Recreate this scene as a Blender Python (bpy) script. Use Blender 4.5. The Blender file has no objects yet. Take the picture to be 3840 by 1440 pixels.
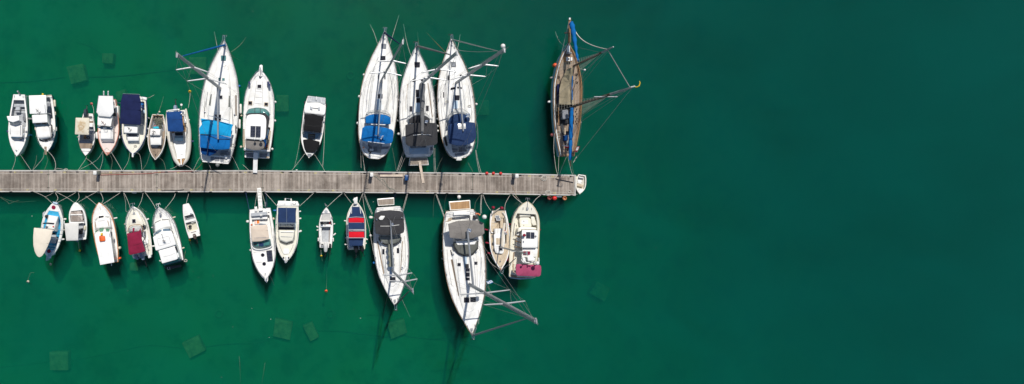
import bpy, math, random
from mathutils import Vector, Matrix
from mathutils.bvhtree import BVHTree

random.seed(7)
scene = bpy.context.scene
COL = scene.collection

# ------------------------------------------------------------------ camera
H = 70.0            # camera height above the water, metres
PPM = 33.0          # photograph pixels per metre at water level
NX, NY = 1235.0, 708.0   # the point straight below the camera
cam_d = bpy.data.cameras.new('camera')
cam = bpy.data.objects.new('camera', cam_d); COL.objects.link(cam)
cam.location = (0, 0, H)
cam_d.sensor_width = 36.0
cam_d.lens = 36.0 * H / (3840.0 / PPM)
cam_d.shift_x = (1920.0 - NX) / 3840.0
cam_d.shift_y = -(720.0 - NY) / 3840.0
cam_d.clip_end = 2000.0
scene.camera = cam

# ------------------------------------------------------------------ light
SUN_EL = math.radians(58.0)
SUN_AZ = math.atan2(0.16, 1.0)          # clockwise from +Y
sd = bpy.data.lights.new('sun', 'SUN'); sun = bpy.data.objects.new('sun', sd); COL.objects.link(sun)
sd.energy = 4.2; sd.angle = math.radians(0.53); sd.color = (1.0, 0.955, 0.89)
sun.location = (0, 60, 120)
sun.rotation_euler = (math.pi/2 - SUN_EL, 0, math.pi - SUN_AZ)
_d = Vector((math.sin(SUN_AZ)*math.cos(SUN_EL), math.cos(SUN_AZ)*math.cos(SUN_EL), math.sin(SUN_EL)))
sun.rotation_euler = _d.to_track_quat('Z', 'Y').to_euler()
world = bpy.data.worlds.new('World'); scene.world = world; world.use_nodes = True
wn = world.node_tree; wn.nodes.clear()
sky = wn.nodes.new('ShaderNodeTexSky'); sky.sky_type = 'NISHITA'; sky.sun_disc = False
sky.sun_elevation = SUN_EL; sky.sun_rotation = SUN_AZ
bg = wn.nodes.new('ShaderNodeBackground'); bg.inputs[1].default_value = 0.085
wo = wn.nodes.new('ShaderNodeOutputWorld')
wn.links.new(sky.outputs[0], bg.inputs[0]); wn.links.new(bg.outputs[0], wo.inputs[0])
scene.view_settings.view_transform = 'Standard'; scene.view_settings.look = 'None'
scene.view_settings.gamma = 1.0; scene.view_settings.exposure = 0.0
cy = scene.cycles
cy.max_bounces = 8; cy.diffuse_bounces = 3; cy.glossy_bounces = 3; cy.transparent_max_bounces = 16
cy.volume_bounces = 0; cy.caustics_reflective = False; cy.caustics_refractive = False
cy.use_denoising = True; cy.sample_clamp_indirect = 4.0

# ------------------------------------------------------------------ mapping
def W(x, y, z=0.0):
    k = (H - z) / H / PPM
    return Vector(((x - NX) * k, -(y - NY) * k, z))
def proj(p):
    k = H / (H - p.z) * PPM
    return (NX + p.x * k, NY - p.y * k)
class T:                      # a tracing frame: maps tracing coordinates to photograph pixels
    def __init__(s, ox, oy, k): s.ox, s.oy, s.k = ox, oy, k
    def __call__(s, x, y): return (s.ox + x / s.k, s.oy + y / s.k)
N0 = T(0, 0, 1.0)

# ------------------------------------------------------------------ materials
def _new(name):
    m = bpy.data.materials.new(name); m.use_nodes = True
    nt = m.node_tree; nt.nodes.clear()
    o = nt.nodes.new('ShaderNodeOutputMaterial'); p = nt.nodes.new('ShaderNodeBsdfPrincipled')
    nt.links.new(p.outputs[0], o.inputs[0])
    return m, nt, p, o
def mat(name, col, rough=0.5, metal=0.0, var=0.06, scale=2.0, bump=0.0, bscale=20.0, tint=None, spec=0.5):
    m, nt, p, o = _new(name)
    p.inputs['Roughness'].default_value = rough; p.inputs['Metallic'].default_value = metal
    p.inputs['Specular IOR Level'].default_value = spec
    tc = nt.nodes.new('ShaderNodeTexCoord')
    n = nt.nodes.new('ShaderNodeTexNoise'); n.inputs['Scale'].default_value = scale; n.inputs['Detail'].default_value = 6
    n.inputs['Roughness'].default_value = 0.65
    r = nt.nodes.new('ShaderNodeValToRGB')
    a = tint if tint else tuple(c * (1 - 2.2 * var) for c in col)
    r.color_ramp.elements[0].position = 0.33; r.color_ramp.elements[0].color = (*a, 1)
    r.color_ramp.elements[1].position = 0.60; r.color_ramp.elements[1].color = (*[min(1, c * (1 + var * .6)) for c in col], 1)
    nt.links.new(tc.outputs['Object'], n.inputs[0]); nt.links.new(n.outputs[0], r.inputs[0])
    nt.links.new(r.outputs[0], p.inputs['Base Color'])
    if bump:
        b = nt.nodes.new('ShaderNodeBump'); b.inputs['Strength'].default_value = bump; b.inputs['Distance'].default_value = 0.05
        n2 = nt.nodes.new('ShaderNodeTexNoise'); n2.inputs['Scale'].default_value = bscale; n2.inputs['Detail'].default_value = 4
        nt.links.new(tc.outputs['Object'], n2.inputs[0])
        nt.links.new(n2.outputs[0], b.inputs['Height']); nt.links.new(b.outputs[0], p.inputs['Normal'])
    return m
def striped(name, c1, c2, freq, gap=(0.05, 0.04, 0.03), axis='X', rough=0.7, gw=0.12):
    """boards: each board its own tone, dark caulking between"""
    m, nt, p, o = _new(name); p.inputs['Roughness'].default_value = rough
    tc = nt.nodes.new('ShaderNodeTexCoord'); sp = nt.nodes.new('ShaderNodeSeparateXYZ')
    nt.links.new(tc.outputs['Object'], sp.inputs[0])
    mu = nt.nodes.new('ShaderNodeMath'); mu.operation = 'MULTIPLY'; mu.inputs[1].default_value = freq
    nt.links.new(sp.outputs[axis], mu.inputs[0])
    fl = nt.nodes.new('ShaderNodeMath'); fl.operation = 'FLOOR'; nt.links.new(mu.outputs[0], fl.inputs[0])
    fr = nt.nodes.new('ShaderNodeMath'); fr.operation = 'FRACT'; nt.links.new(mu.outputs[0], fr.inputs[0])
    wn_ = nt.nodes.new('ShaderNodeTexWhiteNoise'); wn_.noise_dimensions = '1D'; nt.links.new(fl.outputs[0], wn_.inputs['W'])
    n = nt.nodes.new('ShaderNodeTexNoise'); n.inputs['Scale'].default_value = 1.3; n.inputs['Detail'].default_value = 8
    n.inputs['Roughness'].default_value = .7
    nt.links.new(tc.outputs['Object'], n.inputs[0])
    ad = nt.nodes.new('ShaderNodeMath'); ad.operation = 'MULTIPLY_ADD'; ad.inputs[1].default_value = 0.45
    nt.links.new(wn_.outputs[0], ad.inputs[0]); nt.links.new(n.outputs[0], ad.inputs[2])
    r = nt.nodes.new('ShaderNodeValToRGB'); r.color_ramp.elements[0].position = .38; r.color_ramp.elements[1].position = 1.0
    r.color_ramp.elements[0].color = (*c1, 1); r.color_ramp.elements[1].color = (*c2, 1)
    nt.links.new(ad.outputs[0], r.inputs[0])
    lt = nt.nodes.new('ShaderNodeMath'); lt.operation = 'LESS_THAN'; lt.inputs[1].default_value = gw
    nt.links.new(fr.outputs[0], lt.inputs[0])
    mx = nt.nodes.new('ShaderNodeMix'); mx.data_type = 'RGBA'; mx.inputs[7].default_value = (*gap, 1)
    nt.links.new(lt.outputs[0], mx.inputs[0]); nt.links.new(r.outputs[0], mx.inputs[6])
    nt.links.new(mx.outputs[2], p.inputs['Base Color'])
    return m
WHITE = mat('white gelcoat', (.83, .82, .785), .28, var=.03, scale=1.1, tint=(.70, .685, .635))
WHITE2 = mat('matt white paint', (.84, .835, .81), .5, var=.03, scale=1.5, tint=(.74, .735, .70))
CREAM = mat('cream gelcoat', (.74, .71, .60), .35, var=.05, scale=1.0)
OFFW = mat('nonslip off white deck', (.79, .775, .73), .75, var=.06, scale=1.6, bump=.2, bscale=60)
GREYD = mat('light grey nonslip', (.42, .44, .46), .8, var=.1, scale=3, bump=.2, bscale=60)
GREYM = mat('mid grey deck paint', (.22, .23, .25), .8, var=.15, scale=4)
BLUEW = mat('pale blue grey paint and shade tint', (.40, .52, .62), .35, var=.05)
NAVYP = mat('navy hull paint', (.02, .04, .13), .3, var=.1)
SALMON = mat('salmon red trim paint', (.42, .15, .10), .5, var=.12, scale=4)
ORTRIM = mat('orange trim paint', (.55, .20, .05), .5, var=.12, scale=4)
PINKD = mat('faded pink deck paint', (.74, .62, .56), .6, var=.05)
CYAN = mat('sky blue deck paint', (.03, .33, .55), .55, var=.1, scale=3)
BLACKR = mat('black rubber trim and cockpit shade', (.02, .02, .022), .6, var=.2)
GREYR = mat('grey rubber trim', (.22, .22, .23), .6, var=.15)
TANTR = mat('varnished wood trim', (.33, .19, .09), .4, var=.15, scale=5)
TEAK = striped('weathered teak', (.22, .18, .145), (.36, .30, .24), 13.0, axis='X')
TEAKD = striped('grey brown teak planking', (.20, .145, .10), (.36, .27, .19), 9.0, axis='X')
TEAKW = striped('warm teak', (.30, .17, .07), (.47, .28, .13), 11.0, axis='X')
TEAKY = striped('light teak', (.36, .28, .19), (.50, .40, .28), 11.0, axis='Y')
BRDS = striped('bare boards', (.30, .24, .20), (.62, .55, .50), 6.0, axis='X', gw=.18)
TANDK = mat('tan nonslip panels', (.55, .45, .32), .75, var=.06, scale=3)
def canvas(name, col, b=.35):
    return mat(name, col, .9, var=.10 if max(col) < .5 else .03, scale=1.3, bump=b if max(col) < .5 else b * .4, bscale=5.0, spec=.15)
C_BLUE = canvas('royal blue canvas', (.005, .12, .36))
C_BLUEL = canvas('faded light blue tarpaulin', (.01, .30, .58), .8)
C_BLUED = canvas('dark blue tarpaulin', (.003, .045, .17), .6)
C_NAVY = canvas('navy canvas', (.012, .018, .068))
C_NAVY2 = canvas('faded navy canvas', (.020, .042, .11))
C_BLACK = canvas('black canvas', (.012, .012, .013))
C_CHAR = canvas('charcoal canvas', (.045, .045, .048))
C_TAUPE = canvas('taupe canvas', (.20, .185, .17))
C_BEIGE = canvas('beige canvas', (.62, .52, .42))
C_CREAM = canvas('cream awning cloth', (.70, .63, .52))
C_PALE = canvas('pale grey awning cloth', (.62, .61, .57))
C_WHITE = canvas('white awning cloth', (.76, .76, .74))
C_MAROON = canvas('maroon canvas', (.22, .015, .045))
C_PINK = canvas('faded pink canvas', (.33, .06, .125))
C_RED = canvas('bright red canvas', (.62, .012, .025))
C_TAN = canvas('olive tan awning cloth', (.36, .30, .20), .9)
C_GREYC = canvas('grey sail cover', (.17, .17, .17), .9)
ALU = mat('anodised aluminium', (.42, .43, .44), .42, metal=.55, var=.08, scale=1)
ALUD = mat('dull grey mast paint', (.36, .37, .38), .5, metal=.1, var=.1)
STEEL = mat('stainless steel', (.62, .63, .64), .25, metal=.9, var=.05)
MASTW = mat('dark varnished spar', (.10, .06, .035), .5, var=.15)
GLASSD = mat('smoked dark glass', (.018, .018, .024), .08, var=.1)
GLASST = mat('teal tinted glass', (.06, .20, .19), .08, var=.12)
GLASSB = mat('blue grey glass and transom shade', (.10, .17, .24), .1, var=.12)
GLASSG = mat('green tinted glass', (.10, .26, .15), .12, var=.15)
GLASSC = mat('clear vinyl window', (.50, .50, .48), .2, var=.12, scale=3)
GLASSO = mat('olive vinyl window', (.17, .18, .16), .2, var=.15, scale=3)
BLACK = mat('black plastic', (.012, .012, .014), .4, var=.2)
ENGB = mat('graphite engine cowl', (.03, .04, .055), .3, var=.2)
ENGG = mat('blue grey engine cowl', (.18, .24, .32), .35, var=.1)
ROPE = mat('weathered mooring rope', (.62, .59, .52), .95, var=.15, scale=6)
ROPED = mat('wet green mooring rope', (.22, .25, .18), .95, var=.2, scale=6)
ROPEB = mat('dark blue rope', (.02, .04, .12), .95, var=.2, scale=6)
ROPER = mat('orange brown rope', (.42, .20, .06), .95, var=.2, scale=6)
WIRE = mat('rigging wire', (.42, .42, .42), .4, metal=.6)
F_WHITE = mat('white vinyl fender', (.72, .71, .66), .45, var=.06, scale=4)
F_BEIG = mat('yellowed vinyl fender', (.60, .55, .42), .5, var=.08, scale=4)
F_NAVY = mat('navy vinyl fender', (.02, .035, .12), .45)
F_BLUE = mat('mid blue vinyl fender', (.01, .14, .40), .4)
F_RED = mat('dark red fender cloth', (.25, .008, .03), .85)
F_GREY = mat('grey rubber fender', (.20, .21, .20), .6)
B_ORANGE = mat('orange buoy plastic', (.80, .11, .03), .45)
B_YELLOW = mat('yellow buoy plastic', (.80, .52, .01), .45)
B_RED = mat('red buoy plastic', (.66, .03, .025), .45)
B_PINK = mat('faded red buoy plastic', (.62, .16, .14), .5)
ORANGE = mat('orange cushion vinyl', (.80, .22, .04), .6)
LIFE = mat('orange life float', (.75, .12, .015), .6)
STAIN = None
RUST = mat('rusty anchor iron', (.16, .05, .03), .8, var=.3, scale=20)
SOLAR = None

def make_solar():
    m, nt, p, o = _new('solar cells'); p.inputs['Roughness'].default_value = .15
    tc = nt.nodes.new('ShaderNodeTexCoord'); b = nt.nodes.new('ShaderNodeTexBrick')
    b.offset = 0.0; b.inputs['Color1'].default_value = (.008, .01, .02, 1); b.inputs['Color2'].default_value = (.014, .016, .035, 1)
    b.inputs['Mortar'].default_value = (.16, .17, .20, 1); b.inputs['Scale'].default_value = 1.0
    b.inputs['Mortar Size'].default_value = .007; b.inputs['Brick Width'].default_value = .16; b.inputs['Row Height'].default_value = .16
    nt.links.new(tc.outputs['Object'], b.inputs[0]); nt.links.new(b.outputs[0], p.inputs['Base Color'])
    return m
SOLAR = make_solar()
def make_stained():
    m, nt, p, o = _new('stained beige fibreglass'); p.inputs['Roughness'].default_value = .6
    tc = nt.nodes.new('ShaderNodeTexCoord'); mp = nt.nodes.new('ShaderNodeMapping')
    n = nt.nodes.new('ShaderNodeTexNoise'); n.inputs['Scale'].default_value = 3.0
    va = nt.nodes.new('ShaderNodeVectorMath'); va.operation = 'MULTIPLY_ADD'
    va.inputs[1].default_value = (.6, .6, 0); nt.links.new(n.outputs['Color'], va.inputs[0])
    nt.links.new(tc.outputs['Generated'], mp.inputs[0]); mp.inputs['Location'].default_value = (-.85, -.78, 0); mp.inputs['Scale'].default_value = (1.15, 1, 0)
    nt.links.new(mp.outputs[0], va.inputs[2]); nt.links.new(tc.outputs['Object'], n.inputs[0])
    ln = nt.nodes.new('ShaderNodeVectorMath'); ln.operation = 'LENGTH'; nt.links.new(va.outputs[0], ln.inputs[0])
    r = nt.nodes.new('ShaderNodeValToRGB'); e = r.color_ramp.elements
    e[0].position = 0; e[0].color = (.62, .56, .46, 1); e[1].position = .42; e[1].color = (.62, .57, .45, 1)
    for pos, c in ((.07, (.52, .42, .28, 1)), (.17, (.42, .30, .16, 1)), (.26, (.55, .46, .32, 1))):
        x = e.new(pos); x.color = c
    nt.links.new(ln.outputs[1], r.inputs[0]); nt.links.new(r.outputs[0], p.inputs['Base Color'])
    return m
STAIN = make_stained()

# ------------------------------------------------------------------ mesh builder
class MB:
    def __init__(s): s.v, s.f, s.mi = [], [], []
    def add(s, vs, fs, mi=0):
        o = len(s.v); s.v += [Vector(v) for v in vs]; s.f += [[i + o for i in f] for f in fs]; s.mi += [mi] * len(fs); return s
    def tube(s, pts, r, n=6, cap=True):
        pts = [Vector(p) for p in pts]; k = len(pts)
        rs = r if isinstance(r, (list, tuple)) else [r] * k
        vs, fs = [], []; up0 = None
        for i, p in enumerate(pts):
            d = (pts[min(i + 1, k - 1)] - pts[max(i - 1, 0)])
            d = d.normalized() if d.length > 1e-9 else Vector((0, 0, 1))
            a = up0 if up0 is not None else (Vector((0, 0, 1)) if abs(d.z) < .9 else Vector((1, 0, 0)))
            a = (a - d * a.dot(d)).normalized(); b = d.cross(a); up0 = a
            for j in range(n):
                t = 2 * math.pi * j / n; vs.append(p + (a * math.cos(t) + b * math.sin(t)) * rs[i])
        for i in range(k - 1):
            for j in range(n):
                j2 = (j + 1) % n; fs.append([i * n + j, i * n + j2, (i + 1) * n + j2, (i + 1) * n + j])
        if cap: fs.append(list(range(n))[::-1]); fs.append([(k - 1) * n + j for j in range(n)])
        return s.add(vs, fs)
    def capsule(s, a, b, r, n=10, nose=3):
        a, b = Vector(a), Vector(b); d = b - a; L = d.length
        d = d.normalized() if L > 1e-6 else Vector((0, 0, 1))
        pts, rs = [], []
        for i in range(nose + 1):
            t = math.pi / 2 * i / nose; pts.append(a - d * r * math.cos(t) if i else a - d * r); rs.append(max(r * math.sin(t), .002))
        for i in range(nose + 1):
            t = math.pi / 2 * i / nose; pts.append(b + d * r * math.sin(t)); rs.append(max(r * math.cos(t), .002))
        # tube() takes directions from neighbours, fine on a straight axis
        if L < 1e-6: pts = pts[:nose + 1] + pts[nose + 2:]; rs = rs[:nose + 1] + rs[nose + 2:]
        return s.tube(pts, rs, n)
    def box(s, c, sx, sy, sz, ang=0.0):
        c = Vector(c); ca, sa = math.cos(ang), math.sin(ang); vs = []
        for z in (-sz / 2, sz / 2):
            for x, y in ((-1, -1), (1, -1), (1, 1), (-1, 1)):
                X, Y = x * sx / 2, y * sy / 2; vs.append(c + Vector((X * ca - Y * sa, X * sa + Y * ca, z)))
        return s.add(vs, [[0, 3, 2, 1], [4, 5, 6, 7], [0, 1, 5, 4], [1, 2, 6, 5], [2, 3, 7, 6], [3, 0, 4, 7]])
    def loft(s, rings, closed=True, cap=(True, True), mi=0):
        n = len(rings[0]); vs = [v for r in rings for v in r]; fs = []
        for i in range(len(rings) - 1):
            for j in range(n if closed else n - 1):
                j2 = (j + 1) % n; fs.append([i * n + j, i * n + j2, (i + 1) * n + j2, (i + 1) * n + j])
        if cap[0]: fs.append(list(range(n))[::-1])
        if cap[1]: fs.append([(len(rings) - 1) * n + j for j in range(n)])
        return s.add(vs, fs, mi)
    def build(s, name, m, parent=None, origin=None, ang=35, mats=None, flat=False):
        me = bpy.data.meshes.new(name)
        o0 = Vector(origin) if origin is not None else Vector((0, 0, 0))
        me.from_pydata([v - o0 for v in s.v], [], s.f)
        import bmesh
        bm = bmesh.new(); bm.from_mesh(me); bmesh.ops.recalc_face_normals(bm, faces=bm.faces); bm.to_mesh(me); bm.free()
        for mm in (mats or [m]): me.materials.append(mm)
        if mats: me.polygons.foreach_set('material_index', s.mi)
        if not flat:
            me.polygons.foreach_set('use_smooth', [True] * len(me.polygons))
            me.set_sharp_from_angle(angle=math.radians(ang))
        me.update()
        ob = bpy.data.objects.new(name, me); COL.objects.link(ob)
        if parent is not None: ob.parent = parent
        elif origin is not None: ob.location = o0
        return ob
def tag(o, label=None, cat=None, group=None, kind=None):
    if label: o['label'] = label
    if cat: o['category'] = cat
    if group: o['group'] = group
    if kind: o['kind'] = kind
    return o

def catmull(pts, n=6, closed=False):
    out = []; k = len(pts); P = [Vector(p) for p in pts]
    rng = range(k) if closed else range(k - 1)
    for i in rng:
        if closed: a, b, c, d = P[(i - 1) % k], P[i], P[(i + 1) % k], P[(i + 2) % k]
        else: a, b, c, d = P[max(i - 1, 0)], P[i], P[i + 1], P[min(i + 2, k - 1)]
        for j in range(n):
            t = j / n
            out.append(.5 * ((2 * b) + (-a + c) * t + (2 * a - 5 * b + 4 * c - d) * t * t + (-a + 3 * b - 3 * c + d) * t ** 3))
    if not closed: out.append(P[-1])
    return out
def rounded(pts, r, n=3):
    """polygon with its corners rounded by r metres"""
    if r <= 0: return [Vector(p) for p in pts]
    out = []; k = len(pts)
    for i in range(k):
        p, a, b = Vector(pts[i]), Vector(pts[i - 1]), Vector(pts[(i + 1) % k])
        la, lb = (a - p).length, (b - p).length
        ra = min(r, la * .45); rb = min(r, lb * .45)
        s, e = p + (a - p).normalized() * ra, p + (b - p).normalized() * rb
        for j in range(n + 1):
            t = j / n; out.append(s * (1 - t) ** 2 + p * 2 * t * (1 - t) + e * t * t)
    return out
def area2(pts): return sum(pts[i - 1].x * pts[i].y - pts[i].x * pts[i - 1].y for i in range(len(pts)))
def inset(pts, d):
    k = len(pts); sg = 1 if area2(pts) > 0 else -1; out = []
    for i in range(k):
        p, a, b = pts[i], pts[i - 1], pts[(i + 1) % k]
        u = Vector((p.x - a.x, p.y - a.y, 0)); v = Vector((b.x - p.x, b.y - p.y, 0))
        u = u.normalized() if u.length > 1e-9 else v.normalized(); v = v.normalized() if v.length > 1e-9 else u
        nn = Vector((-(u.y + v.y), u.x + v.x, 0)) * sg
        L = nn.length; nn = nn / L if L > 1e-6 else Vector((0, 0, 0))
        m_ = max(.5, abs(nn.dot(Vector((-u.y, u.x, 0)))))
        out.append(p + nn * (d / m_))
    return out
def slab(mb, pts, z0, z1, bev=.02, crown=0.0, flare=0.0):
    """solid plate on outline pts (top outline), bevelled rim, domed by crown, walls flaring out downwards"""
    c = sum(pts, Vector()) / len(pts)
    def ring(P, z): return [Vector((p.x, p.y, z)) for p in P]
    bot = inset(pts, -flare) if flare else pts
    rings = [ring(bot, z0), ring(pts, z1 - bev)]
    i1 = inset(pts, bev) if bev else pts
    if bev: rings.append(ring(inset(pts, bev * .3), z1 - bev * .3)); rings.append(ring(i1, z1))
    if crown:
        for s_, h in ((.82, .42), (.6, .72), (.35, .92), (.12, 1.0)):
            rings.append([Vector((c.x + (p.x - c.x) * s_, c.y + (p.y - c.y) * s_, z1 + crown * h)) for p in i1])
    mb.loft(rings)
    return mb

# ------------------------------------------------------------------ boats
PROF = {
 'sail': [(0, .66), (.03, .76), (.1, .86), (.25, .97), (.42, 1), (.58, .92), (.70, .77), (.80, .56), (.88, .35), (.95, .15), (1, .012)],
 'sailr': [(0, .26), (.02, .50), (.05, .66), (.1, .80), (.2, .93), (.4, 1), (.55, .955), (.68, .81), (.8, .56), (.9, .29), (.96, .12), (1, .012)],
 'cruiser': [(0, .86), (.1, .92), (.3, 1), (.55, 1), (.7, .92), (.82, .72), (.9, .5), (.96, .25), (1, .04)],
 'small': [(0, .60), (.1, .70), (.3, .88), (.5, 1), (.65, .97), (.8, .74), (.9, .45), (.97, .18), (1, .02)],
 'dbl': [(0, .12), (.06, .42), (.18, .72), (.35, .93), (.52, 1), (.7, .90), (.84, .62), (.94, .3), (1, .04)],
 'speed': [(0, .80), (.15, .96), (.4, 1), (.6, .98), (.74, .86), (.86, .6), (.94, .33), (1, .03)],
}
ORD = ['first', 'second', 'third', 'fourth', 'fifth', 'sixth', 'seventh', 'eighth', 'ninth', 'tenth', 'eleventh', 'twelfth']
BOATS = []
class Boat:
    def __init__(s, name, short, label, cat, tr, group):
        s.tr, s.short, s.ropes, s.fenders = tr, short, [], []
        s.name, s.label, s.cat, s.group = name, label, cat, group
        s.bv, s.bf = [], []; s.bvh = None; BOATS.append(s)
    def p(s, x, y, z): a = s.tr(x, y); return W(a[0], a[1], z)
    def pts(s, l, z): return [s.p(x, y, z) for x, y in l]
    def solid(s, mb):
        o = len(s.bv); s.bv += mb.v; s.bf += [[i + o for i in f] for f in mb.f]; s.bvh = None
    def top(s, x, y, default=1.0):
        if s.bvh is None: s.bvh = BVHTree.FromPolygons(s.bv, s.bf)
        r = s.bvh.ray_cast(Vector((x, y, 30)), Vector((0, 0, -1)))
        return r[0].z if r[0] is not None else default
    def on(s, x, y, z=1.0):
        """the visible surface point of this boat under a traced point"""
        for _ in range(5):
            q = s.p(x, y, z); z = s.top(q.x, q.y, z)
        return s.p(x, y, z)
    def mk(s, name, mb, m, **k):
        return mb.build(name, m, parent=s.root, origin=s.o, **k)
    # --- hull and deck
    def hull(s, B, S, half, prof='small', z=(.8, 1.0), m=WHITE, deck=WHITE, rail=None, rr=.03, wells=(), camber=.04, wl=.84, boot=None, toe=0.0, transom=0):
        zs, zb = z; s.z = z
        s.B, s.S = s.p(*B, zb), s.p(*S, zs)
        s.fw = Vector((s.B.x - s.S.x, s.B.y - s.S.y, 0)); s.L = s.fw.length; s.fw.normalize()
        s.lat = Vector((s.fw.y, -s.fw.x, 0))            # starboard
        s.half = half / s.tr.k / PPM * (H - (zs + zb) / 2) / H
        s.o = Vector(((s.B.x + s.S.x) / 2, (s.B.y + s.S.y) / 2, 0))
        s.root = bpy.data.objects.new(s.name, None); COL.objects.link(s.root); s.root.location = s.o
        s.root.empty_display_size = .5
        tag(s.root, s.label, s.cat, s.group)
        pr = PROF[prof] if isinstance(prof, str) else prof
        s.pr = pr
        ts = sorted(set([i / 36 for i in range(37)] + [.985, .01, .96] + [t for w in wells for t in (w[0], w[1])]))
        # outer shell
        prof_rows = [(-.55, .02, 0.0), (-.45, .45, -.03), (-.12, wl - .10, -.015), (0.02, wl, 0.0), (.45, (wl + 1) / 2 + .02, .35), (1.0, 1.0, 1.0)]
        mb = MB(); rings = []
        for t in ts:
            w = s.w(t); zd = s.zd(t); r = []
            rake = max(0, (t - .75) / .25)
            full = []
            for zz, f, k in prof_rows:
                z_ = zz if k <= 0 or zz < .1 else zd * (zz if zz < 1 else 1.0)
                back = (1 - min(1, max(0, z_ / zd))) * s.L * .045 * rake ** 2
                back -= 0
                ff = f
                full.append((w * ff, z_, back))
            for (x, z_, bk) in full[::-1]: r.append(s.loc(t, -x, z_) - s.fw * bk)
            for (x, z_, bk) in full: r.append(s.loc(t, x, z_) - s.fw * bk)
            rings.append(r)
        mb.loft(rings, closed=False, cap=(False, False))
        n = len(rings[0]); mb.add(rings[0], [list(range(n))])
        s.mk('hull', mb, m, ang=50); s.solid(mb)
        # deck with wells
        dk = MB(); cuts = [-1, -.8, -.5, -.2, .2, .5, .8, 1]
        for a, b in zip(ts[:-1], ts[1:]):
            mid = (a + b) / 2; wl_ = next((w for w in wells if w[0] <= mid <= w[1]), None)
            def row(t, c): x = s.w(t); return [s.loc(t, x * v, s.zd(t) + camber * (1 - v * v)) for v in c]
            if wl_ is None:
                dk.loft([row(a, cuts), row(b, cuts)], closed=False, cap=(False, False))
            else:
                for sg in (-1, 1):
                    def row2(t):
                        x = s.w(t); xi = s.wi(t, wl_); return [s.loc(t, sg * x, s.zd(t)), s.loc(t, sg * (x + xi) / 2, s.zd(t) + camber * .4), s.loc(t, sg * xi, s.zd(t) + camber * .4)]
                    dk.loft([row2(a), row2(b)], closed=False, cap=(False, False))
        s.mk('deck', dk, deck, ang=30); s.solid(dk)
        for w in wells:
            tt = [t for t in ts if w[0] <= t <= w[1]]
            li = MB(); fl = MB(); zf = w[3]
            for a, b in zip(tt[:-1], tt[1:]):
                for sg in (-1, 1):
                    li.loft([[s.loc(t, sg * s.wi(t, w), s.zd(t) + camber * .4), s.loc(t, sg * s.wi(t, w), zf)] for t in (a, b)], closed=False, cap=(False, False))
                fl.loft([[s.loc(t, -s.wi(t, w), zf), s.loc(t, s.wi(t, w), zf)] for t in (a, b)], closed=False, cap=(False, False))
            for t in (w[0], w[1]):
                x = s.wi(t, w)
                li.add([s.loc(t, -x, zf), s.loc(t, x, zf), s.loc(t, x, s.zd(t) + camber * .4), s.loc(t, 0, s.zd(t) + camber * (1 if t > 0.02 else .4)), s.loc(t, -x, s.zd(t) + camber * .4)], [[0, 1, 2, 3, 4]])
            s.mk('cockpit_liner', li, w[5] if len(w) > 5 else deck, flat=True); s.mk('cockpit_floor', fl, w[4], flat=True); s.solid(fl)
        if rail is not None:
            for sg in (-1, 1):
                tb = MB(); tb.tube([s.loc(t, sg * s.w(t) * 1.0, s.zd(t) - .01) for t in ts], rr, 6)
                s.mk('rub_rail', tb, rail)
            tb = MB(); tb.tube([s.loc(0, -s.w(0), s.zd(0) - .01), s.loc(0, s.w(0), s.zd(0) - .01)], rr, 6); s.mk('transom_rail', tb, rail)
        if toe:
            for sg in (-1, 1):
                tb = MB(); tb.tube([s.loc(t, sg * (s.w(t) - .05), s.zd(t) + .02) for t in ts[1:-1]], toe, 4); s.mk('toe_rail', tb, ALU)
        if boot is not None:
            for sg in (-1, 1):
                mb = MB(); rows = []
                for t in ts[:-1]:
                    w_ = s.w(t)
                    fr = .62; f = (wl + 1) / 2 + .02 + (1 - (wl + 1) / 2 - .02) * (fr - .45) / .55
                    def pt(fr):
                        f = (wl + 1) / 2 + .02 + (1 - (wl + 1) / 2 - .02) * (fr - .45) / .55
                        bk = (1 - fr) * s.L * .045 * max(0, (t - .75) / .25) ** 2
                        return s.loc(t, sg * (w_ * f + .006), s.zd(t) * fr) - s.fw * bk
                    rows.append([pt(.55), pt(.93)])
                mb.loft(rows, closed=False, cap=(False, False)); s.mk('hull_stripe', mb, boot)
        return s
    def w(s, t):
        p = s.pr
        for (a, x), (b, y) in zip(p[:-1], p[1:]):
            if t <= b:
                u = (t - a) / (b - a); i = p.index((a, x))
                x0 = p[i - 1][1] if i else x - (y - x) * .3; y1 = p[i + 2][1] if i + 2 < len(p) else y - (x - y) * -1
                v = .5 * (2 * x + (y - x0) * u + (2 * x0 - 5 * x + 4 * y - y1) * u * u + (-x0 + 3 * x - 3 * y + y1) * u ** 3)
                v = max(min(v, max(x, y) + .02), min(x, y) - .01)
                return max(.004, v) * s.half
        return p[-1][1] * s.half
    def wi(s, t, w):
        x = s.w(t) - w[2]
        if len(w) > 6: x = min(x, w[6])
        return max(.03, x)
    def zd(s, t): return s.z[0] + (s.z[1] - s.z[0]) * t ** 1.6
    def loc(s, t, v, z):
        q = s.S + s.fw * (t * s.L) + s.lat * v; return Vector((q.x, q.y, z))
    def tv(s, q):
        d = Vector((q.x - s.S.x, q.y - s.S.y, 0)); return d.dot(s.fw) / s.L, d.dot(s.lat)
    # --- superstructure
    def block(s, name, l, z0, z1, m, r=.15, bev=.05, crown=.03, flare=0.0, solid=True):
        mb = MB(); slab(mb, rounded(s.pts(l, z1), r), z0, z1, bev, crown, flare)
        if solid: s.solid(mb)
        return s.mk(name, mb, m, ang=40)
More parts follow.
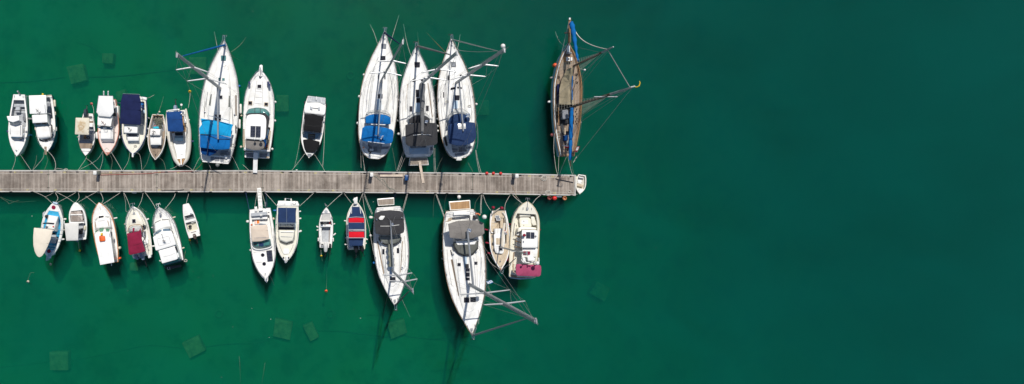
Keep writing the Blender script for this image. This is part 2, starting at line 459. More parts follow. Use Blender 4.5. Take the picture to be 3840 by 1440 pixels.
    def cabin(s, name, ltop, lbot, z0, z1, m, r=.1, bev=.04, crown=.03, zb=None):
        """top outline at z1, bottom outline at zb (same number of points)"""
        zb = z0 if zb is None else zb
        a = rounded(s.pts(ltop, z1), r); b = rounded(s.pts(lbot, zb), r)
        b0 = [Vector((p.x, p.y, z0)) for p in b]
        i1 = inset(a, bev); c = sum(i1, Vector()) / len(i1)
        rg = [b0, b, [Vector((p.x, p.y, z1 - bev)) for p in a], [Vector((p.x, p.y, z1)) for p in i1]]
        for s_, h in ((.8, .42), (.5, .8), (.15, 1.0)): rg.append([Vector((c.x + (p.x - c.x) * s_, c.y + (p.y - c.y) * s_, z1 + crown * h)) for p in i1])
        if zb == z0: rg = rg[1:]
        mb = MB(); mb.loft(rg); s.solid(mb)
        return s.mk(name, mb, m, ang=40)
    def roof(s, name, l, z, m, th=.06, r=.15, crown=.08, post=None, frame=STEEL, posts=(), zfoot=None):
        mb = MB(); slab(mb, rounded(s.pts(l, z), r), z - th, z, min(.03, th * .45), crown)
        s.solid(mb); o = s.mk(name, mb, m, ang=40)
        if posts:
            fr = MB()
            for (x, y) in posts:
                a = s.p(x, y, z - th); t, v = s.tv(a); t = min(.97, max(.02, t)); v = max(-s.w(t) * .93, min(s.w(t) * .93, v))
                b = s.loc(t, v, s.zd(t) if zfoot is None else zfoot)
                fr.tube([a, a.lerp(b, .5), b], .022, 6)
            s.mk('roof_frame', fr, frame)
        return o
    def put(s, name, l, m, h=.03, n=5, frame=None, fw=.05, parent=None):
        """lay a quadrilateral piece on whatever surface of the boat lies under it"""
        a, b, c, d = l; vs = []
        def g(u, v):
            x = (a[0] * (1 - u) + b[0] * u) * (1 - v) + (d[0] * (1 - u) + c[0] * u) * v
            y = (a[1] * (1 - u) + b[1] * u) * (1 - v) + (d[1] * (1 - u) + c[1] * u) * v
            return s.on(x, y)
        grid = [[g(i / n, j / n) for i in range(n + 1)] for j in range(n + 1)]
        q00, q10, q11, q01 = grid[0][0], grid[0][n], grid[n][n], grid[n][0]
        zs_ = sorted(q.z for r in grid for q in r); med = zs_[len(zs_) // 2]
        for r in grid:
            for q in r:
                if abs(q.z - med) > .35: q.z = med if q.z < med else med + .0
        mb = MB(); N = n + 1
        top = [q + Vector((0, 0, h)) for r in grid for q in r]; bot = [q - Vector((0, 0, .015)) for r in grid for q in r]
        fs = []
        for j in range(n):
            for i in range(n):
                k = j * N + i; fs.append([k, k + 1, k + N + 1, k + N]); fs.append([N * N + k, N * N + k + N, N * N + k + N + 1, N * N + k + 1])
        for i in range(n):
            for e in ((i, i + 1), (n * N + i + 1, n * N + i), ((i + 1) * N, i * N), (i * N + n, (i + 1) * N + n)):
                fs.append([e[0], N * N + e[0], N * N + e[1], e[1]])
        mb.add(top + bot, fs)
        ob = s.mk(name, mb, m, ang=30)
        if frame is not None:
            fb = MB(); ring = [grid[0][i] for i in range(N)] + [grid[j][n] for j in range(1, N)] + [grid[n][i] for i in range(n - 1, -1, -1)] + [grid[j][0] for j in range(n - 1, 0, -1)]
            rp = [q + Vector((0, 0, h * .7)) for q in ring]; rp.append(rp[0]); fb.tube(rp, fw / 2, 5, cap=False)
            f = fb.build(name + '_frame', frame, parent=ob)
            for v in f.data.vertices: v.co -= s.o
        return ob
    def rect(s, name, x0, y0, x1, y1, m, **k): return s.put(name, [(x0, y0), (x1, y0), (x1, y1), (x0, y1)], m, **k)
    def disc(s, name, x, y, r, m, h=.05, n=16, z=None, dome=0):
        q = s.on(x, y) if z is None else s.p(x, y, z); R = r / s.tr.k / PPM
        mb = MB(); rg = [[q + Vector((math.cos(2 * math.pi * i / n) * R * f, math.sin(2 * math.pi * i / n) * R * f, zz)) for i in range(n)]
             for f, zz in (((1, -.03), (1, h * .8), (.93, h)) if not dome else ((.8, -.03), (1, dome * .5), (.92, dome * .85), (.6, dome * 1.15), (.2, dome * 1.3)))]
        mb.loft(rg); return s.mk(name, mb, m, ang=45)
    def ball(s, name, x, y, r, z, m):
        q = s.p(x, y, z); R = r / s.tr.k / PPM * (H - z) / H; mb = MB()
        mb.tube([q + Vector((0, 0, R * math.sin(a))) for a in [-math.pi / 2 + math.pi * i / 8 for i in range(9)]], [max(.003, R * math.cos(-math.pi / 2 + math.pi * i / 8)) for i in range(9)], 14)
        return s.mk(name, mb, m, ang=60)
    def bar(s, name, l, m, r=.025, z=None, dz=0.0, n=6, smooth=False):
        q = [(s.on(x, y) + Vector((0, 0, dz))) if z is None else s.p(x, y, (z[i] if isinstance(z, (list, tuple)) else z)) for i, (x, y) in enumerate(l)]
        if smooth: q = catmull(q, 5)
        elif z is None: q = [q[0]] + [(s.on(a[0] + (c[0] - a[0]) * k / 6, a[1] + (c[1] - a[1]) * k / 6, q[i].z) + Vector((0, 0, dz))) for i, (a, c) in enumerate(zip(l[:-1], l[1:])) for k in range(1, 7)]
        mb = MB(); mb.tube(q, r, n); return s.mk(name, mb, m)
    def trunk(s, t0, t1, f, h, m, f1=.55, flat=.8, name='coachroof', zoff=0):
        """long low cabin trunk, sloping down to the foredeck"""
        mb = MB(); rg = []; n = 22
        for i in range(n + 1):
            u = i / n; t = t0 + (t1 - t0) * u
            w = min(s.w(t) * f, s.w(t0) * f * 1.0) * (1 - .12 * u); hh = h * min(1, (1 - u) / (1 - f1)) ** .75 if u > f1 else h
            hh = max(hh, .01); zb = s.zd(t) - .03
            if u > .93: w *= math.sqrt(max(0.02, (1 - u) / .07)) * .9 + .1
            rg.append([s.loc(t, v * w, zb + (hh + .03) * k) for v, k in ((-1, 0), (-.97, .5), (-.88, .85), (-.72, .98), (-.3, 1.06), (0, 1.08), (.3, 1.06), (.72, .98), (.88, .85), (.97, .5), (1, 0))])
        mb.loft(rg, closed=False, cap=(False, False)); mb.add(rg[0], [list(range(11))]); s.solid(mb)
        return s.mk(name, mb, m, ang=45)
    def dodger(s, win, cloth, z0, z1, mw, mc, rise=.12):
        """spray hood: a sloping window band (outline win[0] low front edge, win[1] top edge) and a cloth top"""
        a = catmull(s.pts(win[0], z0), 5); b = catmull(s.pts(win[1], z1), 5)
        mb = MB(); mb.loft([a, [p.lerp(q, .5) + Vector((0, 0, .07)) for p, q in zip(a, b)], b], closed=False, cap=(False, False)); s.solid(mb); s.mk('sprayhood_window', mb, mw, ang=60)
        s.roof('sprayhood', cloth, z1 + .03, mc, th=.05, r=.12, crown=rise)
        fr = MB(); fr.tube([q + Vector((0, 0, .02)) for q in b], .02, 6); fr.tube([q + Vector((0, 0, .01)) for q in a], .015, 5); s.mk('sprayhood_frame', fr, STEEL)
    def guard(s, t0, t1, h=.6, n=7, m=STEEL, pulpit=True, inset_=.06, wires=2, side=(-1, 1), r=.012):
        for sg in side:
            mb = MB(); tt = [t0 + (t1 - t0) * i / n for i in range(n + 1)]
            for t in tt: mb.tube([s.loc(t, sg * (s.w(t) - inset_), s.zd(t) - .01), s.loc(t, sg * (s.w(t) - inset_ + .03), s.zd(t) + h)], r * .9, 5)
            for k in range(wires):
                q = [s.loc(t, sg * (s.w(t) - inset_ + .02), s.zd(t) + h * (1 - .48 * k)) for t in [t0 + (t1 - t0) * i / (n * 3) for i in range(n * 3 + 1)]]
                mb.tube(q, r * (.55 if k else .7), 4)
            s.mk('guard_rail', mb, m)
        if pulpit:
            mb = MB(); q = []
            for sg in (-1, 1):
                seq = [t1, min(.97, t1 + .03), .985]
                pp = [s.loc(t, sg * (max(s.w(t), .14) - .03), s.zd(t) + h) for t in seq]
                q += pp if sg < 0 else pp[::-1]
                mb.tube([s.loc(.975, sg * .10, s.zd(.97)), s.loc(.98, sg * .13, s.zd(.97) + h)], .016, 5)
            q.insert(3, s.loc(1.012, -.09, s.zd(1) + h)); q.insert(4, s.loc(1.012, .09, s.zd(1) + h))
            mb.tube(catmull(q, 4), .020, 6); mb.tube([v - Vector((0, 0, h * .45)) for v in catmull(q, 4)], .014, 5)
            s.mk('pulpit', mb, m)
    def pushpit(s, t=.0, t1=.12, h=.65, gap=True):
        for sg in (-1, 1):
            mb = MB(); q = [s.loc(t1, sg * (s.w(t1) - .05), s.zd(t1) + h)]
            for tt in (t1 * .5, max(t, .015)): q.append(s.loc(tt, sg * (s.w(tt) - .06), s.zd(tt) + h))
            q.append(s.loc(max(t, .012), sg * (s.w(max(t, .012)) * .45), s.zd(0) + h))
            for k in (1, .5): mb.tube([v - Vector((0, 0, h * (1 - k))) for v in catmull(q, 4)], .018, 5)
            for v in q: mb.tube([v, v - Vector((0, 0, h))], .016, 5)
            s.mk('pushpit', mb, STEEL)
    # --- rig
    def rig(s, base, tip, spr=(), jib=None, boom=None, r=(.15, .11), m=ALUD, ms=ALU, stays=True, cb=.20, ft=None, back=True, head=True):
        b0 = s.on(*base); a = s.tr(*tip); a0 = W(a[0], a[1], 0)
        k = (b0.x * a0.x + b0.y * a0.y) / (a0.x ** 2 + a0.y ** 2); zt = H * (1 - k); tp = W(a[0], a[1], zt)
        s.mb_, s.mt = b0, tp
        mb = MB(); rg = []; n = 12
        for i in range(9):
            u = i / 8; c = b0.lerp(tp, u); rr = .86 * (r[0] + (r[1] - r[0]) * max(0, (u - .55) / .45))
            rg.append([c + s.fw * (math.cos(2 * math.pi * j / n) * rr * 1.25) + s.lat * (math.sin(2 * math.pi * j / n) * rr * .8) for j in range(n)])
        mb.loft(rg); mb.build('mast', m, parent=s.root, origin=s.o)
        if head:
            hd = MB(); hd.box(tp + Vector((0, 0, .05)) - s.fw * .1, .12, .36, .08, math.atan2(s.fw.y, s.fw.x) - math.pi / 2)
            hd.tube([tp + s.lat * .08, tp + s.lat * .08 + Vector((0, 0, .9))], .012, 4); hd.tube([tp - s.fw * .2, tp - s.fw * .25 + Vector((0, 0, .35)), tp + s.fw * .2 + Vector((0, 0, .38))], .015, 4)
            hd.tube([tp + s.fw * .1, tp + s.fw * .1 + Vector((0, 0, .14))], .035, 6)
            s.mk('masthead_gear', hd, ALU)
        ends = {-1: [], 1: []}
        for (x, y, half, sweep) in spr:
            c = s.on_line(x, y, b0, tp)
            for sg in (-1, 1):
                e = c + s.lat * (sg * half) - s.fw * sweep + Vector((0, 0, .12)); ends[sg].append(e)
                mb = MB(); mb.loft([[c.lerp(e, u) + s.fw * (math.cos(2 * math.pi * j / 8) * w_) + Vector((0, 0, math.sin(2 * math.pi * j / 8) * .03)) for j in range(8)] for u, w_ in ((0.03, .085), (.9, .06), (1, .03))])
                s.mk('spreader', mb, ms)
        if stays:
            for sg in (-1, 1):
                t, v = s.tv(b0); t2 = t - .03; cp = s.loc(t2, sg * (s.w(t2) - cb), s.zd(t2) + .02)
                mb = MB(); top_ = b0.lerp(tp, .97)
                mb.tube([cp] + ends[sg] + [top_], .009, 4); mb.tube([cp + s.fw * .25, b0.lerp(tp, .45)], .008, 4); mb.tube([cp - s.fw * .45, b0.lerp(tp, .45)], .008, 4)
                if len(ends[sg]) > 1: mb.tube([ends[sg][0], b0.lerp(tp, .72)], .009, 4)
                s.mk('shroud', mb, WIRE)
            if back:
                mb = MB(); q = s.loc(.01, 0, s.zd(0) + .05); md = tp.lerp(q, .78)
                mb.tube([tp, md], .012, 4)
                for sg in (-1, 1): mb.tube([md, s.loc(.02, sg * s.w(.02) * .7, s.zd(0) + .05)], .012, 4)
                s.mk('backstay', mb, WIRE)
        if jib:
            p0, p1, rj, mj = jib[:4]
            q0 = s.p(*p0, s.zd(.97) + .35); topf = b0.lerp(tp, ft or .985)
            q1 = s.on_line(*p1, q0, topf)
            mb = MB(); kk = 14; pp = [q0.lerp(q1, i / kk) for i in range(kk + 1)]
            mb.tube(pp, [rj * (.45 + .75 * math.sin(math.pi * min(1, .12 + .8 * (1 - abs(i / kk - .35) * .9)) * .5) ** 1.5) * (1 - .45 * (i / kk)) for i in range(kk + 1)], 8)
            s.mk('furled_jib', mb, mj)
            mb = MB(); mb.tube([q0 - Vector((0, 0, .3)), topf], .014, 5); mb.tube([q0 - Vector((0, 0, .32)), q0 - Vector((0, 0, .12))], .10, 8); s.mk('forestay', mb, WIRE)
        if boom:
            pe, zb_, ra, mbm = boom[:4]
            g = b0.lerp(tp, (zb_ - b0.z) / (tp.z - b0.z)) - s.fw * .15; e = s.p(*pe, zb_ + .1)
            mb = MB(); kk = 10; rad = ra if isinstance(ra, (list, tuple)) else (ra, ra)
            u3 = (e - g).normalized(); sd_ = u3.cross(Vector((0, 0, 1))).normalized(); rg = []
            for i in range(kk + 1):
                c = g.lerp(e, i / kk); w_ = rad[0] + (rad[1] - rad[0]) * i / kk
                if mbm is C_GREYC: w_ *= 1 + .12 * math.sin(i * 2.3)
                rg.append([c + sd_ * (math.cos(2 * math.pi * j / 8) * w_) + Vector((0, 0, math.sin(2 * math.pi * j / 8) * w_ * 1.3)) for j in range(8)])
            mb.loft(rg); s.mk('boom', mb, mbm)
            mb = MB(); mb.tube([e + Vector((0, 0, .1)), b0.lerp(tp, .93)], .009, 4); s.mk('topping_lift', mb, WIRE)
        return b0, tp
    def on_line(s, x, y, a, b):
        """the point of the traced sight line closest to the segment a-b"""
        best = None
        for i in range(121):
            q = a.lerp(b, i / 120); px = proj(q); t = s.tr(x, y); d = (px[0] - t[0]) ** 2 + (px[1] - t[1]) ** 2
            if best is None or d < best[0]: best = (d, q)
        return best[1]
    def wire(s, a, b, za, zb, m=WIRE, r=.012, name='stay', sag=0):
        A, B_ = s.p(*a, za), s.p(*b, zb); n = 10
        mb = MB(); mb.tube([A.lerp(B_, i / n) - Vector((0, 0, 4 * sag * (i / n) * (1 - i / n))) for i in range(n + 1)], r, 5); return s.mk(name, mb, m)
    # --- small gear
    def winch(s, x, y, m=STEEL, r=.09):
        q = s.on(x, y); mb = MB(); mb.tube([q - Vector((0, 0, .02)), q + Vector((0, 0, .08)), q + Vector((0, 0, .09)), q + Vector((0, 0, .2))], [r, r, r * .7, r * .8], 10); s.mk('winch', mb, m)
    def cleat(s, x, y):
        q = s.on(x, y); mb = MB(); mb.tube([q + s.fw * .13 + Vector((0, 0, .06)), q - s.fw * .13 + Vector((0, 0, .06))], .02, 5); mb.box(q + Vector((0, 0, .025)), .05, .08, .06); s.mk('cleat', mb, STEEL)
    def outboard(s, x, y, x2, y2, m=ENGB, w=.36, L=.75, z=1.0, low=BLACK):
        """outboard engine: cowl at the transom, leg and propeller swung up behind it"""
        a = s.p(x, y, z); b = s.p(x2, y2, z - .35); d = (b - a); d.z = 0; d.normalize(); sd_ = Vector((d.y, -d.x, 0))
        r = s.mk('outboard_motor', MB().loft([[a + d * (u * L - L * .45) + sd_ * (cx * w * .5 * k) + Vector((0, 0, cz * .26 * k + (.05 if u < .5 else 0))) for cx, cz in ((-1, -.8), (-1, .3), (-.65, .9), (.65, .9), (1, .3), (1, -.8))] for u, k in ((0, .55), (.08, .85), (.45, 1.05), (.85, .9), (1, .6))]), m, ang=50)
        lg = MB(); e = b; lg.tube([a + d * L * .4 - Vector((0, 0, .1)), a.lerp(e, .6) - Vector((0, 0, .12)), e], [.09, .07, .05], 8); lg.tube([e - d * .12, e + d * .14], [.06, .03], 8)
        l = lg.build('motor_leg', low, parent=r); 
        for v in l.data.vertices: v.co -= s.o
        pr_ = MB()
        for k in range(3):
            t = 2.1 * k + .4; u = sd_ * math.cos(t) + Vector((0, 0, math.sin(t)))
            pr_.add([e + d * .12, e + d * .16 + u * .16 + sd_ * .05, e + d * .12 + u * .2, e + d * .2 + u * .15 - sd_ * .05], [[0, 1, 2, 3]])
            pr_.add([e + d * .13, e + d * .17 + u * .16 + sd_ * .05, e + d * .13 + u * .2, e + d * .21 + u * .15 - sd_ * .05], [[3, 2, 1, 0]])
        q = pr_.build('propeller', low, parent=r)
        for v in q.data.vertices: v.co -= s.o
    def grapnel(s, x, y, ang=0, sc=1.0, m=RUST):
        q = s.on(x, y) + Vector((0, 0, .06)); mb = MB(); u = Vector((math.cos(ang), math.sin(ang), 0)); v = Vector((-u.y, u.x, 0))
        mb.tube([q - u * .32 * sc, q + u * .32 * sc], .025, 5)
        for sg in (-1, 1):
            mb.tube([q + u * .3 * sc, q + u * .34 * sc + v * sg * .14 * sc, q + u * .2 * sc + v * sg * .22 * sc + Vector((0, 0, .05))], .02, 5)
            mb.tube([q - u * .1 * sc, q - u * .02 * sc + v * sg * .18 * sc + Vector((0, 0, .03))], .016, 5)
        s.mk('anchor', mb, m)
    def anchor_bow(s, m=STEEL):
        q = s.loc(1.0, 0, s.zd(1) + .05); mb = MB(); mb.tube([q - s.fw * .6, q + s.fw * .25, q + s.fw * .42 - Vector((0, 0, .12))], .03, 5)
        for sg in (-1, 1): mb.tube([q + s.fw * .36 - Vector((0, 0, .1)), q + s.fw * .42 + s.lat * sg * .2, q + s.fw * .22 + s.lat * sg * .22], .028, 4)
        s.mk('anchor', mb, m)
        mb = MB(); c = s.loc(1.0, 0, s.zd(1) + .02) - s.fw * .75; mb.box(c + Vector((0, 0, .07)), .22, .26, .12, math.atan2(s.fw.y, s.fw.x) - math.pi / 2); s.mk('windlass', mb, ALU)
    def flag(s, x, y, z=1.8, w=.55, hgt=.4, ang=.8, cols=None, pole=True):
        q = s.p(x, y, z); mb = MB(); nx_, ny_ = 8, 5; u = Vector((math.cos(ang), math.sin(ang), 0)); vv = Vector((-.35 * u.y, .35 * u.x, -.9))
        P = [[q + u * (w * i / nx_) + vv * (hgt * j / ny_) + Vector((-u.y, u.x, 0)) * (.03 * math.sin(i * 1.1 + j * .4)) for i in range(nx_ + 1)] for j in range(ny_ + 1)]
        for j in range(ny_):
            for i in range(nx_):
                mi = (0 if (j % 2 == 0) else 1) if not (i < 3 and j < 3) else (1 if (i == 1 or j == 1) else 0)
                if cols: mi = 1 if j in (1, 2, 3) and 1 < i < 7 else 0
                mb.add([P[j][i], P[j][i + 1], P[j + 1][i + 1], P[j + 1][i]], [[0, 1, 2, 3]], mi)
        c = cols or (F_BLUE, WHITE2)
        s.mk('flag', mb, None, mats=list(c), ang=80)
        if pole:
            pb = MB(); pb.tube([q - Vector((0, 0, hgt + .9)), q + Vector((0, 0, .08))], .014, 5); s.mk('flagstaff', pb, WHITE2)
    def coil(s, x, y, r=.18, m=ROPE, name='rope_coil'):
        q = s.on(x, y) + Vector((0, 0, .02)); pts_ = []
        for i in range(50):
            a = i * .42; rr = r * (.55 + .45 * math.sin(i * .37) ** 2); pts_.append(q + Vector((math.cos(a) * rr, math.sin(a) * rr * .8, .002 * i)))
        mb = MB(); mb.tube(pts_, .014, 4); s.mk(name, mb, m)
    def line(s, l, m=ROPE, r=.012, name='deck_line', sm=True): s.bar(name, l, m, r=r, dz=.015, n=4, smooth=sm)
    # --- fenders and ropes (things of their own)
    def fender(s, x, y, x2=None, y2=None, r=9, m=F_WHITE, col='white', z=.75):
        if x2 is None: x2, y2 = x, y
        s.fenders.append((s.tr(x, y), s.tr(x2, y2), r / s.tr.k / PPM, m, col, z))
    def rope(s, l, z0=None, z1=None, sag=.12, r=.022, m=ROPE, tr=None, kind='mooring rope', col=''):
        """l: traced points from the boat to the pier"""
        s.ropes.append(([s.tr(*p) if tr is None else tr(*p) for p in l], z0, z1, sag, r, m, kind))
    def finish(s):
        side = {-1: [], 1: []}
        for f in s.fenders:
            c = W((f[0][0] + f[1][0]) / 2, (f[0][1] + f[1][1]) / 2, f[5]); t, v = s.tv(c); side[1 if v > 0 else -1].append((t, f))
        for sg in (-1, 1):
            for i, (t, f) in enumerate(sorted(side[sg], key=lambda q: -q[0])):
                a, b, R, m, col, z = f[0], f[1], f[2], f[3], f[4], f[5]
                A, B_ = W(*a, z), W(*b, z); ball = (A - B_).length < .02
                base = (A + B_) / 2; mb = MB(); tt, v = s.tv(base)
                if ball:
                    A = base + Vector((0, 0, .12)); B_ = base - Vector((0, 0, .12))
                mb.capsule(A, B_, R, 10)
                tc_ = min(.97, max(.02, tt)); att = s.loc(tc_, (1 if v > 0 else -1) * max(.05, s.w(tc_) - .08), s.zd(tc_) + .05)
                mb.tube([A if ball else (A if (A - att).length < (B_ - att).length else B_), att], .012, 4)
                o = mb.build('fender', m, origin=base)
                if tt > .97 or tt < -.0: place = f"off the {'bow' if tt > .5 else 'stern'}"
                tag(o, f"{col} fender, {ORD[i]} from bow, {'starboard' if sg > 0 else 'port'} side of {s.short}", 'fender', 'fenders hanging beside the moored boats')
        rr = []
        for rp in s.ropes:
            pts_, z0, z1, sag, r, m, kind = rp; rr.append((pts_[-1][0], rp))
        for i, (x, rp) in enumerate(sorted(rr, key=lambda q: q[0])):
            pts_, z0, z1, sag, r, m, kind = rp; n = len(pts_)
            a = W(*pts_[0], 1.0); t, v = s.tv(a); z0 = s.zd(min(1, max(0, t))) + .06 if z0 is None else z0; z1 = PZ + .05 if z1 is None else z1
            L = [W(*p, z0 + (z1 - z0) * k / (n - 1)) for k, p in enumerate(pts_)]
            C_ = catmull(L, 6 if n > 2 else 12); k = len(C_)
            C_ = [q - Vector((0, 0, 4 * sag * (j / (k - 1)) * (1 - j / (k - 1)))) for j, q in enumerate(C_)]
            base = C_[0].copy(); mb = MB(); mb.tube(C_, r * .66, 5)
            if kind == 'mooring rope':
                o = mb.build('mooring_rope', m, origin=base); tag(o, f"{ORD[i]} mooring rope towards the pier tip, {s.short}", 'rope', 'mooring ropes')
            else:
                o = mb.build('anchor_rope', m, origin=base); tag(o, f"{kind} of the {s.short}", 'rope', 'submerged anchor ropes')
PZ = 0.62   # pier deck height

# ------------------------------------------------------------------ sea bed and water
def seabed_z(x, y):
    u = max(0.0, min(1.0, (x + .35 * y + 3) / 90.0)); d = 3.6 + 4.5 * u * u * (3 - 2 * u) + 0.25 * math.sin(x * .11 + 1) * math.cos(y * .09)
    return -d
def grid_mesh(x0, x1, y0, y1, nx, ny, fz):
    mb = MB(); vs = []; fs = []
    for j in range(ny + 1):
        for i in range(nx + 1):
            x = x0 + (x1 - x0) * i / nx; y = y0 + (y1 - y0) * j / ny; vs.append((x, y, fz(x, y)))
    for j in range(ny):
        for i in range(nx): k = j * (nx + 1) + i; fs.append([k, k + 1, k + nx + 2, k + nx + 1])
    mb.add(vs, fs); return mb
def sand_mat():
    m, nt, p, o = _new('silty sand with weed'); p.inputs['Roughness'].default_value = 1.0; p.inputs['Specular IOR Level'].default_value = 0
    tc = nt.nodes.new('ShaderNodeTexCoord')
    n = nt.nodes.new('ShaderNodeTexNoise'); n.inputs['Scale'].default_value = .035; n.inputs['Detail'].default_value = 9; n.inputs['Roughness'].default_value = .58; n.inputs['Distortion'].default_value = .4
    n2 = nt.nodes.new('ShaderNodeTexNoise'); n2.inputs['Scale'].default_value = .42; n2.inputs['Detail'].default_value = 5; n2.inputs['Roughness'].default_value = .6
    nt.links.new(tc.outputs['Object'], n.inputs[0]); nt.links.new(tc.outputs['Object'], n2.inputs[0])
    r = nt.nodes.new('ShaderNodeValToRGB'); e = r.color_ramp.elements
    e[0].position = .36; e[0].color = (.09, .15, .05, 1); e[1].position = .62; e[1].color = (.12, .28, .08, 1)
    r2 = nt.nodes.new('ShaderNodeValToRGB'); e2 = r2.color_ramp.elements
    e2[0].position = .33; e2[0].color = (.35, .42, .35, 1); e2[1].position = .52; e2[1].color = (1, 1, 1, 1)
    mx = nt.nodes.new('ShaderNodeMix'); mx.data_type = 'RGBA'; mx.blend_type = 'MULTIPLY'; mx.inputs[0].default_value = .8
    nt.links.new(n.outputs[0], r.inputs[0]); nt.links.new(n2.outputs[0], r2.inputs[0])
    nt.links.new(r.outputs[0], mx.inputs[6]); nt.links.new(r2.outputs[0], mx.inputs[7]); nt.links.new(mx.outputs[2], p.inputs['Base Color'])
    return m
tag(grid_mesh(-190, 260, -160, 160, 90, 64, seabed_z).build('seabed', sand_mat()), kind='structure')

WX0, WX1 = -35.0, 60.0
WAT_SC = ((.0, .685, .42), (.0, .585, .52)); WAT_SD = (.205, .155)
WAT_AB = ((.08, .82, .72), (.20, .79, .74)); WAT_AD = (.62, .78)
def water_mat():
    m = bpy.data.materials.new('green harbour water'); m.use_nodes = True; nt = m.node_tree; nt.nodes.clear()
    o = nt.nodes.new('ShaderNodeOutputMaterial'); tr = nt.nodes.new('ShaderNodeBsdfTransparent'); gl = nt.nodes.new('ShaderNodeBsdfGlossy')
    gl.inputs['Roughness'].default_value = .04
    fr = nt.nodes.new('ShaderNodeFresnel'); fr.inputs[0].default_value = 1.33
    tc = nt.nodes.new('ShaderNodeTexCoord'); mp = nt.nodes.new('ShaderNodeMapping'); mp.inputs['Scale'].default_value = (1, 1.6, 1)
    n = nt.nodes.new('ShaderNodeTexNoise'); n.inputs['Scale'].default_value = 2.6; n.inputs['Detail'].default_value = 5; n.inputs['Roughness'].default_value = .65
    b = nt.nodes.new('ShaderNodeBump'); b.inputs['Strength'].default_value = .35; b.inputs['Distance'].default_value = .06
    nt.links.new(tc.outputs['Object'], mp.inputs[0]); nt.links.new(mp.outputs[0], n.inputs[0]); nt.links.new(n.outputs[0], b.inputs['Height'])
    nt.links.new(b.outputs[0], gl.inputs['Normal']); nt.links.new(b.outputs[0], fr.inputs['Normal'])
    mx = nt.nodes.new('ShaderNodeMixShader'); nt.links.new(fr.outputs[0], mx.inputs[0]); nt.links.new(tr.outputs[0], mx.inputs[1]); nt.links.new(gl.outputs[0], mx.inputs[2])
    nt.links.new(mx.outputs[0], o.inputs['Surface'])
    # the shallow harbour side is siltier and greener, the deep side clearer and bluer
    sx = nt.nodes.new('ShaderNodeSeparateXYZ'); nt.links.new(tc.outputs['Object'], sx.inputs[0])
    ma = nt.nodes.new('ShaderNodeMath'); ma.operation = 'MULTIPLY_ADD'; ma.inputs[1].default_value = .9
    nt.links.new(sx.outputs['Y'], ma.inputs[0]); nt.links.new(sx.outputs['X'], ma.inputs[2])
    mr = nt.nodes.new('ShaderNodeMapRange'); mr.inputs[1].default_value = WX0; mr.inputs[2].default_value = WX1; mr.interpolation_type = 'SMOOTHSTEP'
    nt.links.new(ma.outputs[0], mr.inputs[0])
    sn = nt.nodes.new('ShaderNodeTexNoise'); sn.noise_dimensions = '2D'; sn.inputs['Scale'].default_value = .11; sn.inputs['Detail'].default_value = 6; sn.inputs['Distortion'].default_value = .6; nt.links.new(tc.outputs['Object'], sn.inputs[0])
    sr = nt.nodes.new('ShaderNodeMapRange'); sr.inputs[1].default_value = .3; sr.inputs[2].default_value = .7; sr.inputs[3].default_value = .86; sr.inputs[4].default_value = 1.14; nt.links.new(sn.outputs[0], sr.inputs[0])
    sm = nt.nodes.new('ShaderNodeMath'); sm.operation = 'MULTIPLY'
    def blend(a, b_, col):
        q = nt.nodes.new('ShaderNodeMix'); q.data_type = 'RGBA' if col else 'FLOAT'; k = 6 if col else 2
        q.inputs[k].default_value = (*a, 1) if col else a; q.inputs[k + 1].default_value = (*b_, 1) if col else b_
        nt.links.new(mr.outputs[0], q.inputs[0]); return q.outputs[2 if col else 0]
    sc = nt.nodes.new('ShaderNodeVolumeScatter'); nt.links.new(blend(*WAT_SC, True), sc.inputs['Color']); nt.links.new(blend(*WAT_SD, False), sm.inputs[0]); nt.links.new(sr.outputs[0], sm.inputs[1]); nt.links.new(sm.outputs[0], sc.inputs['Density'])
    ab = nt.nodes.new('ShaderNodeVolumeAbsorption'); nt.links.new(blend(*WAT_AB, True), ab.inputs['Color']); nt.links.new(blend(*WAT_AD, False), ab.inputs['Density'])
    ad = nt.nodes.new('ShaderNodeAddShader'); nt.links.new(sc.outputs[0], ad.inputs[0]); nt.links.new(ab.outputs[0], ad.inputs[1]); nt.links.new(ad.outputs[0], o.inputs['Volume'])
    return m
_w = MB(); _w.box((35, 0, -7.0), 440, 310, 14.0)
tag(_w.build('water', water_mat(), flat=True), kind='structure')

# concrete mooring blocks on the sea bed
CONC = mat('algae covered concrete', (.30, .22, .07), .95, var=.22, scale=1.2, bump=.4, bscale=6)
DARKW = mat('dark weed covered chain', (.09, .17, .05), 1.0, var=.2)
TYRE = mat('sunken tyre rubber', (.10, .20, .06), .9)
def block(l, label, h=.9):
    c = W(*l[0], -4); zc = seabed_z(sum(W(*p, -4).x for p in l) / len(l), sum(W(*p, -4).y for p in l) / len(l))
    pts_ = [W(p[0], p[1], zc + h) for p in l]; mb = MB(); slab(mb, rounded(pts_, .08, 2), zc - .3, zc + h, .06, .0)
    cc = sum(pts_, Vector()) / len(pts_); mb2 = MB(); mb2.tube([cc + Vector((.10 * math.cos(a), 0, .10 * math.sin(a))) for a in [math.pi * i / 8 for i in range(9)]], .015, 6)
    o = mb.build('concrete_block', CONC, origin=Vector((cc.x, cc.y, zc)))
    r_ = mb2.build('lifting_ring', RUST, parent=o); 
    for v in r_.data.vertices: v.co -= Vector((cc.x, cc.y, zc))
    return tag(o, label, 'mooring block', 'concrete mooring blocks on the sea bed')
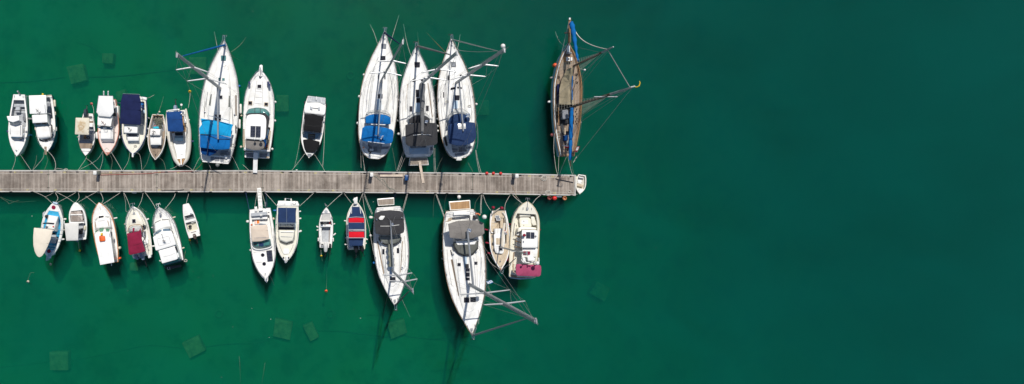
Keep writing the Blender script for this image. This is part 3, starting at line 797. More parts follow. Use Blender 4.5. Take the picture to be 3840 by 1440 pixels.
BL = [([(248, 250), (310, 238), (325, 300), (266, 316)], 'large square concrete block under water behind the two white boats at the pier shore end'),
 ([(381, 199), (426, 200), (422, 239), (383, 236)], 'small pale concrete block under water beyond the white awning boat'),
 ([(708, 214), (773, 214), (773, 278), (708, 278)], 'sunken block half hidden beneath the mast of the blue tarpaulin sailboat'),
 ([(184, 1321), (256, 1320), (255, 1389), (187, 1389)], 'squared submerged concrete block in the lower corner, outermost of the row'),
 ([(681, 1287), (742, 1259), (770, 1314), (711, 1344)], 'tilted submerged concrete block alone with dark blotches on its top'),
 ([(1032, 1194), (1098, 1210), (1087, 1276), (1024, 1261)], 'large sunken concrete block beside the narrower one below the sport cruiser'),
 ([(1135, 1223), (1170, 1209), (1196, 1264), (1164, 1281)], 'narrow sunken concrete block beside the larger square one'),
 ([(1452, 1214), (1515, 1196), (1528, 1248), (1467, 1272)], 'faint sunken concrete block under the bow of the charcoal bimini sailboat'),
 ([(1034, 356), (1082, 356), (1082, 418), (1034, 418)], 'dim sunken block beside the hull of the hardtop motor yacht'),
 ([(1786, 376), (1834, 374), (1834, 431), (1786, 431)], 'dim sunken block beside the navy bimini sailboat'),
 ([(2212, 1100), (2240, 1055), (2290, 1080), (2268, 1132)], 'very faint deep concrete block furthest out beyond the pier tip'),
 ([(432, 345), (468, 334), (476, 372), (440, 380)], 'barely visible sunken block between the white and navy awning boats'),
 ([(486, 985), (520, 985), (520, 1015), (486, 1015)], 'little sunken block in the shade of the maroon bimini boat')]
for l, lab in BL: block(l, lab)
def seabed_line(l, label, r=.05, m=DARKW):
    P = [W(x, y, -4) for x, y in l]; P = [Vector((q.x, q.y, seabed_z(q.x, q.y) + .06)) for q in catmull(P, 8)]
    mb = MB(); mb.tube(P, r, 5); o = mb.build('chain', m, origin=P[0]); tag(o, label, 'chain', 'mooring chains on the sea bed')
seabed_line([(0, 1372), (110, 1362), (187, 1352)], 'dark chain on the sea bed entering from the picture edge to the squared block', .06)
seabed_line([(256, 1350), (330, 1338), (430, 1318), (560, 1292), (685, 1302)], 'long dark sunken chain between the squared block and the blotched block', .06)
seabed_line([(765, 1298), (860, 1286), (960, 1282), (1028, 1262)], 'sunken chain between the blotched block and the large lower block', .07)
seabed_line([(1180, 1236), (1280, 1240), (1380, 1252), (1470, 1262)], 'sunken chain from the narrow block towards the faint block', .06)
seabed_line([(1520, 1258), (1600, 1268), (1700, 1278), (1790, 1300), (1900, 1350)], 'sunken chain running from the faint block under the taupe bimini yacht', .06)
seabed_line([(0, 312), (120, 308), (250, 292)], 'dark sunken chain entering beside the large square block', .06)
seabed_line([(325, 292), (460, 288), (600, 272), (708, 258)], 'sunken chain between the large square block and the masthead shadow block', .06)
seabed_line([(290, 160), (345, 178), (383, 205)], 'short sunken chain leading to the small pale block', .05)
for cx, cy_, lab in ((1314, 287, 'sunken tyre on the sea bed beyond the black bimini speedboat'), (1239, 1171, 'sunken tyre on the sea bed below the orange buoy'), (826, 1170, 'small dark sunken tyre beside the blotched block')):
    q = W(cx, cy_, -4.4); z = seabed_z(q.x, q.y) + .1; mb = MB()
    mb.tube([Vector((q.x + .42 * math.cos(a), q.y + .42 * math.sin(a), z)) for a in [2 * math.pi * i / 20 for i in range(21)]], .13, 8, cap=False)
    tag(mb.build('tyre', TYRE, origin=Vector((q.x, q.y, z))), lab, 'tyre')

# ------------------------------------------------------------------ pier
def wood_mat():
    m = striped('weathered pier planks', (.205, .163, .13), (.49, .42, .355), 1.0, axis='X', gw=0.0, rough=.85)
    nt = m.node_tree
    mu = [n for n in nt.nodes if n.type == 'MATH' and n.operation == 'MULTIPLY'][0]; mu.inputs[1].default_value = 1 / .194
    p = [n for n in nt.nodes if n.type == 'BSDF_PRINCIPLED'][0]
    tc = [n for n in nt.nodes if n.type == 'TEX_COORD'][0]
    mp = nt.nodes.new('ShaderNodeMapping'); mp.inputs['Scale'].default_value = (18, 1.0, 1); n = nt.nodes.new('ShaderNodeTexNoise'); n.inputs['Scale'].default_value = 1.4; n.inputs['Detail'].default_value = 7
    nt.links.new(tc.outputs['Object'], mp.inputs[0]); nt.links.new(mp.outputs[0], n.inputs[0])
    src = p.inputs['Base Color'].links[0].from_socket
    n3 = nt.nodes.new('ShaderNodeTexNoise'); n3.inputs['Scale'].default_value = .35; n3.inputs['Detail'].default_value = 8; n3.inputs['Roughness'].default_value = .7
    nt.links.new(tc.outputs['Object'], n3.inputs[0])
    for nn, a, b, lo in ((n, .3, .7, .70), (n3, .36, .56, .66)):
        r = nt.nodes.new('ShaderNodeValToRGB'); r.color_ramp.elements[0].position = a; r.color_ramp.elements[0].color = (lo, lo, lo, 1); r.color_ramp.elements[1].position = b; r.color_ramp.elements[1].color = (1, 1, 1, 1)
        nt.links.new(nn.outputs[0], r.inputs[0])
        mx = nt.nodes.new('ShaderNodeMix'); mx.data_type = 'RGBA'; mx.blend_type = 'MULTIPLY'; mx.inputs[0].default_value = 1
        nt.links.new(src, mx.inputs[6]); nt.links.new(r.outputs[0], mx.inputs[7]); src = mx.outputs[2]
    nt.links.new(src, p.inputs['Base Color'])
    return m
PLANK = wood_mat()
EDGE = mat('bleached edge beam', (.50, .48, .45), .8, var=.12, scale=1.0, bump=.2)
STRIP = mat('pale cover strip', (.52, .48, .42), .8, var=.12, scale=2)
PFLOAT = mat('grey concrete float', (.30, .30, .29), .9, var=.15)
CLEATM = mat('dark iron cleat', (.06, .05, .05), .6, var=.3, scale=10)
YELP = mat('faded yellow stencil paint', (.50, .44, .17), .9, var=.25, scale=30, tint=(.42, .36, .16))
pier = bpy.data.objects.new('floating_pier', None); COL.objects.link(pier); pier.location = (0, 0, 0)
tag(pier, 'long grey wooden floating pier with yellow berth numbers between the two rows of boats', 'pier')
TOPL = [(-700, 637.5), (985, 638.5), (1376, 643.3), (1771, 647.6), (2154, 655.6)]
BOTL = [(-700, 719.5), (985, 720.6), (1376, 723.6), (1771, 726.8), (2154, 733.4)]
def yl(L, x):
    for (a, b), (c, d) in zip(L[:-1], L[1:]):
        if x <= c: return b + (d - b) * (x - a) / (c - a)
    return L[-1][1]
JX = [-609, -214, 181, 588, 985, 1376, 1771, 2154]
PWX = (H - PZ) / H / PPM
for i in range(len(JX) - 1):
    x0, x1 = JX[i] + (.5 if i else 0), JX[i + 1] - (.5 if i < 6 else 0)
    def Q(x, f, z=PZ, off=0.0): yt, yb = yl(TOPL, x), yl(BOTL, x); return W(x, yt + (yb - yt) * f + off, z)
    # float below
    mb = MB(); mb.loft([[Q(x0, .03, -.4), Q(x1, .03, -.4), Q(x1, .97, -.4), Q(x0, .97, -.4)], [Q(x0, .03, PZ - .12), Q(x1, .03, PZ - .12), Q(x1, .97, PZ - .12), Q(x0, .97, PZ - .12)]])
    mb.build('pontoon_float', PFLOAT, parent=pier, flat=True)
    mb = MB(); n = int(round((x1 - x0) * PWX / .194)); pw = (x1 - x0) / n
    for k in range(n):
        a, b = x0 + k * pw + .28, x0 + (k + 1) * pw - .28; dz = random.uniform(-.004, .004)
        for f0, f1 in ((.16, .845),):
            mb.loft([[Q(a, f0, PZ - .05 + dz), Q(b, f0, PZ - .05 + dz), Q(b, f1, PZ - .05 + dz), Q(a, f1, PZ - .05 + dz)], [Q(a, f0, PZ + dz), Q(b, f0, PZ + dz), Q(b, f1, PZ + dz), Q(a, f1, PZ + dz)]], cap=(False, True))
    for k in range(n // 3 + 1):
        a, b = x0 + k * pw * 3 + .2, min(x1, x0 + (k + 1) * pw * 3 - .25)
        if b - a < 2: continue
        for f0, f1 in ((.058, .14), (.865, .942)):
            mb.loft([[Q(a, f0, PZ - .05), Q(b, f0, PZ - .05), Q(b, f1, PZ - .05), Q(a, f1, PZ - .05)], [Q(a, f0), Q(b, f0), Q(b, f1), Q(a, f1)]], cap=(False, True))
    mb.build('deck_planking', PLANK, parent=pier, flat=True)
    for nm, f0, f1, zt, m in (('edge_beam', 0, .052, PZ + .03, EDGE), ('edge_beam', .948, 1.0, PZ + .03, EDGE), ('cover_strip', .142, .158, PZ + .012, STRIP), ('cover_strip', .847, .863, PZ + .012, STRIP)):
        mb = MB(); z0 = PZ - .35 if nm == 'edge_beam' else PZ - .06
        mb.loft([[Q(x0, f0, z0), Q(x1, f0, z0), Q(x1, f1, z0), Q(x0, f1, z0)], [Q(x0, f0, zt), Q(x1, f0, zt), Q(x1, f1, zt), Q(x0, f1, zt)]]); mb.build(nm, m, parent=pier, flat=True)
    if i < 6:
        for f in (.2, .8):
            q = Q(JX[i + 1], f, PZ + .01); mb = MB()
            for dx, dy in ((-.09, -.05), (.09, -.05), (-.09, .05), (.09, .05)): mb.tube([q + Vector((dx, dy, -.01)), q + Vector((dx, dy, .012))], .025, 6)
            mb.box(q, .26, .035, .012); mb.build('joint_bolts_plate', CLEATM, parent=pier)
mb = MB(); mb.loft([[W(2154.5, 655.6, PZ - .35), W(2159, 655.7, PZ - .35), W(2159, 733.5, PZ - .35), W(2154.5, 733.4, PZ - .35)], [W(2154.5, 655.6, PZ + .03), W(2159, 655.7, PZ + .03), W(2159, 733.5, PZ + .03), W(2154.5, 733.4, PZ + .03)]]); mb.build('end_beam', EDGE, parent=pier, flat=True)
CT = [41, 120, 205, 290, 371, 457, 533, 624, 722, 792, 901, 936, 1060, 1091, 1218, 1367, 1488, 1633, 1725, 1776, 1801, 1951, 2027, 2095, 2141]
CB = [42, 121, 206, 290, 371, 458, 539, 662, 709, 790, 920, 991, 1181, 1289, 1359, 1480, 1529, 1632, 1676, 1806, 1917, 2031, 2143]
for L, f in ((CT, .065), (CB, .985)):
    for x in L:
        q = W(x, yl(TOPL, x) + (yl(BOTL, x) - yl(TOPL, x)) * f, PZ + .03); mb = MB()
        mb.tube([q + Vector((-.16, 0, .08)), q + Vector((-.1, 0, .10)), q + Vector((.1, 0, .10)), q + Vector((.16, 0, .08))], .03, 6)
        mb.box(q + Vector((-.05, 0, .04)), .04, .06, .10); mb.box(q + Vector((.05, 0, .04)), .04, .06, .10); mb.box(q + Vector((0, 0, .0)), .2, .09, .02)
        mb.build('cleat', CLEATM, parent=pier)
def text(s, x, y, size, rot, m, parent, z, name='berth_number'):
    c = bpy.data.curves.new('t', 'FONT'); c.body = s; c.size = size; c.align_x = 'CENTER'; c.align_y = 'CENTER'; c.space_character = 1.15; c.offset = .006
    t = bpy.data.objects.new('t', c); COL.objects.link(t); dg = bpy.context.evaluated_depsgraph_get()
    me = bpy.data.meshes.new_from_object(t.evaluated_get(dg)); bpy.data.objects.remove(t)
    me.name = name; me.materials.clear(); me.materials.append(m)
    o = bpy.data.objects.new(name, me); COL.objects.link(o); o.location = W(x, y, z); o.rotation_euler = (0, 0, rot); o.parent = parent; return o
for n_, x in zip(range(16, 54, 2), [57, 157, 243, 325, 415, 499, 598, 669, 783, 921, 1057, 1184, 1311, None, None, None, 1848, 1986, 2073]):
    if x: text(str(n_), x, yl(TOPL, x) + 7.6, .27, math.pi, YELP, pier, PZ + .016)
for n_, x in zip(range(15, 55, 2), [1, 102, 207, 300, 380, 495, 597, 717, 793, 863, 1045, 1158, 1249, 1320, 1451, 1603, 1721, 1863, 1982, 2080]):
    text(str(n_), x, yl(BOTL, x) - 7.4, .27, 0, YELP, pier, PZ + .016)

# things on and at the pier
PWHITE = mat('white service pedestal plastic', (.72, .71, .67), .5, var=.06, scale=5)
POLIVE = mat('olive grey pedestal body', (.26, .27, .22), .6, var=.1, scale=5)
BINB = mat('dark blue wheelie bin plastic', (.01, .07, .22), .45, var=.1)
PLKL = mat('new light planks', (.58, .48, .38), .8, var=.1, scale=3)
def pedestal(x, y, label, cap=PWHITE):
    z0 = PZ + .005; q = W(x, y, PZ); root = bpy.data.objects.new('service_pedestal', None); COL.objects.link(root); root.location = (q.x, q.y, z0)
    def part(nm, m, mb): return mb.build(nm, m, parent=root)
    mb = MB(); R = [Vector(p) for p in ((-.17, -.2, 0), (.17, -.2, 0), (.17, .2, 0), (-.17, .2, 0))]
    part('pedestal_body', POLIVE, slab(mb, rounded(R, .08), 0, 1.02, .02))
    mb = MB(); R = [v * 1.12 for v in R]; slab(mb, rounded(R, .09), 1.022, 1.28, .05, .04); part('lamp_head', cap, mb)
    mb = MB(); mb.box((.0, -.215, .62), .2, .03, .3); part('socket_panel', PWHITE, mb)
    for s_ in (-1, 1):
        mb = MB(); mb.tube([(.09 * s_, -.23, .70), (.09 * s_, -.27, .70)], .04, 8); part('socket', F_BLUE, mb)
    mb = MB(); mb.box((0, 0, .01), .44, .5, .03); part('base_plate', CLEATM, mb)
    tag(root, label, 'pedestal', 'service pedestals on the pier')
pedestal(371, 649, 'service pedestal on the pier edge between the berths of the stained awning boat')
pedestal(1391, 656, 'service pedestal on the pier beside the grey loose plank bench')
pedestal(1926, 660, 'service pedestal on the pier closest to its tip')
mb = MB(); a = W(1425, 658.5, PZ); b = W(1510, 658.5, PZ); mb.box(((a.x + b.x) / 2, a.y, PZ + .16), b.x - a.x, .24, .05)
for f in (.1, .5, .9): mb.box((a.x + (b.x - a.x) * f, a.y, PZ + .07), .08, .2, .13)
tag(mb.build('bench_board', PLKL, origin=Vector(((a.x + b.x) / 2, a.y, PZ + .01))), 'long light wooden board lying on blocks along the pier edge', 'board')
a = W(1419, 649.8, PZ + .1); b = W(1470, 650.4, PZ + .1); mb = MB(); mb.tube([a, b], .09, 10)
tag(mb.build('pipe', mat('dark plum plastic pipe', (.07, .04, .06), .5), origin=(a + b) / 2), 'dark purple pipe lying on the pier beside the light board', 'pipe')
# wheelie bin lying by the edge
q = W(1522.5, 667, PZ); root = bpy.data.objects.new('rubbish_bin', None); COL.objects.link(root); root.location = (q.x, q.y, PZ + .006)
mb = MB(); rg = [[Vector((x * w / 2, y * d / 2 + dy, z)) for x, y in ((-1, -1), (1, -1), (1, 1), (-1, 1))] for z, w, d, dy in ((0, .30, .34, 0), (.7, .38, .52, 0))]; mb.loft(rg); mb.build('bin_body', BINB, parent=root, flat=True)
mb = MB(); slab(mb, rounded([Vector(p) for p in ((-.22, -.31, 0), (.22, -.31, 0), (.22, .33, 0), (-.22, .33, 0))], .08), .702, .76, .02, .05); mb.build('lid', BINB, parent=root)
mb = MB(); mb.tube([(-.18, .36, .7), (.18, .36, .7)], .02, 6); mb.build('handle', BLACK, parent=root)
for s_ in (-1, 1): mb = MB(); mb.tube([(.15 * s_, .2, .07), (.20 * s_, .2, .07)], .07, 12); mb.build('wheel', BLACK, parent=root)
tag(root, 'dark blue wheelie bin standing on the pier planks near its gangplank', 'bin')
mb = MB(); q = W(1524, 679.5, PZ); mb.box((0, 0, .08), .14, .12, .14); 
o = mb.build('rust_brown_box', RUST, origin=Vector((0, 0, 0))); o.location = (q.x, q.y, PZ + .01); tag(o, 'small rust brown box on the pier below the blue bin', 'box')
a, b = [(2086, 665.5), (2087, 670.5), (2152, 683), (2154, 677), (2154, 666)], None
mb = MB(); slab(mb, [W(x, y, PZ + .2) for x, y in a], PZ + .13, PZ + .2, .01); 
for x, y in ((2095, 668), (2148, 672)): q = W(x, y, PZ); mb.box((q.x, q.y, PZ + .07), .1, .35, .12)
tag(mb.build('gangway_ramp', PLANK, origin=W(2120, 671, PZ + .01), flat=True), 'grey tapered wooden ramp board lying on the tip of the pier', 'board')
def hose(l, label, m, r=.022, cat='hose', name='hose', z=None):
    P = catmull([W(x, y, PZ + r + .018 if z is None else z) for x, y in l], 8); mb = MB(); mb.tube(P, r, 5); tag(mb.build(name, m, origin=P[0]), label, cat)
HR = mat('faded red hose', (.36, .09, .07), .6); HG = mat('grey green hose', (.20, .24, .20), .6); HT = mat('tan cable', (.42, .30, .18), .7)
hose([(378, 656.5), (420, 655), (500, 652.5), (560, 650.5), (600, 646), (660, 643.5), (722, 641.5)], 'red hose running along the pier edge from the first pedestal', HR, .03)
hose([(379, 650.5), (425, 650), (470, 647.5), (499, 646)], 'thin tan cable beside the red hose on the pier', HT)
hose([(912, 652), (921, 655), (922, 668), (927, 684), (923, 698), (919, 712)], 'pale cable crossing the pier next to the ladder gangway', STRIP, .02)
hose([(1398, 658), (1410, 663), (1422, 674), (1433, 672.5), (1441, 677), (1450, 693), (1462, 706), (1475, 709), (1483, 720)], 'grey green hose looping over the pier from the middle pedestal', HG, .02)
hose([(1399, 659), (1420, 672), (1440, 692), (1460, 708), (1473, 719)], 'second thinner grey hose crossing the pier diagonally', HG, .012)
hose([(606, 715.5), (640, 714), (672, 713), (690, 711)], 'dark thin pole lying along the lower pier edge', BLACK, .035, 'pole', 'pole')
hose([(1919, 697), (1924, 705), (1932, 720), (1936, 742), (1938, 748)], 'tan cable falling off the pier towards the cream launch', HT, .016)
def rope_pile(x, y, r, label, n=60, seed=1, m=ROPE):
    rnd = random.Random(seed); q = W(x, y, PZ); P = []; a = 0
    for i in range(n):
        a += .45 + rnd.random() * .2; rr = r * (.35 + .65 * abs(math.sin(i * .23 + seed))); P.append((q.x + math.cos(a) * rr + rnd.uniform(-.04, .04), q.y + math.sin(a) * rr * .9, PZ + .03 + .0012 * i))
    mb = MB(); mb.tube(P, .016, 4); tag(mb.build('rope_pile', m, origin=Vector(P[0])), label, 'rope', 'loose rope piles on the pier')
rope_pile(2039, 668, .34, 'tangled pale rope pile on the pier near its far corner ramp', 70, 1)
rope_pile(2054, 723, .34, 'loose coiled rope on the lower pier edge above the red balls', 70, 2)
rope_pile(2137, 665, .26, 'tan rope heap on the grey ramp board', 46, 3)
rope_pile(2136, 719, .22, 'thin curled rope end at the pier tip corner', 26, 4)
rope_pile(248, 638, .20, 'rope loops on the upper pier edge by the number twenty', 34, 5)
rope_pile(757, 701, .14, 'dark scrap of old netting rope in the middle of the pier', 16, 6, CLEATM)
def hung(name, x, y, r, m, label, z=.35, sq=1.0, cat='fender', kind='ball'):
    q = W(x, y, z); mb = MB(); R = r / PPM
    if kind == 'ball':
        mb.tube([q + Vector((0, 0, R * sq * math.sin(a))) for a in [-math.pi / 2 + math.pi * i / 10 for i in range(11)]], [max(.004, R * math.cos(-math.pi / 2 + math.pi * i / 10)) for i in range(11)], 18)
        mb.tube([q + Vector((0, 0, R * sq * .9)), q + Vector((0, 0, R * sq + .08))], .05, 8)
    else:
        rg = []
        for i in range(20):
            a = 2 * math.pi * i / 20; u = Vector((math.cos(a), math.sin(a), 0)); rg.append([q + u * (R * .76 + R * .24 * math.cos(t)) + Vector((0, 0, R * .5 * math.sin(t) + .1)) for t in [2 * math.pi * k / 8 for k in range(8)]])
        rg.append(rg[0]); mb.loft(rg, cap=(False, False)); mb.tube([q - Vector((0, 0, .1)), q + Vector((0, 0, .02))], R * .72, 14)
    return tag(mb.build(name, m, origin=q, ang=60), label, cat)
TYR = mat('red brown rubber', (.22, .05, .04), .7, var=.2); TAN2 = mat('orange worn rubber', (.55, .22, .10), .6, var=.2)
hung('ring_fender', 2058.8, 742.2, 8.2, TYR, 'dark red ring fender with grey centre hung on the lower pier edge', kind='ring')
hung('ball_fender', 2079.2, 743, 8.6, B_RED, 'bright red ball fender hung on the lower pier edge')
hung('ring_fender', 2115.8, 743.4, 8.0, TAN2, 'orange brown hollow fender hung nearest the pier tip corner', kind='ring')
for i, (x, lab) in enumerate(((1825.8, 'red round buoy lying on the upper pier edge beside the sailboat ropes'), (1850.5, 'middle red buoy of three on the upper pier edge by the number forty eight'), (1877.8, 'red buoy on the upper pier edge, last of three towards the pedestal'))):
    hung('pier_buoy', x, 649.5 + i * .4, 5.6, B_RED, lab, z=PZ + .12, sq=.7, cat='buoy')
def long_fender(x0, y0, x1, y1, r, m, label, z=.35):
    mb = MB(); a, b = W(x0, y0, z), W(x1, y1, z); mb.capsule(a, b, r, 10); tag(mb.build('long_fender', m, origin=(a + b) / 2), label, 'fender')
long_fender(366, 721.8, 381, 721.8, .075, F_BEIG, 'cream long fender along the lower pier edge above the orange trimmed boat')
long_fender(497, 722.2, 510, 722.6, .09, F_WHITE, 'white block fender hung at the lower pier edge above the maroon bimini boat')
long_fender(2160.5, 664, 2160.8, 680, .12, F_BEIG, 'yellowed long fender at the pier tip touching the small dinghy')
long_fender(2157.5, 705, 2157.5, 718, .05, F_BEIG, 'thin yellowed edge fender low on the pier tip')
mb = MB(); q = W(1112.5, 637.6, PZ + .1); mb.box(q, .2, .1, .1); tag(mb.build('white_block', PWHITE, origin=q), 'tiny white plastic block on the pier edge beside the black bimini speedboat', 'block')
long_fender(2087, 736.8, 2104, 737.2, .09, mat('blue grey box plastic', (.32, .40, .46), .5), 'pale blue grey float between the red ball and the orange ring')

def buoy(x, y, r, m, label, z=.0, line=None, lm=ROPE, tr=.015):
    root = bpy.data.objects.new('mooring_buoy', None); COL.objects.link(root); q = W(x, y, z + r / PPM * .45); root.location = q; R = r / PPM
    mb = MB(); mb.tube([Vector((0, 0, R * math.sin(a))) for a in [-math.pi / 2 + math.pi * i / 10 for i in range(11)]], [max(.004, R * math.cos(-math.pi / 2 + math.pi * i / 10)) for i in range(11)], 18)
    mb.build('float', m, parent=root, ang=60)
    mb = MB(); mb.tube([(.09 * math.cos(a), 0, R + .02 + .08 * math.sin(a)) for a in [math.pi * i / 6 for i in range(7)]], .02, 5); mb.tube([(0, 0, R - .05), (0, 0, R + .02)], R * .3, 8); mb.build('eye', BLACK, parent=root)
    if line:
        P = catmull([Vector((0, 0, R * .2))] + [W(px, py, zz) - q for px, py, zz in line], 6); mb = MB(); mb.tube(P, tr, 5); mb.build('tether', lm, parent=root)
    tag(root, label, 'buoy', 'small mooring buoys')
buoy(343.3, 389.5, 5.2, B_PINK, 'red round buoy afloat behind the stained awning boat', line=[(348, 398, .1), (351, 410, .3), (352, 426, .7)])
buoy(711.8, 343.2, 5.4, B_YELLOW, 'yellow round buoy behind the inflatable boat stern', line=[(712.8, 352, .1), (711, 375, .2), (706, 405, .4)])
buoy(299, 939.5, 4.2, B_YELLOW, 'yellow buoy behind the boat with planks and pale awning', line=[(296, 925, .2), (293, 905, .6)])
buoy(711.8, 900, 3.9, B_YELLOW, 'yellow buoy tucked at the transom of the little open skiff', line=[(716, 915, -.3), (722, 935, -1.6)], lm=ROPED)
buoy(1205, 959.5, 3.9, B_YELLOW, 'yellow buoy behind the grey floored open boat', line=[(1204, 948, .2), (1203, 938, .5)])
buoy(1223.3, 1091, 5.4, B_ORANGE, 'orange buoy floating alone in open water', line=[(1224, 1080, -.2), (1226, 1000, -2.8)], lm=ROPED)
buoy(105.5, 1055.8, 4.9, F_BEIG, 'pale cream buoy with loose rope floating alone at the lower side', line=[(106, 1045, .04), (112, 1030, .03), (116, 1022, .02), (128, 1023, .0)], tr=.007, lm=ROPED)
buoy(190.5, 990.5, 4.9, F_BEIG, 'dull beige buoy just below the rudder of the sky blue boat', z=-.15, line=[(196, 1002, -.6), (204, 1016, -2)], lm=ROPED)
for i, (x0, y0, x1, y1, x2, y2, lab) in enumerate(((0, 738, 60, 757, 150, 752, 'slack dark line under water beside the lower pier edge'), (897, 1336, 900, 1380, 902, 1445, 'thin pale rope rising in open water near the lower frame edge, the vertical one'), (994, 1360, 988, 1400, 981, 1445, 'thin pale rope slanting in open water near the lower frame edge'))):
    P = catmull([W(x0, y0, .03), W(x1, y1, -.1), W(x2, y2, -1.2)], 8); mb = MB(); mb.tube(P, .008, 5); tag(mb.build('floating_line', ROPED, origin=P[0]), lab, 'rope')
mb = MB(); P = catmull([W(0, 740, -.2), W(28, 757, .01), W(33, 764, .02), W(45, 760, .0), W(72, 750, -.3)], 6); mb.tube(P, .011, 5); tag(mb.build('floating_line', ROPED, origin=P[0]), 'slack pale line floating beside the pier above the lone sky blue boat', 'rope')

# ================================================================== upper row of boats
U = 'boats moored above the pier'; D_ = 'boats moored below the pier'
A = T(0, 320, 2.84); Bz = T(260, 320, 2.84); Cz = T(500, 320, 2.842); Dz = T(640, 120, 3.22); E = T(700, 360, 3.22)
F = T(1080, 320, 2.841); G = T(1300, 60, 3.22); Hh = T(1300, 340, 3.0184); I = T(1580, 100, 3.22); J = T(1560, 380, 3.45)
K = T(2020, 40, 2.84); L_ = T(2020, 360, 3.22); M_ = T(80, 700, 2.542); Nz = T(320, 720, 3.22); O = T(540, 740, 3.45)
P_ = T(900, 690, 2.542); Q_ = T(1160, 720, 3.715); R_ = T(1340, 700, 3.715); S_ = T(1360, 920, 3.715); Tz = T(1620, 720, 3.22)
Uz = T(1640, 1000, 3.22); V = T(1800, 720, 2.842); Wz = T(880, 220, 4.83)
X0 = T(0, 620, 5.152); X1 = T(500, 620, 5.152); X2 = T(1000, 620, 5.152); X3 = T(1300, 620, 5.152); X4 = T(1780, 620, 5.367)

# --- open white boat with the slanted shelter
b = Boat('motor_boat', 'open white boat with angular shelter', 'open white motor boat with grey cockpit floor and small angular shelter', 'motor boat', A, U)
b.hull((178, 756), (203, 98), 103, 'small', (.85, 1.1), WHITE, WHITE, rail=GREYR, rr=.02, wells=[(.09, .52, .17, .30, GREYD, GREYD, 1.0)])
b.block('foredeck_cabin', [(102, 422), (237, 412), (236, 552), (118, 548)], 1.0, 1.62, WHITE, r=.1)
b.cabin('front_windscreen', [(118, 546), (236, 551), (228, 562), (132, 560)], [(112, 552), (254, 570), (196, 592), (126, 576)], 1.0, 1.6, GLASSB, r=.04)
b.rect('window', 184, 562, 240, 578, GLASSD, h=.03)
b.cabin('windshield', [(90, 385), (204, 372), (206, 380), (150, 400)], [(104, 400), (236, 388), (212, 426), (158, 434)], 1.5, 2.15, GLASSC, r=.04)
b.roof('shelter_roof', [(70, 328), (200, 325), (204, 372), (138, 394), (86, 378)], 2.35, WHITE2, posts=[(80, 332), (196, 330)], r=.04, crown=.03)
b.block('side_seat', [(242, 295), (268, 296), (268, 382), (240, 372)], .3, .62, GREYM, r=.03)
b.block('thwart', [(148, 198), (270, 198), (272, 232), (140, 232)], .35, .66, GREYD, r=.03, crown=.01)
b.block('engine_box', [(165, 232), (212, 232), (208, 290), (160, 290)], .3, .72, GREYD, r=.03)
b.bar('handrail', [(112, 440), (112, 520)], STEEL, dz=.06); b.bar('handrail', [(222, 430), (222, 530)], STEEL, dz=.06)
b.rect('deck_hatch', 170, 647, 206, 686, WHITE2, h=.04); b.winch(178, 692, r=.07)
for y in (452, 520): b.disc('porthole', 256, y, 11, GREYD, h=.03)
b.bar('rudder_post', [(187, 62), (212, 94)], ALU, r=.09, z=[1.5, 1.0]); b.cleat(158, 118); b.cleat(248, 122)
b.grapnel(108, 352, -.6, .9); b.bar('oar', [(150, 268), (276, 268)], BLACKR, r=.03, z=.75)
b.fender(88, 492, r=13, m=F_NAVY, col='navy'); b.fender(303, 355, 340, 357, 10, F_GREY, 'grey')
b.rope([(156, 730), (157, 800), (128, 900)]); b.rope([(215, 738), (262, 812), (326, 902)])
b.rope([(300, 534), (325, 527), (342, 532)], 1.0, .9, .02, .03, F_BLUE)
b.rope([(252, 120), (300, 116)], .95, 1.1, .02, .015)
# --- white hardtop cabin boat
b = Boat('cabin_cruiser', 'navy hulled white hardtop boat', 'white hardtop cabin boat with navy hull sides and dark front windows', 'motor boat', A, U)
b.hull((500, 704), (458, 112), 104, 'cruiser', (.95, 1.25), NAVYP, WHITE, rail=WHITE, rr=.03, wells=[(.03, .42, .2, .35, GREYD, WHITE)])
b.cabin('wheelhouse', [(352, 312), (502, 308), (504, 398), (352, 402)], [(362, 330), (520, 325), (530, 440), (372, 440)], 1.1, 2.25, WHITE, r=.06, zb=1.2)
b.roof('forward_roof', [(338, 316), (500, 308), (506, 394), (348, 402)], 2.36, WHITE2, r=.06, crown=.05)
b.roof('aft_hardtop', [(305, 108), (489, 103), (498, 300), (316, 304)], 2.50, WHITE2, r=.07, crown=.04, posts=[(316, 118), (480, 112), (490, 292), (330, 292)])
b.cabin('windscreen', [(350, 400), (504, 396), (504, 402), (354, 406)], [(372, 440), (532, 428), (520, 436), (378, 444)], 1.75, 2.2, GLASSB, r=.03)
b.rect('window', 384, 402, 432, 418, GLASSD, h=.04); b.rect('window', 448, 398, 500, 415, GLASSD, h=.04)
b.cabin('front_cabin', [(382, 446), (542, 428), (550, 548), (400, 562)], [(388, 446), (552, 428), (566, 575), (480, 606), (404, 575)][:4], 1.1, 1.75, WHITE, r=.15, zb=1.25)
for l in ([(405, 568), (430, 573), (442, 597), (412, 585)], [(434, 574), (464, 577), (474, 601), (448, 599)], [(468, 577), (502, 573), (512, 596), (480, 602)], [(506, 571), (548, 560), (550, 576), (520, 590)]): b.put('front_window', l, GLASSD, h=.05)
b.rect('side_window', 546, 420, 560, 505, GLASSD, h=.03); b.rect('side_window', 548, 512, 562, 560, GLASSD, h=.03)
b.block('cockpit_bench', [(498, 190), (540, 186), (552, 296), (505, 300)], .35, .8, GREYM, r=.03)
b.rect('anchor_platform', 474, 652, 498, 700, TEAKD, h=.07); b.bar('bow_plank', [(486, 690), (488, 738)], TEAKD, r=.13, z=1.32)
b.guard(.72, .95, .45, 3, pulpit=False)
b.bar('handrail', [(322, 212), (326, 292)], STEEL, dz=.06); b.bar('handrail', [(480, 205), (486, 290)], STEEL, dz=.06)
b.bar('handrail', [(392, 450), (402, 552)], STEEL, dz=.05); b.bar('handrail', [(532, 440), (540, 540)], STEEL, dz=.05)
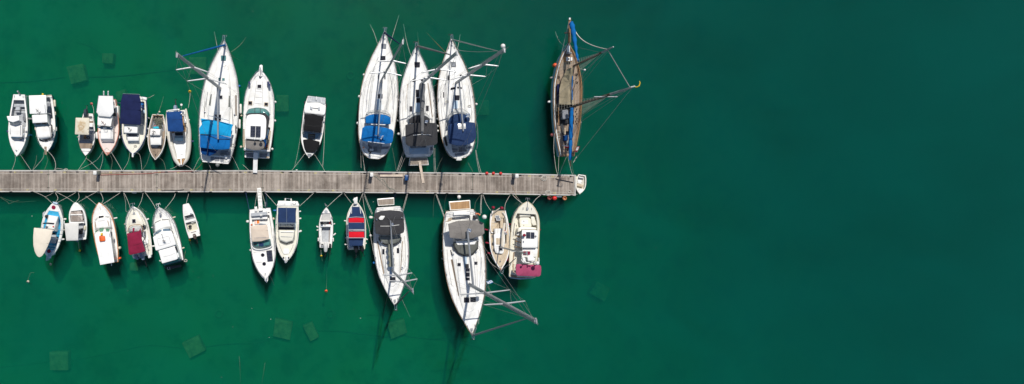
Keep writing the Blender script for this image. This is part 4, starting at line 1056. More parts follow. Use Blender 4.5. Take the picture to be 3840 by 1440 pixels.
b.grapnel(380, 240, -.9, .9, CLEATM); b.grapnel(404, 274, -.8, .9, CLEATM)
b.bar('aft_rail', [(492, 110), (552, 112)], TEAKW, r=.04, z=1.25); b.ball('fuel_can', 456, 97, 12, 1.0, B_YELLOW)
b.fender(580, 166, 584, 218, 13, F_BEIG, 'cream'); b.fender(585, 290, 586, 312, 11, F_BEIG, 'cream'); b.fender(597, 452, 598, 480, 9, F_WHITE); b.fender(377, 452, 378, 470, 8, F_BEIG, 'cream')
b.rope([(465, 715), (455, 770), (400, 840), (345, 905)]); b.rope([(496, 745), (503, 800), (472, 900)], m=ROPED); b.rope([(510, 702), (562, 765), (588, 840), (582, 905)], r=.035); b.rope([(390, 745), (375, 820), (350, 890)], .5, m=ROPED)
b.rope([(590, 900), (620, 884), (700, 900), (830, 905)], .7, sag=.0)
# --- small boat with stained awning
b = Boat('fishing_boat', 'small teak floored boat with stained awning', 'small open boat with brown planked foredeck and rust stained beige awning', 'fishing boat', Bz, U)
b.hull((172, 750), (200, 300), 88, 'small', (.65, .85), WHITE, WHITE, rail=BLACKR, rr=.02, wells=[(.06, .28, .12, .28, OFFW, WHITE), (.31, .66, .12, .25, GREYD, WHITE)])
b.put('foredeck_planks', [(105, 618), (250, 618), (238, 672), (118, 672)], TEAKD, h=.03); b.put('dark_hatch', [(108, 592), (246, 590), (250, 616), (106, 618)], GREYM, h=.035)
b.roof('awning', [(66, 344), (213, 347), (207, 527), (58, 522)], 2.25, STAIN, th=.07, r=.06, crown=.10, posts=[(74, 352), (206, 354), (200, 518), (68, 514)])
b.block('bench', [(212, 405), (250, 402), (248, 438), (212, 440)], .28, .65, WHITE, r=.04); b.rect('seat_boards', 216, 378, 258, 402, TEAKD, h=.04)
b.outboard(175, 300, 186, 232, ENGB, .42, .9, 1.05)
b.block('tackle_box', [(150, 528), (172, 528), (172, 570), (150, 570)], .28, .5, TANTR, r=.02); b.coil(205, 558, .2, CLEATM); b.line([(196, 470), (220, 455), (215, 480), (205, 500), (222, 520)], CLEATM)
b.line([(120, 700), (220, 703)], GREYR, r=.02, sm=False); b.bar('side_rail', [(262, 340), (264, 460), (256, 590)], STEEL, dz=.2, r=.02)
b.fender(90, 549, 92, 552, 9, F_GREY, 'grey')
b.rope([(172, 752), (175, 775), (90, 905)]); b.rope([(174, 775), (222, 812), (312, 900)]); 
# --- pink decked boat with salmon trim
b = Boat('fishing_boat', 'salmon trimmed boat with white awning', 'white wheelhouse fishing boat with salmon red trim, faded pink deck and white cloth awning', 'fishing boat', Bz, U)
b.hull((402, 745), (428, 150), 110, 'small', (.95, 1.3), WHITE, PINKD, rail=SALMON, rr=.05, wells=[(.04, .30, .2, .45, GREYD, WHITE)], boot=None)
b.put('bow_cap', [(372, 712), (432, 712), (412, 742), (392, 742)], SALMON, h=.04)
b.cabin('wheelhouse', [(305, 335), (460, 328), (440, 432), (304, 424)], [(322, 350), (478, 345), (470, 440), (322, 436)], 1.1, 2.4, WHITE, r=.05, zb=1.3)
b.roof('wheelhouse_roof', [(302, 332), (462, 325), (440, 438), (299, 426)], 2.5, WHITE2, r=.06, crown=.04)
b.cabin('front_cabin', [(332, 442), (462, 442), (462, 574), (330, 572)], [(332, 430), (480, 430), (478, 600), (342, 604)], 1.2, 1.9, WHITE, r=.08, zb=1.35)
b.rect('windscreen', 330, 444, 358, 462, GLASSB, h=.05); b.rect('windscreen', 402, 444, 462, 466, GLASSB, h=.05)
b.rect('roof_hatch', 361, 440, 397, 470, OFFW, h=.07, frame=GREYD, fw=.06); b.rect('roof_hatch', 374, 474, 407, 496, OFFW, h=.05, frame=GREYD, fw=.06)
b.roof('awning', [(312, 106), (465, 110), (476, 288), (462, 305), (436, 338), (308, 326), (303, 304), (287, 286)], 2.75, C_WHITE, r=.07, crown=.10, posts=[(318, 116), (458, 118), (466, 280)])
b.bar('awning_rim', [(312, 108), (288, 286), (304, 304), (308, 326)], STEEL, r=.02, z=2.78); b.bar('awning_rim', [(312, 108), (464, 112), (475, 288), (462, 305), (436, 338), (308, 326)], STEEL, r=.02, z=2.78)
for x in (367, 414): b.bar('rod_holder', [(x, 62), (x, 108)], WHITE2, r=.07, z=[2.9, 2.6])
b.block('cabin_side_tank', [(490, 220), (520, 216), (523, 350), (500, 352)], .45, 1.0, OFFW, r=.04); b.block('cockpit_shade_block', [(458, 250), (494, 240), (500, 340), (470, 350)], .45, .9, BLACKR, r=.08)  # black block stands in for the shade inside the cockpit, no nets
b.bar('handrail', [(446, 448), (446, 562)], STEEL, dz=.05); b.bar('handrail', [(318, 335), (306, 412)], STEEL, dz=.05); b.grapnel(360, 400, -.9, .95)
b.line([(360, 700), (402, 664), (440, 706)], ROPE, r=.03, sm=False)
b.fender(297, 515, 300, 552, 20, F_WHITE, 'bulky white', z=.9); b.fender(534, 540, 535, 560, 7, F_WHITE); b.fender(318, 590, 328, 586, 8, BLACKR, 'black')
b.rope([(354, 700), (350, 800), (322, 905)]); b.rope([(354, 704), (280, 800), (110, 896)], r=.018); b.rope([(426, 730), (452, 800), (444, 900)], m=ROPED); b.rope([(442, 706), (500, 806), (560, 905)], r=.032)
# --- navy awning boat
b = Boat('fishing_boat', 'broad boat with navy awning', 'broad white fishing boat under a large navy awning with blue buckets in the cockpit', 'fishing boat', Bz, U)
b.hull((676, 735), (700, 122), 133, 'cruiser', (1.0, 1.35), WHITE, CREAM, rail=NAVYP, rr=.05, wells=[(.08, .5, .22, .4, GREYD, WHITE)])
b.put('bow_plank', [(664, 720), (690, 720), (684, 762), (668, 762)], WHITE, h=.06); b.bar('bow_roller', [(676, 715), (675, 764)], WHITE2, r=.10, z=1.42)
b.cabin('wheelhouse', [(586, 424), (725, 427), (722, 506), (584, 502)], [(596, 420), (742, 424), (738, 520), (600, 520)], 1.1, 2.3, WHITE, r=.06, zb=1.35)
b.roof('wheelhouse_roof', [(584, 421), (727, 425), (723, 508), (581, 505)], 2.4, WHITE2, r=.08, crown=.04)
b.cabin('front_cabin', [(612, 548), (742, 546), (738, 592), (620, 592)], [(604, 508), (750, 508), (748, 618), (625, 620)], 1.2, 1.75, WHITE, r=.10, zb=1.35)
b.put('windscreen', [(608, 512), (718, 515), (722, 540), (614, 540)], GLASSD, h=.06, frame=GREYD); b.put('front_window', [(625, 598), (742, 598), (738, 610), (632, 612)], GLASSB, h=.05)
b.roof('awning', [(568, 88), (742, 98), (763, 180), (758, 420), (538, 410), (548, 170)], 2.8, C_NAVY, r=.06, crown=.12, posts=[(575, 96), (736, 104), (752, 412), (545, 402)])
b.bar('awning_frame', [(568, 90), (744, 96), (752, 104)], STEEL, r=.025, z=2.85); b.bar('awning_seam', [(546, 255), (764, 262)], C_NAVY, r=.03, dz=.0); b.bar('awning_seam', [(560, 170), (762, 178)], C_NAVY, r=.025, dz=.0)
b.block('stern_platform', [(748, 116), (826, 130), (820, 158), (756, 150)], .9, 1.12, WHITE, r=.04)
b.disc('bucket', 783, 205, 15, F_BLUE, h=.35, z=.6); b.disc('bucket', 785, 236, 13, BINB, h=.3, z=.6)
b.block('fish_crate', [(778, 262), (806, 262), (806, 300), (780, 300)], .4, .7, BLUEW, r=.03); b.block('net_heap', [(782, 312), (804, 310), (804, 346), (784, 348)], .4, .72, GREYM, r=.06)
b.block('side_locker', [(748, 430), (768, 430), (760, 540), (744, 540)], .4, 1.0, GREYD, r=.03)
b.grapnel(640, 462, -.8, .8, CLEATM); b.coil(705, 648, .18); b.line([(676, 690), (690, 665), (712, 640)], ROPE, r=.02)
b.guard(.45, .9, .35, 4, pulpit=False, wires=1)
b.fender(824, 458, 838, 462, 9, F_WHITE); b.fender(822, 540, 834, 548, 9, F_WHITE); b.fender(836, 345, 850, 350, 8, F_GREY, 'grey'); b.fender(520, 188, 545, 190, 5, F_NAVY, 'navy')
b.rope([(644, 718), (622, 812), (570, 905)]); b.rope([(706, 716), (748, 746), (772, 900)]); b.rope([(826, 134), (850, 128), (905, 100)], 1.1, .1, kind='thin stern rope')
# --- small brown wooden boat
b = Boat('fishing_boat', 'little brown wooden wheelhouse boat', 'little brown wooden fishing boat with white wheelhouse and nets with a turquoise cloth aft', 'fishing boat', Cz, U)
b.hull((233, 793), (262, 314), 92, [(0, .62), (.1, .76), (.3, .94), (.5, 1), (.68, .9), (.82, .66), (.92, .36), (1, .04)], (.75, 1.1), WHITE, TEAKD, rail=WHITE, rr=.045, wells=[(.03, .36, .16, .35, GREYM, WHITE)])
b.cabin('wheelhouse', [(182, 462), (290, 468), (282, 532), (172, 532)], [(190, 465), (310, 470), (306, 545), (178, 545)], .9, 2.0, WHITE, r=.06, zb=1.1)
b.cabin('front_cabin', [(176, 546), (300, 542), (294, 636), (184, 636)], [(174, 545), (306, 540), (302, 640), (180, 640)], .9, 1.6, WHITE, r=.05, zb=1.0)
b.cabin('front_windscreen', [(184, 632), (294, 632), (292, 640), (188, 640)], [(182, 640), (304, 636), (250, 672), (186, 660)], 1.0, 1.6, GLASSB, r=.03)
b.put('window', [(192, 640), (228, 650), (232, 664), (192, 656)], GLASSD, h=.03); b.put('window', [(244, 652), (290, 640), (294, 650), (250, 664)], GLASSD, h=.03)
b.bar('transom_board', [(205, 318), (318, 322)], TEAKW, r=.06, z=.82)
nets = MB(); rnd = random.Random(3)
for k in range(70):
    q = b.p(rnd.uniform(228, 305), rnd.uniform(350, 460), .55 + rnd.random() * .15); a = rnd.uniform(0, 3); nets.tube([q, q + Vector((math.cos(a) * .25, math.sin(a) * .25, .03)), q + Vector((math.cos(a + 1) * .3, math.sin(a + 1) * .3, 0))], .035, 5)
b.mk('fishing_nets', nets, mat('grey green fishing net', (.16, .17, .13), .95, var=.4, scale=8, tint=(.05, .05, .04)))
b.block('turquoise_cloth', [(206, 440), (270, 436), (276, 462), (210, 464)], .4, .72, mat('turquoise cloth', (.02, .42, .55), .9, bump=.5), r=.08); b.block('pink_bucket', [(220, 424), (240, 424), (240, 442), (220, 442)], .4, .7, mat('pink plastic', (.55, .12, .2), .5), r=.1)
b.block('fish_box', [(232, 344), (300, 346), (300, 372), (236, 372)], .4, .62, TANDK, r=.02)
b.grapnel(214, 512, 1.2, .8, CLEATM); b.line([(205, 700), (230, 712), (238, 740), (270, 700)], CLEATM); b.winch(240, 738, CLEATM, .07)
b.bar('stern_post', [(240, 320), (268, 296)], ALU, r=.05, z=1.1); b.disc('small_float', 282, 282, 8, F_BEIG, h=.2, z=.9); b.line([(316, 560), (306, 620)], GREYR, r=.03)
b.fender(152, 460, 158, 462, 7, F_WHITE); b.fender(140, 545, 150, 548, 8, F_WHITE); b.fender(155, 529, 157, 530, 8, F_BEIG, 'cream'); b.fender(352, 532, 364, 533, 7, F_BEIG, 'cream'); b.fender(325, 385, 327, 410, 6, F_BEIG, 'cream')
b.rope([(176, 720), (140, 830), (92, 905)], m=ROPED); b.rope([(276, 770), (318, 812), (346, 900)], m=ROPED); b.rope([(262, 300), (290, 220), (322, 118)], .8, -.5, kind='green stern rope', m=ROPED)
# --- inflatable
b = Boat('inflatable_boat', 'beige inflatable with navy bimini', 'beige rigid inflatable boat with navy bimini and brown teak cockpit floor', 'inflatable boat', Cz, U)
b.hull((516, 858), (462, 270), 108, [(0, .80), (.2, .88), (.45, .9), (.65, .78), (.8, .58), (.92, .3), (1, .05)], (.42, .75), WHITE, WHITE, wells=[(.10, .40, .22, .30, TEAKW, WHITE)])
for nm, l in (('port_tube', [(362, 268), (364, 400), (376, 500), (396, 600), (424, 700), (462, 800), (512, 856)]), ('starboard_tube', [(560, 250), (578, 400), (592, 500), (594, 600), (588, 700), (566, 790), (512, 856)])):
    P = catmull(b.pts(l, .55), 8); P = [q + Vector((0, 0, .35 * (i / len(P)) ** 3)) for i, q in enumerate(P)]; k = len(P)
    rs = [.28 * (min(1, .35 + 3.2 * i / k)) * (1 - .35 * max(0, (i / k - .8) / .2)) for i in range(k)]
    mb = MB(); mb.tube(P, rs, 14); b.solid(mb); b.mk(nm, mb, mat('beige inflatable tube', (.60, .57, .50), .55, var=.05), ang=60)
    mb = MB(); mb.tube([q + Vector((0, 0, .02)) + (b.lat * (.27 if nm[0] == 's' else -.27)) for q in P[6:-4]], .03, 5); b.mk('rubbing_strake', mb, BLACKR)
b.put('foredeck', [(442, 636), (562, 630), (556, 776), (472, 786)], WHITE2, h=.06); b.put('bow_step', [(472, 788), (552, 780), (522, 850), (508, 852)], TEAKW, h=.08)
b.put('bow_roller', [(505, 785), (518, 785), (520, 848), (508, 848)], WHITE2, h=.16); b.bar('locker_seam', [(470, 712), (550, 704)], GREYR, dz=.01, r=.012); b.bar('grab_line', [(505, 740), (515, 732), (528, 738)], BLACKR, dz=.05)
b.block('console', [(436, 492), (528, 488), (536, 580), (444, 588)], .3, 1.25, GREYD, r=.1); b.cabin('windscreen', [(436, 540), (530, 538), (530, 546), (440, 548)], [(434, 576), (538, 570), (534, 592), (446, 592)], 1.2, 1.6, GLASSB, r=.03)
b.block('console_seat', [(440, 500), (525, 498), (528, 530), (444, 532)], 1.0, 1.35, C_CHAR, r=.05)
b.roof('bimini', [(350, 284), (515, 275), (534, 478), (526, 492), (368, 491)], 2.5, canvas('deep blue canvas', (.012, .055, .19)), r=.05, crown=.14, posts=[(358, 292), (508, 284), (524, 480), (374, 482)]); b.bar('bimini_seam', [(356, 370), (526, 362)], C_NAVY2, r=.02, dz=0)
b.bar('arch', [(370, 270), (484, 256)], WHITE2, r=.07, z=2.1); b.bar('arch', [(368, 276), (370, 282)], STEEL, r=.04, z=[2.1, .9]); b.bar('arch', [(484, 256), (500, 300)], STEEL, r=.04, z=[2.1, .9])
b.outboard(450, 262, 450, 165, ENGG, .45, .95, 1.0)
b.bar('aft_rail', [(500, 265), (560, 330), (556, 390)], STEEL, dz=.15, r=.03); b.block('aft_seat', [(534, 340), (562, 345), (566, 400), (540, 402)], .5, .95, WHITE2, r=.05); b.disc('light_dome', 514, 208, 12, PWHITE, h=.12, z=1.6); b.bar('light_pole', [(514, 212), (510, 244)], STEEL, r=.03, z=[1.6, .9]); b.winch(512, 305)
for x, y in ((404, 640), (417, 690), (597, 366), (590, 560)): b.disc('tube_valve', x, y, 5, WHITE2, h=.02)
b.fender(612, 596, 640, 596, 8, F_NAVY, 'navy', z=.6); b.fender(362, 580, 368, 582, 5, F_NAVY, 'navy')
b.rope([(475, 852), (435, 875), (390, 893)], r=.018); b.rope([(550, 850), (590, 872), (630, 904)], r=.018)
# --- large sailboat with the blue tarpaulin
b = Boat('sailing_yacht', 'large sloop with torn blue tarpaulin', 'large white sailboat with wrinkled light and dark blue tarpaulins and furled blue jib', 'sailing yacht', N0, U)
b.hull((842, 146), (808, 611), 74, 'sail', (1.15, 1.6), WHITE, OFFW, rail=GREYR, rr=.025, toe=.018, wells=[(.06, .27, .55, .65, GREYD, WHITE)])
b.trunk(.30, .86, .60, .38, WHITE, f1=.45)
for l in ([(790.6, 353), (794.5, 353), (789.7, 397), (782.8, 394)], [(858, 359), (862, 359), (863, 402), (856.5, 401)]): b.put('side_window', l, GLASSO, h=.02, n=6)
b.put('deck_hatch', [(829.5, 209), (847, 209), (847, 227.5), (829.5, 227.5)], GLASST, h=.06, frame=STEEL); b.rect('deck_hatch', 819.5, 292, 828, 301.5, GLASST, h=.05, frame=GREYD); b.rect('deck_hatch', 833.5, 293.5, 842.5, 302.5, GLASST, h=.05, frame=GREYD)
b.rect('deck_hatch', 824, 358.5, 834, 371, GLASSD, h=.05, frame=GREYD); b.rect('companion_hatch', 807, 430, 829, 452, GLASSD, h=.05)
b.put('teak_strip', [(881.5, 357), (888, 357), (889, 434), (882, 434)], TEAK, h=.02)
b.bar('handrail', [(772, 400), (779, 345)], STEEL, dz=.05); b.bar('handrail', [(862, 326), (867, 405)], STEEL, dz=.05); b.bar('track', [(870, 405), (874, 470)], BLACKR, dz=.03); b.bar('track', [(769, 380), (766, 440)], BLACKR, dz=.03)
b.roof('light_tarpaulin', [(753, 444), (783, 448), (818, 453), (846, 460), (874, 467), (870, 478), (869, 484), (866, 508), (866, 514), (820, 506), (790, 504), (749, 503), (747, 480), (757, 466)], 2.9, C_BLUEL, th=.04, r=.06, crown=.12)
b.roof('blue_tarpaulin', [(749, 503), (790, 504), (820, 506), (864, 516), (861, 558), (836, 561), (800, 560), (750, 553)], 2.84, C_BLUE, th=.04, r=.05, crown=.10)
b.roof('hanging_tarpaulin', [(751, 553), (818, 560), (812, 572), (786, 585), (774, 583), (758, 577), (753, 570)], 2.2, C_BLUED, th=.04, r=.05, crown=.08)
b.bar('awning_pole', [(752, 504), (780, 506), (817, 522), (862, 521)], BLACKR, r=.03, z=2.95); b.bar('awning_pole', [(784, 434), (800, 437), (858, 452)], STEEL, r=.035, z=2.6); b.rect('clear_patch', 793, 456, 800, 463, CYAN, h=.02)
b.rig((826.5, 332), (664.5, 204), spr=[(782, 289, 2.0, .45), (729, 246, 1.5, .4)], jib=((843, 169), (681, 191), .10, C_BLUE), boom=((817.5, 522), 3.3, (.10, .10), ALU), r=(.17, .14), ft=.95)
for l in ([(790, 588), (803, 588), (803, 602), (790, 600)], [(805, 589), (823, 590), (823, 604), (805, 604)], [(826, 590), (839, 592), (839, 605), (826, 605)]): b.put('transom_hatch', l, GREYM, h=.03, frame=GREYD, fw=.03)
b.put('cockpit_panel', [(828, 566), (850, 563), (848, 578), (826, 580)], GREYM, h=.05); b.disc('wheel_cover', 856, 576, 7, GREYM, h=.3)
b.ball('round_float', 816, 618, 8, 1.0, F_GREY); b.put('outboard_bracket', [(845, 584), (852, 584), (853, 594), (846, 594)], WHITE2, h=.3)
b.guard(.12, .93, .62, 9); b.pushpit(.0, .12); b.anchor_bow()
for x, y in ((768, 420), (880, 430)): b.winch(x, y)
b.line([(838, 232), (848, 240), (842, 256), (856, 260), (850, 246), (836, 250)], ROPE, r=.02); b.line([(845, 192), (855, 196), (862, 210), (868, 206)], ROPE); b.line([(795, 330), (805, 345), (802, 356)]); b.coil(874, 545, .25); b.coil(870, 556, .22); b.line([(866, 575), (872, 555), (880, 530), (876, 522)])
b.rect('genoa_lead', 882, 470, 886, 500, BLACKR, h=.02)
b.fender(902.5, 394, 902.5, 422, 4.6, F_WHITE, z=.9); b.fender(898.5, 451, 898.5, 478, 4.4, F_WHITE, z=.9); b.fender(898, 323.5, None, None, 5.0, F_BLUE, 'round blue')
b.rope([(757, 577), (740, 605), (723, 641)]); b.rope([(766, 600), (745, 626), (725, 641)], m=ROPER); b.rope([(768, 596), (784, 618), (792, 640)]); b.rope([(868, 582), (884, 612), (898, 641)])
b.rope([(818, 195), (812, 165), (803, 118)], 1.8, -1.0, kind='taut port bow rope'); b.rope([(866, 195), (900, 168), (922, 140)], 1.7, -.8, kind='long starboard bow rope', m=ROPED)
b.rope([(864, 200), (880, 215), (900, 226)], 1.7, -1.5, kind='short starboard bow rope', m=ROPED)
# --- hardtop motor yacht with solar panel
b = Boat('motor_yacht', 'motor yacht with solar panelled hardtop', 'white motor yacht with solar panel on its hardtop, teal windscreen and white gangplank', 'motor yacht', N0, U)
b.hull((977, 262), (964, 566), 57.5, 'cruiser', (1.35, 1.9), WHITE, WHITE, rail=GREYR, rr=.03, wells=[(.02, .30, .35, .8, TEAKY, WHITE)])
b.block('swim_platform', [(917, 568), (1011, 572), (1010, 595), (917, 591)], .35, .55, WHITE, r=.1); b.put('platform_mat', [(923, 573), (1004, 575), (1000, 591), (924, 588)], GREYM, h=.03); b.put('platform_teak', [(997, 587), (1008, 587), (1008, 593), (996, 593)], TEAKY, h=.04)
b.roof('bow_pulpit_plank', [(973.5, 243), (984, 243), (985, 262), (983, 287), (970, 286), (972, 258)], 2.08, WHITE, th=.14, r=.12, crown=.0); b.bar('anchor_chain', [(978, 248), (977, 285)], GREYR, dz=.02, r=.035); b.put('windlass', [(972, 286), (979, 286), (979, 289), (972, 289)], ALU, h=.15)
b.trunk(.46, .93, .78, .32, WHITE, f1=.3, name='foredeck_trunk')
b.put('deck_hatch', [(964.5, 317), (981, 317), (981, 332.5), (964, 332)], GLASSD, h=.06, frame=WHITE2, fw=.10); b.put('deck_hatch', [(932, 380), (946, 380), (945.5, 394), (931.5, 393)], GLASSD, h=.05, frame=TANDK, fw=.07); b.put('deck_hatch', [(992, 385), (1005.5, 385.5), (1004.5, 398), (991, 397)], GLASSD, h=.05, frame=TANDK, fw=.07)
for l in ([(960, 343), (983, 345)], [(957.5, 364.5), (982.5, 365.5)], [(955, 387), (981.5, 390)], [(963.5, 303), (951, 394)], [(984.5, 305), (986, 395)]): b.bar('deck_groove', l, GREYR, dz=.0, r=.018)
b.cabin('windscreen', [(926, 424), (944, 416), (966, 414), (990, 416), (1004, 424), (1006, 440), (926, 436)], [(921.5, 424), (932, 409), (964, 403), (996, 408), (1011, 421), (1012, 438), (921, 434)], 2.0, 2.75, GLASST, r=.15, zb=2.0)
for l in ([(955.5, 403), (956, 423)], [(976.5, 404), (976, 424)]): b.bar('windscreen_mullion', l, BLACK, dz=.03, r=.03)
b.bar('windscreen_frame', [(921.5, 426), (932, 409), (964, 402.5), (996, 407.5), (1011, 421)], WHITE2, z=2.15, r=.05, smooth=True)
b.roof('windscreen_cover', [(924, 430), (932, 424), (995, 424), (1009, 440), (1009, 460), (999, 512), (990, 520), (994, 450), (930, 445)], 3.0, C_CHAR, th=.05, r=.08, crown=.02)
b.roof('hardtop', [(924, 435), (936, 429), (975, 428.5), (993, 434), (999, 450), (997, 500), (994, 525), (918, 520)], 3.25, WHITE2, th=.12, r=.3, crown=.06, posts=[(926, 512), (992, 516)])
b.put('solar_panel', [(940, 472.5), (958, 473), (956.5, 514.5), (939, 513.5)], SOLAR, h=.04, frame=ALU, fw=.03); b.put('solar_panel', [(960, 473), (978, 474), (976.5, 515.5), (958.8, 515)], SOLAR, h=.04, frame=ALU, fw=.03)
b.roof('cockpit_canvas', [(919, 522), (995, 526), (990, 556), (972, 563), (944, 562), (922, 555)], 2.9, C_TAUPE, th=.05, r=.1, crown=.08, posts=[(925, 550), (984, 550)])
b.disc('antenna_dome', 955.5, 520.5, 5, PWHITE, z=3.7, dome=.18); b.disc('antenna_dome', 978, 522, 6.4, PWHITE, z=3.7, dome=.22)
b.bar('dome_pole', [(955.5, 521), (955.5, 521.5)], STEEL, r=.04, z=[3.7, 3.2]); b.bar('dome_pole', [(978, 522), (978, 522.5)], STEEL, r=.04, z=[3.7, 3.2])
b.put('teak_side_deck', [(912, 484), (917, 484), (919, 553), (913, 553)], TEAKY, h=.02); b.put('teak_side_deck', [(1011, 490), (1016, 490), (1009, 564), (1004, 560)], TEAKY, h=.02)
b.put('side_curtain', [(1007, 490), (1011, 488), (1003, 530), (996, 545)], GLASSB, h=.05)
b.put('blue_cooler', [(997, 515), (1006, 512), (1003, 548), (995, 553)], C_BLUED, h=.3); b.disc('red_bucket', 1001, 548, 3, B_RED, h=.4)
b.bar('stern_rail', [(912, 560), (940, 565), (1012, 570)], STEEL, r=.04, z=2.0)
for x, y in ((934.5, 309), (1005.5, 309), (1010, 317)):
    b.bar('fender_basket', [(x, y), (x, y + .3)], F_NAVY, r=.13, z=[2.5, 1.9]); b.bar('basket_ring', [(x - 3, y + 3), (x + 3, y + 3)], STEEL, z=2.3, r=.02)
b.guard(.45, .93, .65, 7)
b.fender(1032.5, 383, None, None, 4.6, F_WHITE); b.fender(1031, 453, None, None, 4.8, F_WHITE); b.fender(1021, 559, None, None, 4.8, F_WHITE); b.fender(906, 434, None, None, 3.8, F_BEIG, 'cream'); b.fender(904.5, 551, None, None, 4.8, F_BEIG, 'cream')
gp = MB(); a_, c_ = W(959, 572, 1.5), W(956.5, 648, PZ + .25); d_ = (c_ - a_); sd_ = Vector((-d_.y, d_.x, 0)).normalized()
gp.loft([[p + sd_ * u * .21 + Vector((0, 0, v)) for u, v in ((-1, -.06), (1, -.06), (1, 0), (-1, 0))] for p in (a_, a_.lerp(c_, .5), c_)])
for s__ in (-1, 1): gp.tube([a_ + sd_ * s__ * .22, c_ + sd_ * s__ * .22], .03, 6)
b.mk('gangplank', gp, WHITE2, flat=True)
b.block('gangplank_base', [(950, 566), (970, 566), (970, 590), (950, 588)], .55, 1.3, BLUEW, r=.03)
b.rope([(910, 617), (922, 628), (935, 641)], .1, kind='mooring rope'); b.rope([(884, 300), (892, 360), (901, 410)], 1.7, 1.0, .0, kind='port side rope')
# --- speedboat
b = Boat('speedboat', 'speedboat with black bimini', 'white speedboat with black bimini and black foredeck cover moored alone', 'speedboat', F, U)
b.hull((222, 775), (302, 128), 121, 'speed', (.85, 1.0), WHITE, WHITE, rail=BLACKR, rr=.04, wells=[(.30, .62, .16, .35, GREYM, WHITE)])
b.block('swim_deck', [(208, 110), (402, 132), (398, 195), (390, 215), (330, 185), (200, 185)], .45, .93, GREYD, r=.12, crown=.0)
for l in ([(212, 122), (252, 128), (244, 168), (206, 162)], [(352, 148), (396, 152), (394, 184), (356, 182)]): b.bar('platform_hatch_rim', l + [l[0]], WHITE2, r=.03, z=.95)
b.bar('platform_seam', [(305, 118), (302, 155)], WHITE2, r=.03, z=.95); b.bar('towing_ring', [(294, 160), (300, 153), (308, 160), (300, 168), (294, 160)], STEEL, r=.02, z=.97)
b.block('sun_lounge', [(200, 196), (244, 182), (340, 198), (404, 226), (398, 300), (382, 318), (172, 292), (172, 230)], .8, 1.25, WHITE2, r=.2, bev=.08)
b.put('seat_backrest', [(233, 222), (262, 236), (258, 262), (234, 250)], GREYD, h=.12); b.put('seat_backrest', [(318, 238), (342, 232), (340, 262), (326, 266)], GREYD, h=.12); b.bar('seat_edge', [(240, 238), (290, 244), (330, 246)], GREYR, dz=.03, r=.04)
b.block('seat_divider', [(172, 292), (382, 318), (376, 330), (172, 304)], .8, 1.15, GREYR, r=.03)
b.roof('bimini', [(184, 306), (270, 306), (352, 332), (370, 350), (352, 500), (336, 502), (162, 476), (172, 420)], 2.15, C_BLACK, th=.05, r=.12, crown=.14, posts=[(190, 318), (358, 350), (340, 490), (172, 468)])
b.bar('bimini_seam', [(164, 418), (270, 436), (362, 432)], C_CHAR, dz=0, r=.02)
b.cabin('windscreen', [(166, 492), (222, 512), (290, 518), (350, 505), (345, 520), (222, 520)], [(152, 500), (158, 545), (215, 578), (285, 582), (345, 558), (366, 510)], .95, 1.55, GLASSB, r=.05, zb=.98)
for l in ([(220, 512), (215, 575)], [(288, 516), (282, 580)]): b.bar('windscreen_mullion', l, BLACK, dz=.03, r=.035)
b.put('open_walkway', [(222, 518), (284, 520), (278, 574), (220, 572)], GLASSD, h=.03)
b.block('foredeck_cover', [(158, 578), (230, 572), (340, 600), (330, 650), (276, 720), (194, 714), (172, 660)], .95, 1.14, C_BLACK, r=.12, crown=.05)
b.put('bow_mat', [(206, 728), (252, 730), (246, 762), (212, 758)], GREYM, h=.03)
b.bar('side_rail', [(160, 290), (148, 480)], STEEL, dz=.05, r=.02); b.bar('side_rail', [(400, 300), (380, 500)], STEEL, dz=.05, r=.02); b.flag(376, 358, 1.6, .2, .2, .3)
b.fender(178, 180, 190, 198, 10, BLACKR, 'black'); b.fender(404, 206, 406, 226, 10, BLACKR, 'black')
b.rope([(180, 728), (68, 872), (30, 920)]); b.rope([(138, 500), (110, 680), (68, 875)], .9, .9, r=.015); b.rope([(284, 738), (370, 872), (392, 922)]); b.rope([(392, 420), (384, 640), (370, 866)], .9, .9, r=.026)
# --- sailboat with royal blue bimini
def sail_gear(b, t0=.3, t1=.8, nw=True, seed=0):
    """rows of small deck fittings every yacht carries"""
    rnd = random.Random(seed)
    for sg in (-1, 1):
        for t in (.27, .34): 
            q = b.loc(t, sg * b.w(t) * .55, 0); z = b.top(q.x, q.y); q.z = z if z < b.zd(t) + .8 else b.zd(t) + .3; mb = MB(); mb.tube([q - Vector((0, 0, .02)), q + Vector((0, 0, .1)), q + Vector((0, 0, .2))], [.1, .08, .09], 10); b.mk('winch', mb, STEEL)
        mb = MB(); P = []
        for i in range(12):
            t = .3 + .3 * i / 11; q = b.loc(t, sg * (b.w(t) * .80), b.zd(t) + .045); P.append(q)
        mb.tube(P, .014, 4); b.mk('genoa_track', mb, GREYR)
        mb = MB(); P = []
        for i in range(10):
            t = .38 + .3 * i / 9; q = b.loc(t, sg * b.w(t) * .42, 0); q.z = b.top(q.x, q.y) + .05; q.z = min(q.z, b.zd(t) + .5); P.append(q)
        mb.tube(P, .012, 4); b.mk('handrail', mb, STEEL)
        for k in range(1):
            mb = MB(); P = []
            for i in range(9):
                t = .3 + (.62 - .3 + k * .1) * i / 8; q = b.loc(t, sg * (b.w(t) * (.14 + .06 * k) + rnd.uniform(-.02, .02)), 0); q.z = min(b.top(q.x, q.y) + .02, b.zd(t) + .45); P.append(q)
            mb.tube(P, .009, 4); b.mk('halyard_line', mb, (ROPE, GREYD, ROPE)[rnd.randrange(3)])
        for t in (.04, .5, .92):
            q = b.loc(t, sg * (b.w(t) - .12), b.zd(t) + .03); mb = MB(); mb.tube([q + b.fw * .14 + Vector((0, 0, .06)), q - b.fw * .14 + Vector((0, 0, .06))], .022, 5); mb.box(q + Vector((0, 0, .03)), .06, .08, .06); b.mk('cleat', mb, STEEL)
